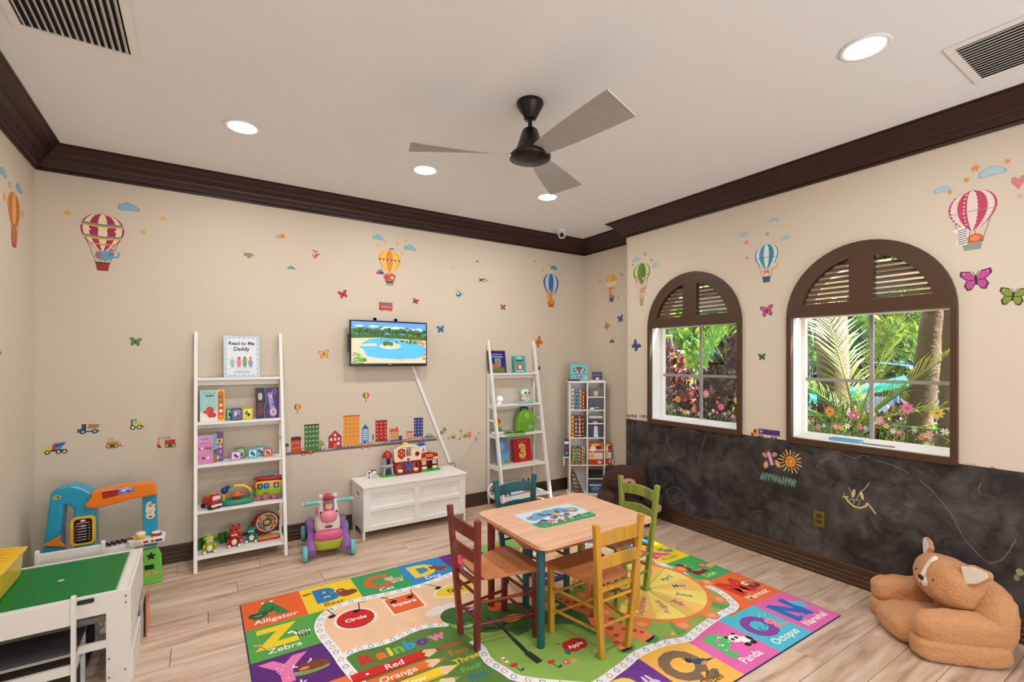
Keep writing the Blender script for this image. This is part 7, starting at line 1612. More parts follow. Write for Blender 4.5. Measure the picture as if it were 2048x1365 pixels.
# vehicles
def wheels(A, xs, y, r, l=4, hub=(226, 222, 216), tyre=(26, 22, 24)):
    for x in xs: A.ell(x, y, r, r, tyre, l, n=16); A.ell(x, y, r*.55, r*.55, hub, l+1, n=12)
sticker('double_decker_sticker', 'back', 771, 614, 29, 18, 'red double-decker bus sticker above the television', None, lambda A, w, h: (A.rect(-w*.44, -h*.38, w*.48, h*.48, (190, 36, 26)), A.rect(-w*.36, h*.18, w*.44, h*.38, (110, 120, 150), 1), A.rect(-w*.44, h*.06, w*.48, h*.13, (230, 90, 40), 1), A.rect(-w*.34, -h*.14, w*.42, h*.04, (214, 130, 110), 1), wheels(A, (-w*.25, w*.28), -h*.38, h*.14)))
def d_mixer(A, w, h):
    A.rect(-w*.46, -h*.2, -w*.14, h*.3, (226, 206, 90)); A.rect(-w*.36, h*.05, -w*.2, h*.26, (190, 200, 140), 1); A.rect(-w*.2, -h*.25, w*.45, -h*.12, (60, 30, 60), 1); A.poly([(-w*.15, -h*.1), (-w*.1, h*.3), (0, h*.42), (0, -h*.15)], (190, 50, 60), 2); A.poly([(0, h*.42), (w*.42, h*.45), (w*.3, h*.1), (w*.15, -h*.15), (0, -h*.15)], (90, 140, 190), 2)
    A.poly([(0, h*.22), (w*.4, h*.42), (w*.38, h*.32), (0, h*.08)], (40, 50, 130), 3); wheels(A, (-w*.32, w*.12, w*.36), -h*.3, h*.17)
sticker('mixer_truck_sticker', 'back', 111, 897, 50, 25, 'yellow and blue cement mixer truck sticker, lowest left on the back wall', 'vehicle stickers', d_mixer)
def d_dump(A, w, h):
    A.rect(-w*.5, -h*.15, -w*.1, h*.02, (60, 100, 110)); A.rect(-w*.3, 0, -w*.1, h*.42, (40, 70, 76), 1); A.poly([(-w*.05, h*.0), (-w*.02, h*.42), (w*.5, h*.36), (w*.44, 0)], (206, 150, 90), 1)
    for k in range(5): A.rect(w*(.03+.09*k), h*.05, w*(.06+.09*k), h*.34, (110, 50, 30), 2)
    A.rect(-w*.5, -h*.28, w*.5, -h*.18, (60, 40, 40), 1); wheels(A, (-w*.25, w*.28), -h*.25, h*.2, hub=(150, 190, 210))
sticker('dump_truck_sticker', 'back', 177, 858, 45, 23, 'teal dump truck sticker with a slatted tan load bed', 'vehicle stickers', d_dump)
sticker('loader_sticker', 'back', 275, 849, 31, 22, 'green and yellow wheel loader sticker, highest of the building vehicles', 'vehicle stickers', lambda A, w, h: (A.rect(-w*.42, -h*.2, -w*.05, h*.45, (60, 120, 50)), A.rect(-w*.32, h*.08, -w*.08, h*.38, (130, 190, 210), 1), A.rect(-w*.3, -h*.2, w*.28, h*.1, (222, 200, 50), 2), A.poly([(w*.2, 0), (w*.5, -h*.3), (w*.3, -h*.3)], (120, 150, 50), 2), wheels(A, (-w*.3, w*.12), -h*.28, h*.2, tyre=(90, 30, 40))))
def track(A, x0, x1, y, r, l=2, c=(50, 24, 24)): A.poly(rrect(x0, x1, y-r, y+r, r*.98), c, l); A.poly(rrect(x0+r*.3, x1-r*.3, y-r*.65, y+r*.65, r*.6), (206, 180, 110), l+1); A.rect(x0+r*1.4, y-r*.5, x1-r*1.4, y+r*.5, (70, 30, 24), l+2)
sticker('bulldozer_sticker', 'back', 229, 886, 38, 22, 'orange bulldozer sticker below the wheel loader', 'vehicle stickers', lambda A, w, h: (A.rect(-w*.4, -h*.1, w*.2, h*.15, (222, 140, 50)), A.rect(-w*.3, h*.15, -w*.02, h*.48, (180, 190, 170), 1), A.poly([(w*.28, h*.15), (w*.36, -h*.3), (w*.5, -h*.4), (w*.26, -h*.4)], (206, 120, 50), 1), track(A, -w*.45, w*.22, -h*.28, h*.19)))
sticker('excavator_sticker', 'back', 333, 885, 39, 24, 'red excavator sticker with its arm folded down, beside the left ladder shelf', 'vehicle stickers', lambda A, w, h: (A.rect(-w*.08, -h*.18, w*.45, h*.2, (190, 50, 30)), A.rect(-w*.02, h*.15, w*.22, h*.48, (170, 170, 170), 1), A.line([(-w*.05, h*.35), (-w*.38, h*.42), (-w*.42, -h*.1)], h*.14, (216, 150, 70), 2), A.poly([(-w*.5, -h*.1), (-w*.34, -h*.15), (-w*.24, -h*.45), (-w*.44, -h*.42)], (180, 50, 30), 3), track(A, -w*.1, w*.48, -h*.3, h*.17)))
# ---- the town strip: road, houses, cars
def rd(px): return 917+(px-572)*(-.134)                   # lower edge of the road in the photo
TW_ = 'town building stickers'
def quadpx(A, c, pts, col, l): A.poly([ll('back', c, p) for p in pts], col, l)
c = (730, 890); A = Art(.0001)
a, b = ll('back', c, (572, 0))[0], ll('back', c, (874, 0))[0]; zr = ll('back', c, (730, rd(730)))[1]
A.rect(a, zr, b, zr+.042, (110, 100, 92)); n = 46
for i in range(n): x_ = a+.01+(b-a)*i/n; A.rect(x_, zr+.026, x_+(b-a)/n*.55, zr+.036, (232, 226, 216), 1)
o = A.o('road_sticker', PRINT); o.matrix_local = frame(bk(*c)+Vector((0, -.0012, 0)), (1, 0, 0), (0, 0, 1)); tag(o, 'long grey road strip sticker with white dashes behind the toy chest', 'wall sticker')
def bld(name, x0, x1, ytop, label, draw, ybot=None):
    cx_ = (x0+x1)/2; yb = (ybot or rd(cx_)-8); 
    f, u, off = PLN['back']; c = f(cx_, (ytop+yb)/2); w_ = (f(x1, 0)-f(x0, 0)).x; h_ = f(cx_, ytop).z-f(cx_, yb).z
    A = Art(.0001); A.at(0, -h_/2); draw(A, w_, h_); o = A.o(name, PRINT); o.matrix_local = frame(c+Vector((0, -.0020, 0)), u, (0, 0, 1)); return tag(o, label, 'wall sticker', TW_)
def tower(col, top, win, nx, ny, wy0=.2, wy1=.9, door=None):
    def f(A, w, h):
        A.rect(-w/2, 0, w/2, h, col); A.rect(-w*.52, h*.955, w*.52, h, top, 1)
        for i in range(nx):
            for j in range(ny):
                x = w*(-.36+.72*i/(nx-1)); y = h*(wy0+(wy1-wy0)*j/(ny-1)); A.rect(x-w*.045, y-h*.022, x+w*.045, y+h*.022, win, 1)
        if door: A.rect(-w*.1, 0, w*.1, h*.12, door, 2)
    return f
bld('building_sticker', 609, 638, 849, 'green tower building sticker with small white windows', tower((64, 120, 52), (30, 60, 40), (226, 226, 210), 4, 5))
bld('building_sticker', 687, 719, 831, 'tall orange tower sticker, highest of the town', tower((232, 156, 54), (196, 96, 50), (196, 110, 70), 4, 5, .3, .85))
bld('building_sticker', 751, 774, 841, 'red tower building sticker with arched white windows', tower((182, 36, 26), (120, 26, 30), (236, 210, 190), 3, 5, .18, .86, (130, 24, 30)))
bld('building_sticker', 828, 846, 836, 'dark blue tower building sticker with white windows', tower((56, 70, 130), (40, 50, 96), (232, 232, 232), 3, 5, .2, .86))
bld('house_sticker', 581, 603, 874, 'brick red house sticker with a dark brown roof', lambda A, w, h: (A.rect(-w*.44, 0, w*.44, h*.8, (190, 70, 40)), A.poly([(-w*.5, h*.78), (w*.5, h*.78), (w*.4, h), (-w*.4, h)], (84, 36, 26), 1), [A.rect(w*x-w*.06, h*y-h*.05, w*x+w*.06, h*y+h*.05, (230, 130, 100), 1) for x in (-.24, 0, .24) for y in (.3, .6)]))
bld('house_sticker', 656, 684, 862, 'red gabled house sticker with a round attic window', lambda A, w, h: (A.poly([(-w*.46, 0), (w*.46, 0), (w*.46, h*.62), (0, h*.97), (-w*.46, h*.62)], (190, 30, 26)), A.line([(-w*.5, h*.6), (0, h), (w*.5, h*.6)], w*.05, (140, 24, 24), 1), A.ell(0, h*.75, w*.1, h*.08, (232, 226, 216), 2, n=14), [A.rect(w*x-w*.08, h*.42, w*x+w*.08, h*.58, (214, 226, 220), 1) for x in (-.27, 0, .27)], A.rect(w*.15, h*.14, w*.32, h*.32, (214, 226, 220), 1), A.rect(-w*.1, 0, w*.12, h*.26, (206, 120, 90), 1)))
bld('house_sticker', 723, 738, 846, 'pale blue spired tower house sticker', lambda A, w, h: (A.rect(-w*.46, 0, w*.46, h*.72, (110, 160, 206)), A.poly([(-w*.5, h*.7), (w*.5, h*.7), (0, h*.93)], (60, 90, 150), 1), A.line([(0, h*.9), (0, h)], w*.06, (60, 90, 150), 1), [A.rect(-w*.3, h*y, w*.3, h*y+h*.04, (222, 232, 240), 1) for y in (.2, .31, .42, .53, .63)], A.rect(-w*.2, 0, w*.05, h*.12, (60, 60, 110), 1)))
bld('house_sticker', 778, 798, 854, 'terracotta roofed house sticker with a chimney', lambda A, w, h: (A.rect(-w*.46, 0, w*.46, h*.62, (226, 170, 120)), A.poly([(-w*.5, h*.6), (w*.5, h*.6), (w*.4, h*.86), (-w*.4, h*.86)], (214, 96, 40), 1), A.rect(w*.22, h*.8, w*.34, h, (150, 90, 50), 1), [A.rect(w*x-w*.05, h*y, w*x+w*.05, h*y+h*.14, (190, 120, 80), 1) for x in (-.3, -.1, .1, .3) for y in (.12, .36)]))
bld('house_sticker', 812, 826, 862, 'small orange house sticker half hidden by the red tram', lambda A, w, h: (A.rect(-w*.46, 0, w*.46, h*.7, (230, 180, 140)), A.poly([(-w*.5, h*.68), (w*.5, h*.68), (w*.42, h*.92), (-w*.42, h*.92)], (206, 84, 36), 1), [A.rect(w*x-w*.08, h*.2, w*x+w*.08, h*.5, (200, 130, 90), 1) for x in (-.25, .2)]))
def tree_(c1, tr): return lambda A, w, h: (A.rect(-w*.05, -h*.5, w*.05, h*.05, tr, 1), A.blobs([(-w*.18, h*.1, w*.3), (w*.2, h*.05, w*.28), (0, h*.22, w*.32)], c1))
sticker('tree_sticker', 'back', 642, 890, 15, 19, 'round lime green tree sticker beside the green tower', 'tree stickers', tree_((160, 160, 50), (120, 80, 40)))
sticker('tree_sticker', 'back', 574, 893, 9, 16, 'dark green tree sticker at the left end of the road', 'tree stickers', tree_((60, 90, 70), (60, 50, 40)))
sticker('tree_sticker', 'back', 889, 861, 9, 14, 'olive tree sticker right of the cable cover', 'tree stickers', tree_((140, 150, 70), (100, 80, 50)))
sticker('tree_sticker', 'back', 883, 867, 7, 11, 'grey green bush sticker right of the cable cover', 'tree stickers', tree_((100, 130, 110), (90, 80, 60)))
sticker('traffic_light_sticker', 'back', 746, 877, 4, 16, 'small black traffic light sticker before the red tower', None, lambda A, w, h: (A.rect(-w*.3, -h*.2, w*.3, h*.5, (50, 50, 46)), A.rect(-w*.08, -h*.5, w*.08, -h*.2, (70, 70, 60)), A.ell(0, h*.35, w*.14, h*.05, (190, 60, 50), 1, n=8), A.ell(0, h*.05, w*.14, h*.05, (120, 150, 70), 1, n=8)))
VG = 'road vehicle stickers'
def car(col, roof=None, win=(180, 206, 214)): return lambda A, w, h: (A.poly([(-w*.5, -h*.25), (w*.5, -h*.25), (w*.5, h*.02), (w*.3, h*.12), (w*.18, h*.48), (-w*.22, h*.48), (-w*.34, h*.1), (-w*.5, h*.02)], col), A.poly([(-w*.26, h*.1), (w*.24, h*.1), (w*.14, h*.38), (-w*.18, h*.38)], win, 1), wheels(A, (-w*.28, w*.28), -h*.28, h*.19, 2))
sticker('car_sticker', 'back', 579, 903, 15, 11, 'grey white car sticker at the left end of the road', VG, car((206, 206, 200)))
sticker('fire_engine_sticker', 'back', 614, 903, 27, 18, 'red fire engine sticker on the town road', VG, lambda A, w, h: (A.poly([(-w*.5, -h*.3), (w*.5, -h*.3), (w*.5, h*.25), (-w*.05, h*.25), (-w*.1, h*.42), (-w*.38, h*.42), (-w*.5, h*.05)], (196, 40, 28)), A.rect(-w*.38, h*.08, -w*.12, h*.32, (190, 206, 214), 1), A.ell(w*.28, h*.02, w*.13, h*.16, (240, 160, 60), 1), A.rect(w*.0, h*.28, w*.45, h*.38, (226, 220, 190), 1), wheels(A, (-w*.28, w*.26), -h*.3, h*.16, 2)))
sticker('ambulance_sticker', 'back', 656, 895, 26, 17, 'white ambulance van sticker with a red checked side', VG, lambda A, w, h: (A.poly([(-w*.5, -h*.3), (w*.5, -h*.3), (w*.5, h*.45), (-w*.15, h*.48), (-w*.46, h*.05)], (236, 232, 228)), A.poly([(-w*.38, h*.08), (-w*.18, h*.38), (-w*.12, h*.38), (-w*.12, h*.08)], (120, 180, 210), 1), A.rect(-w*.04, h*.08, w*.22, h*.36, (120, 180, 210), 1), A.rect(w*.3, h*.1, w*.4, h*.22, (180, 40, 50), 1),
        [A.rect(w*(-.42+.12*k), -h*(.12 if k % 2 else .24), w*(-.31+.12*k), -h*(.01 if k % 2 else .13), (180, 50, 60), 1) for k in range(7)], wheels(A, (-w*.3, w*.28), -h*.32, h*.15, 2)))
sticker('van_sticker', 'back', 703, 888, 29, 16, 'teal striped domed van sticker below the orange tower', VG, lambda A, w, h: (A.poly([(-w*.5, -h*.3), (w*.5, -h*.3), (w*.48, h*.2), (w*.3, h*.45), (0, h*.5), (-w*.2, h*.3), (-w*.45, h*.0)], (70, 150, 160)), [A.rect(w*(-.12+.1*k), -h*.12, w*(-.08+.1*k), h*.4, (40, 70, 110), 1) for k in range(5)], A.ell(w*.38, h*.05, w*.07, h*.14, (210, 220, 200), 2, n=10), wheels(A, (-w*.36, w*.24, w*.4), -h*.32, h*.17, 2)))
sticker('convertible_sticker', 'back', 731, 892, 24, 12, 'orange red convertible car sticker on the town road', VG, lambda A, w, h: (A.poly([(-w*.5, -h*.2), (w*.5, -h*.2), (w*.5, h*.35), (0, h*.25), (-w*.5, h*.1)], (214, 90, 40)), A.poly([(-w*.2, h*.15), (0, h*.15), (-w*.05, h*.5), (-w*.15, h*.5)], (190, 214, 220), 1), wheels(A, (-w*.26, w*.28), -h*.25, h*.24, 2)))
sticker('taxi_sticker', 'back', 754, 886, 21, 12, 'yellow taxi sticker in front of the red tower', VG, car((226, 180, 90)))
sticker('car_sticker', 'back', 778, 883, 14, 8, 'small blue car sticker beside the silo of the toy barn', VG, car((70, 80, 140)))
sticker('truck_sticker', 'back', 792, 880, 24, 14, 'blue lorry sticker with a purple container', VG, lambda A, w, h: (A.rect(-w*.1, -h*.2, w*.5, h*.5, (60, 36, 96)), A.rect(-w*.5, -h*.25, -w*.1, h*.15, (60, 90, 150)), [A.rect(w*(-.02+.12*k), -h*.05, w*(.05+.12*k), h*.35, (130, 50, 100), 1) for k in range(4)], wheels(A, (-w*.35, w*.05, w*.35), -h*.28, h*.14, 2)))
sticker('tram_sticker', 'back', 831, 876, 27, 13, 'red and white tram sticker in front of the blue tower', VG, lambda A, w, h: (A.poly(rrect(-w*.5, w*.5, -h*.4, h*.5, h*.15), (200, 60, 50)), A.rect(-w*.45, h*.05, w*.45, h*.3, (220, 190, 190), 1), A.rect(-w*.45, -h*.2, w*.45, -h*.08, (230, 200, 190), 1)))
sticker('car_sticker', 'back', 858, 873, 18, 10, 'green domed car sticker near the cable cover', VG, car((70, 140, 90)))
for x_, y_, w_, h_, lb, nm, dr in ((905, 873, 13, 11, 'small yellow digger sticker right of the cable cover', 'digger_sticker', lambda A, w, h: (A.rect(-w*.3, -h*.1, w*.5, h*.25, (230, 180, 60)), A.rect(w*.05, h*.25, w*.3, h*.5, (170, 190, 190), 1), track(A, -w*.25, w*.45, -h*.25, h*.16), A.line([(-w*.3, h*.1), (-w*.5, -h*.3)], h*.12, (230, 180, 60), 2))),
        (897, 876, 5, 11, 'tiny striped barrier sticker under the olive tree', 'barrier_sticker', lambda A, w, h: (A.rect(-w*.4, -h*.1, w*.4, h*.1, (206, 140, 80)), A.rect(-w*.3, -h*.5, -w*.15, h*.2, (150, 110, 80)), A.rect(w*.15, -h*.5, w*.3, h*.2, (150, 110, 80)))),
        (922, 869, 5, 18, 'small red and white no-entry sign sticker', 'road_sign_sticker', lambda A, w, h: (A.line([(0, -h*.5), (0, h*.3)], w*.1, (150, 150, 150)), A.ell(0, h*.36, w*.5, h*.14, (200, 60, 50), 1, n=14), A.rect(-w*.3, h*.33, w*.3, h*.39, (236, 230, 226), 2))),
        (919, 877, 5, 6, 'tiny traffic cone sticker beside the no-entry sign', 'cone_sticker', lambda A, w, h: (A.poly([(-w*.3, -h*.4), (w*.3, -h*.4), (0, h*.5)], (206, 90, 60)), A.rect(-w*.5, -h*.5, w*.5, -h*.35, (50, 40, 40), 1))),
        (935, 871, 19, 13, 'small orange cement mixer sticker left of the right ladder shelf', 'mixer_truck_sticker', lambda A, w, h: (A.rect(-w*.5, -h*.25, w*.4, -h*.05, (214, 110, 40)), A.rect(-w*.4, -h*.1, -w*.15, h*.2, (120, 150, 130), 1), A.ell(w*.15, h*.18, w*.28, h*.26, (226, 110, 40), 1, a=.5), A.line([(0, h*.0), (w*.3, h*.35)], h*.08, (240, 190, 120), 2), wheels(A, (-w*.25, w*.2), -h*.3, h*.16, 3))),
        (951, 876, 8, 10, 'tiny red and white cone sticker with grey shadow', 'cone_sticker', lambda A, w, h: (A.poly([(-w*.35, -h*.3), (w*.35, -h*.3), (0, h*.5)], (200, 70, 70)), A.rect(-w*.15, 0, w*.15, h*.12, (236, 226, 220), 1), A.line([(-w*.5, -h*.4), (w*.1, -h*.5)], h*.1, (110, 110, 116), 1))),
        (957, 868, 4, 7, 'tiny brown signpost sticker next to the right ladder shelf', 'road_sign_sticker', lambda A, w, h: (A.rect(-w*.2, -h*.5, 0, h*.5, (110, 90, 70)), A.rect(-w*.2, h*.1, w*.4, h*.5, (110, 90, 70), 1)))):
    sticker(nm, 'back', x_, y_, w_, h_, lb, 'roadworks stickers', dr)
# right wall, just above the chalkboard
sticker('lorry_sticker', 'right', 1530, 868, 58, 18, 'orange lorry sticker with long purple trailer, under the turquoise balloon', None, lambda A, w, h: (A.rect(-w*.22, -h*.1, w*.5, h*.5, (66, 52, 120)), [A.rect(w*(.0+.07*k), -h*.05, w*(.01+.07*k), h*.44, (48, 38, 96), 1) for k in range(7)], A.star(-w*.13, h*.22, h*.2, (240, 190, 90), 2), A.poly([(-w*.5, -h*.25), (-w*.26, -h*.25), (-w*.26, h*.4), (-w*.38, h*.4), (-w*.42, 0), (-w*.5, -h*.05)], (226, 110, 50)), A.rect(-w*.39, h*.05, -w*.31, h*.3, (60, 40, 50), 1), wheels(A, (-w*.43, -w*.2, -w*.1, w*.24, w*.36), -h*.33, h*.15, 2, (190, 90, 70), (90, 30, 40))))
sticker('bicycle_sticker', 'right', 1943, 932, 32, 12, 'faint orange bicycle sticker above the chalkboard edge', None, lambda A, w, h: (A.ring(-w*.3, -h*.1, w*.13, h*.36, w*.014, (206, 150, 130)), A.ring(w*.3, -h*.1, w*.13, h*.36, w*.014, (206, 150, 130)), A.line([(-w*.3, -h*.1), (-w*.1, h*.3), (w*.2, h*.3), (w*.3, -h*.1)], w*.02, (200, 120, 100)), A.line([(-w*.1, h*.3), (0, -h*.1), (w*.2, h*.3)], w*.02, (200, 120, 100), 1)))
sticker('red_car_sticker', 'right', 1996, 941, 44, 15, 'red roadster car sticker on the right wall above the chalkboard', None, lambda A, w, h: (A.poly([(-w*.5, -h*.1), (-w*.3, h*.3), (w*.1, h*.12), (w*.5, h*.1), (w*.48, -h*.25), (-w*.45, -h*.25)], (200, 50, 44)), A.line([(-w*.28, h*.3), (-w*.2, h*.48)], w*.02, (120, 60, 50), 1), wheels(A, (-w*.3, w*.32), -h*.25, h*.2, 2, tyre=(110, 40, 40), hub=(214, 120, 60))))
for x_, w_, h_, lb, nm, c_ in ((1257, 8, 8, 'tiny black car sticker at the corner above the chalkboard', 'car_sticker', (60, 60, 60)), (1268, 10, 10, 'tiny grey truck sticker above the chalkboard near the corner', 'truck_sticker', (90, 90, 96)), (1291, 12, 9, 'tiny black van sticker beside the small window\'s casing', 'van_sticker', (50, 50, 52))):
    sticker(nm, 'right', x_, 835-(1300-x_)*.06, w_, h_, lb, VG, lambda A, w, h, c_=c_: (A.rect(-w*.5, -h*.1, w*.5, h*.35, c_), A.rect(-w*.3, h*.05, w*.3, h*.25, (190, 190, 190), 1), wheels(A, (-w*.3, w*.3), -h*.2, h*.2, 2)))
sticker('road_sign_sticker', 'right', 1282, 833, 5, 8, 'tiny red round sign sticker above the chalkboard', None, lambda A, w, h: (A.ell(0, 0, w*.5, h*.35, (200, 60, 60)), A.ell(0, 0, w*.25, h*.18, (236, 226, 220), 1)))
sticker('flower_sticker', 'left', 1, 706, 4, 8, 'tip of a small pink sticker at the left edge', None, lambda A, w, h: A.ell(0, 0, w*.5, h*.4, (196, 90, 110)))
# ------------------------------------------------------------------ things on the right window sill, and flower film on the panes
si = root('chalk_tray', 'pale blue plastic tray lying on the sill of the larger window', 'tray', (W+.05, 1.56, WZ0+.050))
MB().prism(rrect(-.035, .035, -.10, .10, .012), .018, T(0, 0, 0), [rrect(-.030, .030, -.095, .095, .010)[::-1]]).bb(-.033, .033, -.097, .097, 0, .003).o('tray', pl((110, 170, 206)), si)
pn = root('chalk_holder', 'thin dark pencil lying on the larger window sill', 'pencil', (W+.04, 1.36, WZ0+.050)); MB().cyl((0, -.09, .004), (0, .09, .004), .004, n=6).o('shaft', pl((90, 86, 96)), pn)
ps = root('paper_strip', 'long white paper strip lying left of the blue tray on the sill', 'paper', (W+.04, 1.78, WZ0+.050)); MB().bb(-.02, .02, -.09, .09, 0, .0015).o('sheet', mat('paper', (226, 220, 206)), ps)
def petals(A, x, y, r_, n, c_, cc, l):
    for i in range(n): a = 2*pi*i/n; A.ell(x+r_*.6*cos(a), y+r_*.6*sin(a), r_*.45, r_*.2, c_, l, n=8, a=a)
    A.ell(x, y, r_*.28, r_*.28, cc, l+1, n=10)
R_ = random.Random(21); FC = [((236, 236, 240), (230, 200, 80)), ((222, 130, 160), (200, 90, 120)), ((232, 150, 70), (180, 90, 40)), ((236, 206, 100), (200, 150, 50)), ((200, 100, 150), (240, 190, 90)), ((170, 190, 226), (240, 220, 130)), ((226, 160, 170), (230, 190, 90))]
for c, nm, n_f in ((2.80, 'small', 21), (1.4365, 'larger', 21)):
    spots = [(x_, .0) for x_ in [c-.41+.82*(i+.5)/n_f for i in range(n_f)]]
    for i, (y_, _) in enumerate(spots):
        big = i % 4 == 1; hgt = R_.uniform(.04, .10) if not big else R_.uniform(.13, .24); r_ = R_.uniform(.018, .026) if not big else R_.uniform(.030, .042)
        A = Art(.0002); A.line([(0, 0), (.006, hgt*.5), (0, hgt)], .004, (90, 130, 70)); A.ell(.012, hgt*.35, .014, .005, (110, 150, 80), 1, a=.7, n=8); fc = FC[(i*3) % 7]; petals(A, 0, hgt, r_, 9 if big else 6, fc[0], fc[1], 2)
        o = A.o('flower_sticker', PRINT); o.matrix_local = frame((W+.1572, y_, WZ0+.076), (0, -1, 0), (0, 0, 1)); cn = ('white', 'rose pink', 'orange', 'yellow', 'magenta', 'pale blue', 'blush')[(i*3) % 7]; k_ = (n_f-1-i)//7
        tag(o, '%s flower sticker on the %s window, %s of its colour from the left' % (('tall ' if big else 'short ')+cn, nm, ('first', 'second', 'third')[k_]), 'window sticker', 'flower stickers on the %s window' % nm)
# ================================================================== the garden outside
struct(MB().bb(W+.21, 26, -14, 22, -.45, -.25).o('ground', mat('garden_soil', (178, 160, 136), .95, bump=.4, bscale=6, var=.3, vscale=1.5)))
LEAFG = [mat('leaf_%d' % i, c_, .45, var=.25, vscale=30) for i, c_ in enumerate(((96, 140, 40), (60, 108, 36), (150, 176, 60), (44, 84, 34)))]
LEAFR = [mat('croton_%d' % i, c_, .25, var=.3, vscale=30) for i, c_ in enumerate(((74, 36, 48), (104, 46, 48), (58, 44, 56), (170, 80, 56), (106, 122, 54)))]
BARK = mat('palm_bark', (112, 90, 74), .95, bump=1.0, bscale=24, var=.25, vscale=12)
def leaf_mesh(R_, n, sx, sy, sz, l0, l1, wd, up=.3):
    v, f = [], []
    for _ in range(n):
        while True:
            p = Vector((R_.uniform(-1, 1), R_.uniform(-1, 1), R_.uniform(-1, 1)))
            if .35 < p.length < 1: break
        c_ = Vector((p.x*sx, p.y*sy, p.z*sz)); d = (p.normalized()+Vector((R_.uniform(-.6, .6), R_.uniform(-.6, .6), R_.uniform(-.2, .9)+up))).normalized()
        s_ = d.cross(Vector((R_.uniform(-1, 1), R_.uniform(-1, 1), R_.uniform(-1, 1)))).normalized(); L1 = R_.uniform(l0, l1); w_ = L1*wd; nn = d.cross(s_)*L1*.10
        b = len(v); v += [c_, c_+d*L1*.45+s_*w_-nn*.3, c_+d*L1-nn*1.5, c_+d*L1*.45-s_*w_-nn*.3, c_+d*L1*.5+nn*.4]
        f += [(b, b+1, b+4), (b+1, b+2, b+4), (b+2, b+3, b+4), (b+3, b, b+4)]
    return v, f
def bush(name, label, x, y, z0, sx, sy, sz, mats, n, l0=.08, l1=.16, wd=.2, seed=1, group=None, cat='shrub'):
    r_ = root(name, label, cat, (x, y, z0), 0, group); R_ = random.Random(seed)
    for k, m in enumerate(mats):
        v, f = leaf_mesh(R_, n//len(mats), sx, sy, sz, l0, l1, wd); o = MB().add([(a, b, c_+sz) for a, b, c_ in v], f).o('foliage', m, r_); o['kind'] = 'stuff'
    st_ = MB()
    for k in range(5): a = k*1.3; st_.tube([(0.04*cos(a), .04*sin(a), 0), (sx*.3*cos(a), sy*.3*sin(a), sz*.8), (sx*.6*cos(a), sy*.6*sin(a), sz*1.5)], [.018, .012, .005], 6)
    st_.o('stem', BARK, r_); return r_
G_S = 'red-leaved shrubs outside the windows'
for i, (x, y, sx, sz, ms, n) in enumerate(((5.0, 4.14, .34, 1.05, LEAFR[:4], 1500), (5.1, 3.22, .34, 1.0, [LEAFR[0], LEAFR[2], LEAFR[1], LEAFR[4]], 1500), (5.7, 3.95, .45, .75, LEAFR[:5], 1700), (5.4, 2.65, .42, .70, [LEAFR[2], LEAFR[0], LEAFR[4]], 1400), (5.6, 4.9, .5, .95, LEAFR[1:5], 1300),
                                            (5.2, 1.95, .38, .45, [LEAFR[0], LEAFR[4], LEAFG[2]], 1200), (5.3, 2.30, .34, .55, [LEAFR[2], LEAFR[3], LEAFG[0]], 1000), (6.2, 2.6, .4, .65, [LEAFR[0], LEAFR[1], LEAFR[4]], 1000), (6.0, 1.75, .5, .70, [LEAFR[0], LEAFR[1], LEAFG[2]], 1300), (5.9, 2.2, .4, .62, [LEAFR[2], LEAFR[4], LEAFG[2]], 1100))):
    bush('croton_shrub', ['burgundy croton shrub outside the left of the small window', 'dark croton shrub outside the middle of the small window', 'tall red-tipped croton shrub behind the small window', 'low plum and olive croton between the two windows', 'orange-tipped croton farthest left behind the small window', 'low croton with green leaves under the larger window', 'low rust-tipped croton by the palm trunk', 'small croton behind the palm fronds', 'wide low croton behind the leaning palm trunks', 'low croton between the straight and leaning palm trunks'][i], x, y, -.25, sx, sx, sz, ms, n,   .07, .15, .30, 30+i, G_S)
for i, (x, y, sx, sz, c_) in enumerate(((7.5, 7.4, 1.1, 1.7, (0, 2)), (8.2, 5.8, 1.0, 1.7, (0, 1, 2)), (9.0, 4.3, 1.1, 1.9, (1, 3, 0)), (10.0, 2.6, 1.2, 1.9, (0, 2, 1)), (10.5, 9.2, 1.5, 2.0, (1, 0)), (11.5, 6.6, 1.5, 2.2, (0, 3, 2)), (12, 4.0, 1.4, 2.3, (1, 0, 2)))):
    bush('green_tree', ['bright green tree farthest left beyond the small window', 'light green tree beyond the small window', 'deep green tree beyond the small window\'s right pane', 'yellow green tree beyond the larger window', 'distant dark tree behind the garden, left', 'distant mixed green tree behind the garden', 'distant tall green tree at the right'][i], x, y, -.25, sx, sx, sz, [LEAFG[k] for k in c_], 2600, .16, .32, .22, 60+i, 'trees beyond the garden', 'tree')
for i, (x, y, h) in enumerate(((4.55, 1.90, .36), (4.6, 3.75, .30), (4.65, 2.20, .30), (4.6, 1.0, .30))):
    bush('low_plant', ['low lime green plant under the left of the larger window', 'low yellow green plant under the small window', 'low lime plant between the windows', 'low green plant under the right of the larger window'][i], x, y, -.25, .2, .24, h+.36, [LEAFG[2], LEAFG[0]], 700, .06, .13, .12, 90+i, 'low plants under the windows', 'plant')
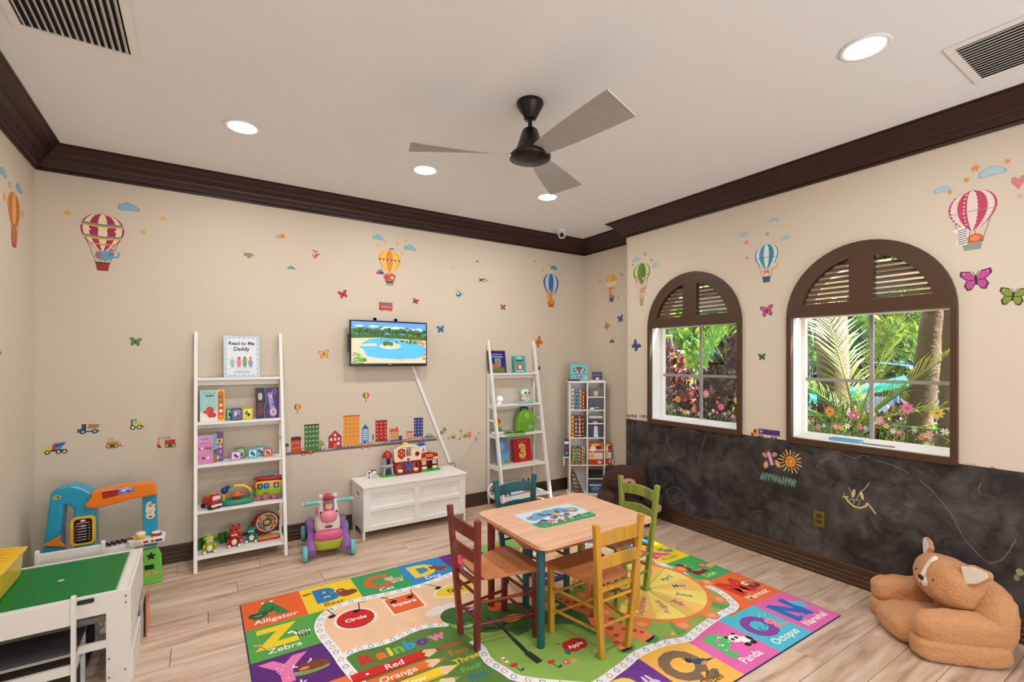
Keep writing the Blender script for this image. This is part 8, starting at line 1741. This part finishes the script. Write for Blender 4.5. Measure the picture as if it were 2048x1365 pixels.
# palm trunks
def trunk(label, pts, r0, r1):
    r_ = root('palm_tree', label, 'palm tree', pts[0], 0); P_ = [Vector(p)-Vector(pts[0]) for p in pts]; n = 26; q = []; rr = []
    for i in range(n+1):
        t = i/n*(len(P_)-1); k = min(int(t), len(P_)-2); q.append(P_[k].lerp(P_[k+1], t-k)); rr.append((r0+(r1-r0)*i/n)*(1+.07*(i % 2)))
    MB().tube(q, rr, 16).o('trunk', BARK, r_); return r_
trunk('straight brown palm trunk in the left panes of the larger window', [(5.6, 2.37, -.25), (5.6, 2.39, 1.5), (5.55, 2.43, 3.4)], .15, .13)
trunk('pale leaning palm trunk in the right panes of the larger window', [(5.2, 1.66, -.25), (5.25, 1.54, 1.2), (5.45, 1.38, 3.2)], .09, .085)
trunk('thick grey palm trunk at the right edge of the larger window', [(5.0, 1.30, -.25), (5.05, 1.28, 1.1), (5.1, 1.22, 3.2)], .10, .085)
trunk('slender trunk behind the small window', [(6.6, 3.45, -.25), (6.6, 3.5, 1.4), (6.5, 3.55, 3.4)], .09, .08)
def frond(parent, o, d, ln, droop, R_, m, lw=.006, ll_=.52):
    o, d = Vector(o), Vector(d).normalized(); pts = []
    for i in range(15): t = i/14; pts.append(o+d*ln*t+Vector((0, 0, -droop*ln*t*t)))
    b = MB().tube(pts, [.012*(1-.75*i/14) for i in range(15)], 5); v, f = [], []
    for i in range(36):
        t = .10+.88*i/35; k = min(int(t*14), 13); p = pts[k].lerp(pts[k+1], t*14-k); tg = (pts[k+1]-pts[k]).normalized(); sd = tg.cross(Vector((0, 0, 1))).normalized()
        for sg in (-1, 1):
            L1 = ll_*(1-.55*abs(t-.45)*1.6)*R_.uniform(.85, 1.1); q = (tg*.75+sd*sg*.8+Vector((0, 0, R_.uniform(.0, .35)))).normalized(); nn = q.cross(tg).normalized(); w_ = q.cross(nn).normalized()*lw
            e = p+q*L1+Vector((0, 0, -L1*.18)); mid = p+q*L1*.5; k0 = len(v); v += [p+w_*.4, mid+w_, e, mid-w_, p-w_*.4]; f += [(k0, k0+1, k0+3, k0+4), (k0+1, k0+2, k0+3)]
    b.add(v, f).o('frond', m, parent)
pm_ = root('palm', 'bright green feather palm filling the upper panes of the larger window', 'palm', (5.05, 1.95, .0)); R_ = random.Random(8)
for d, ln, dr in (((-.15, -.9, .5), 1.5, .38), ((-.1, -.3, 1), 1.5, .15), ((.1, .8, .75), 1.3, .30), ((-.05, -.75, .95), 1.6, .28), ((.2, .3, 1), 1.4, .12), ((.3, -.6, .8), 1.3, .3), ((-.1, .95, .3), 1.0, .3), ((.1, -1, .15), 1.2, .22)):
    frond(pm_, (0, 0, .95), d, ln, dr, R_, LEAFG[2] if ln > 1.35 else LEAFG[0])
MB().tube([(0, 0, -.25), (0, .02, .4), (0, 0, 1.0)], [.07, .06, .05], 10).o('palm_stem', BARK, pm_)
pm2 = root('palm', 'feather palm with pale green fronds behind the small window', 'palm', (6.4, 4.6, .0))
for d, ln, dr in (((-.3, -.9, .7), 1.5, .3), ((0, -.3, 1), 1.5, .15), ((0, .8, .75), 1.3, .3), ((-.5, -.5, .9), 1.5, .25), ((.2, -1, .3), 1.4, .25), ((-.3, .5, .9), 1.3, .25), ((-.4, -.9, .1), 1.3, .2)):
    frond(pm2, (0, 0, 1.05), d, ln, dr, R_, LEAFG[0] if ln > 1.35 else LEAFG[2])
MB().tube([(0, 0, -.25), (0, .02, .4), (0, 0, 1.1)], [.07, .06, .05], 10).o('palm_stem', BARK, pm2)
# playground pieces beyond
pg = root('pool_canopy', 'blue tarpaulin shelter beyond the larger window', 'shelter', (9.2, 3.6, -.25))
v, f = [], []
for i in range(13):
    a = pi*i/12
    for y_ in (-1.3, 1.3): v.append((.0+.9*0, y_*.0+(-1.9*cos(a)), 1.25+.55*sin(a))) if False else v.append((y_*.6, -1.9*cos(a), 1.25+.55*sin(a)))
for i in range(12): f.append((2*i, 2*i+1, 2*i+3, 2*i+2))
MB().add(v, f).o('canopy', mat('blue_tarpaulin', (90, 126, 170), .5), pg)
MB().bb(-.6, .6, -1.9, 1.9, .0, 1.25).o('side_curtain', mat('slate_tarpaulin', (96, 116, 136), .6), pg, bev=.02)
sl = root('tube_slide', 'turquoise curved play tube beyond the larger window', 'slide', (7.3, 3.1, -.25)); MB().tube([(0, 1.0, 1.55), (0, .6, 1.3), (0, .2, 1.25), (0, -.3, 1.4), (0, -.8, 1.55)], .07, 12).o('tube', pl((20, 190, 180)), sl)
MB().cyl((0, .9, 0), (0, .9, 1.5), .03).cyl((0, -.7, 0), (0, -.7, 1.5), .03).o('post', pl((60, 90, 130)), sl)
struct(MB().bb(W+.21, W+1.35, -4, 3.6, 2.16, 2.24).o('roof_eave', mat('eave_white', (222, 218, 212), .8)))
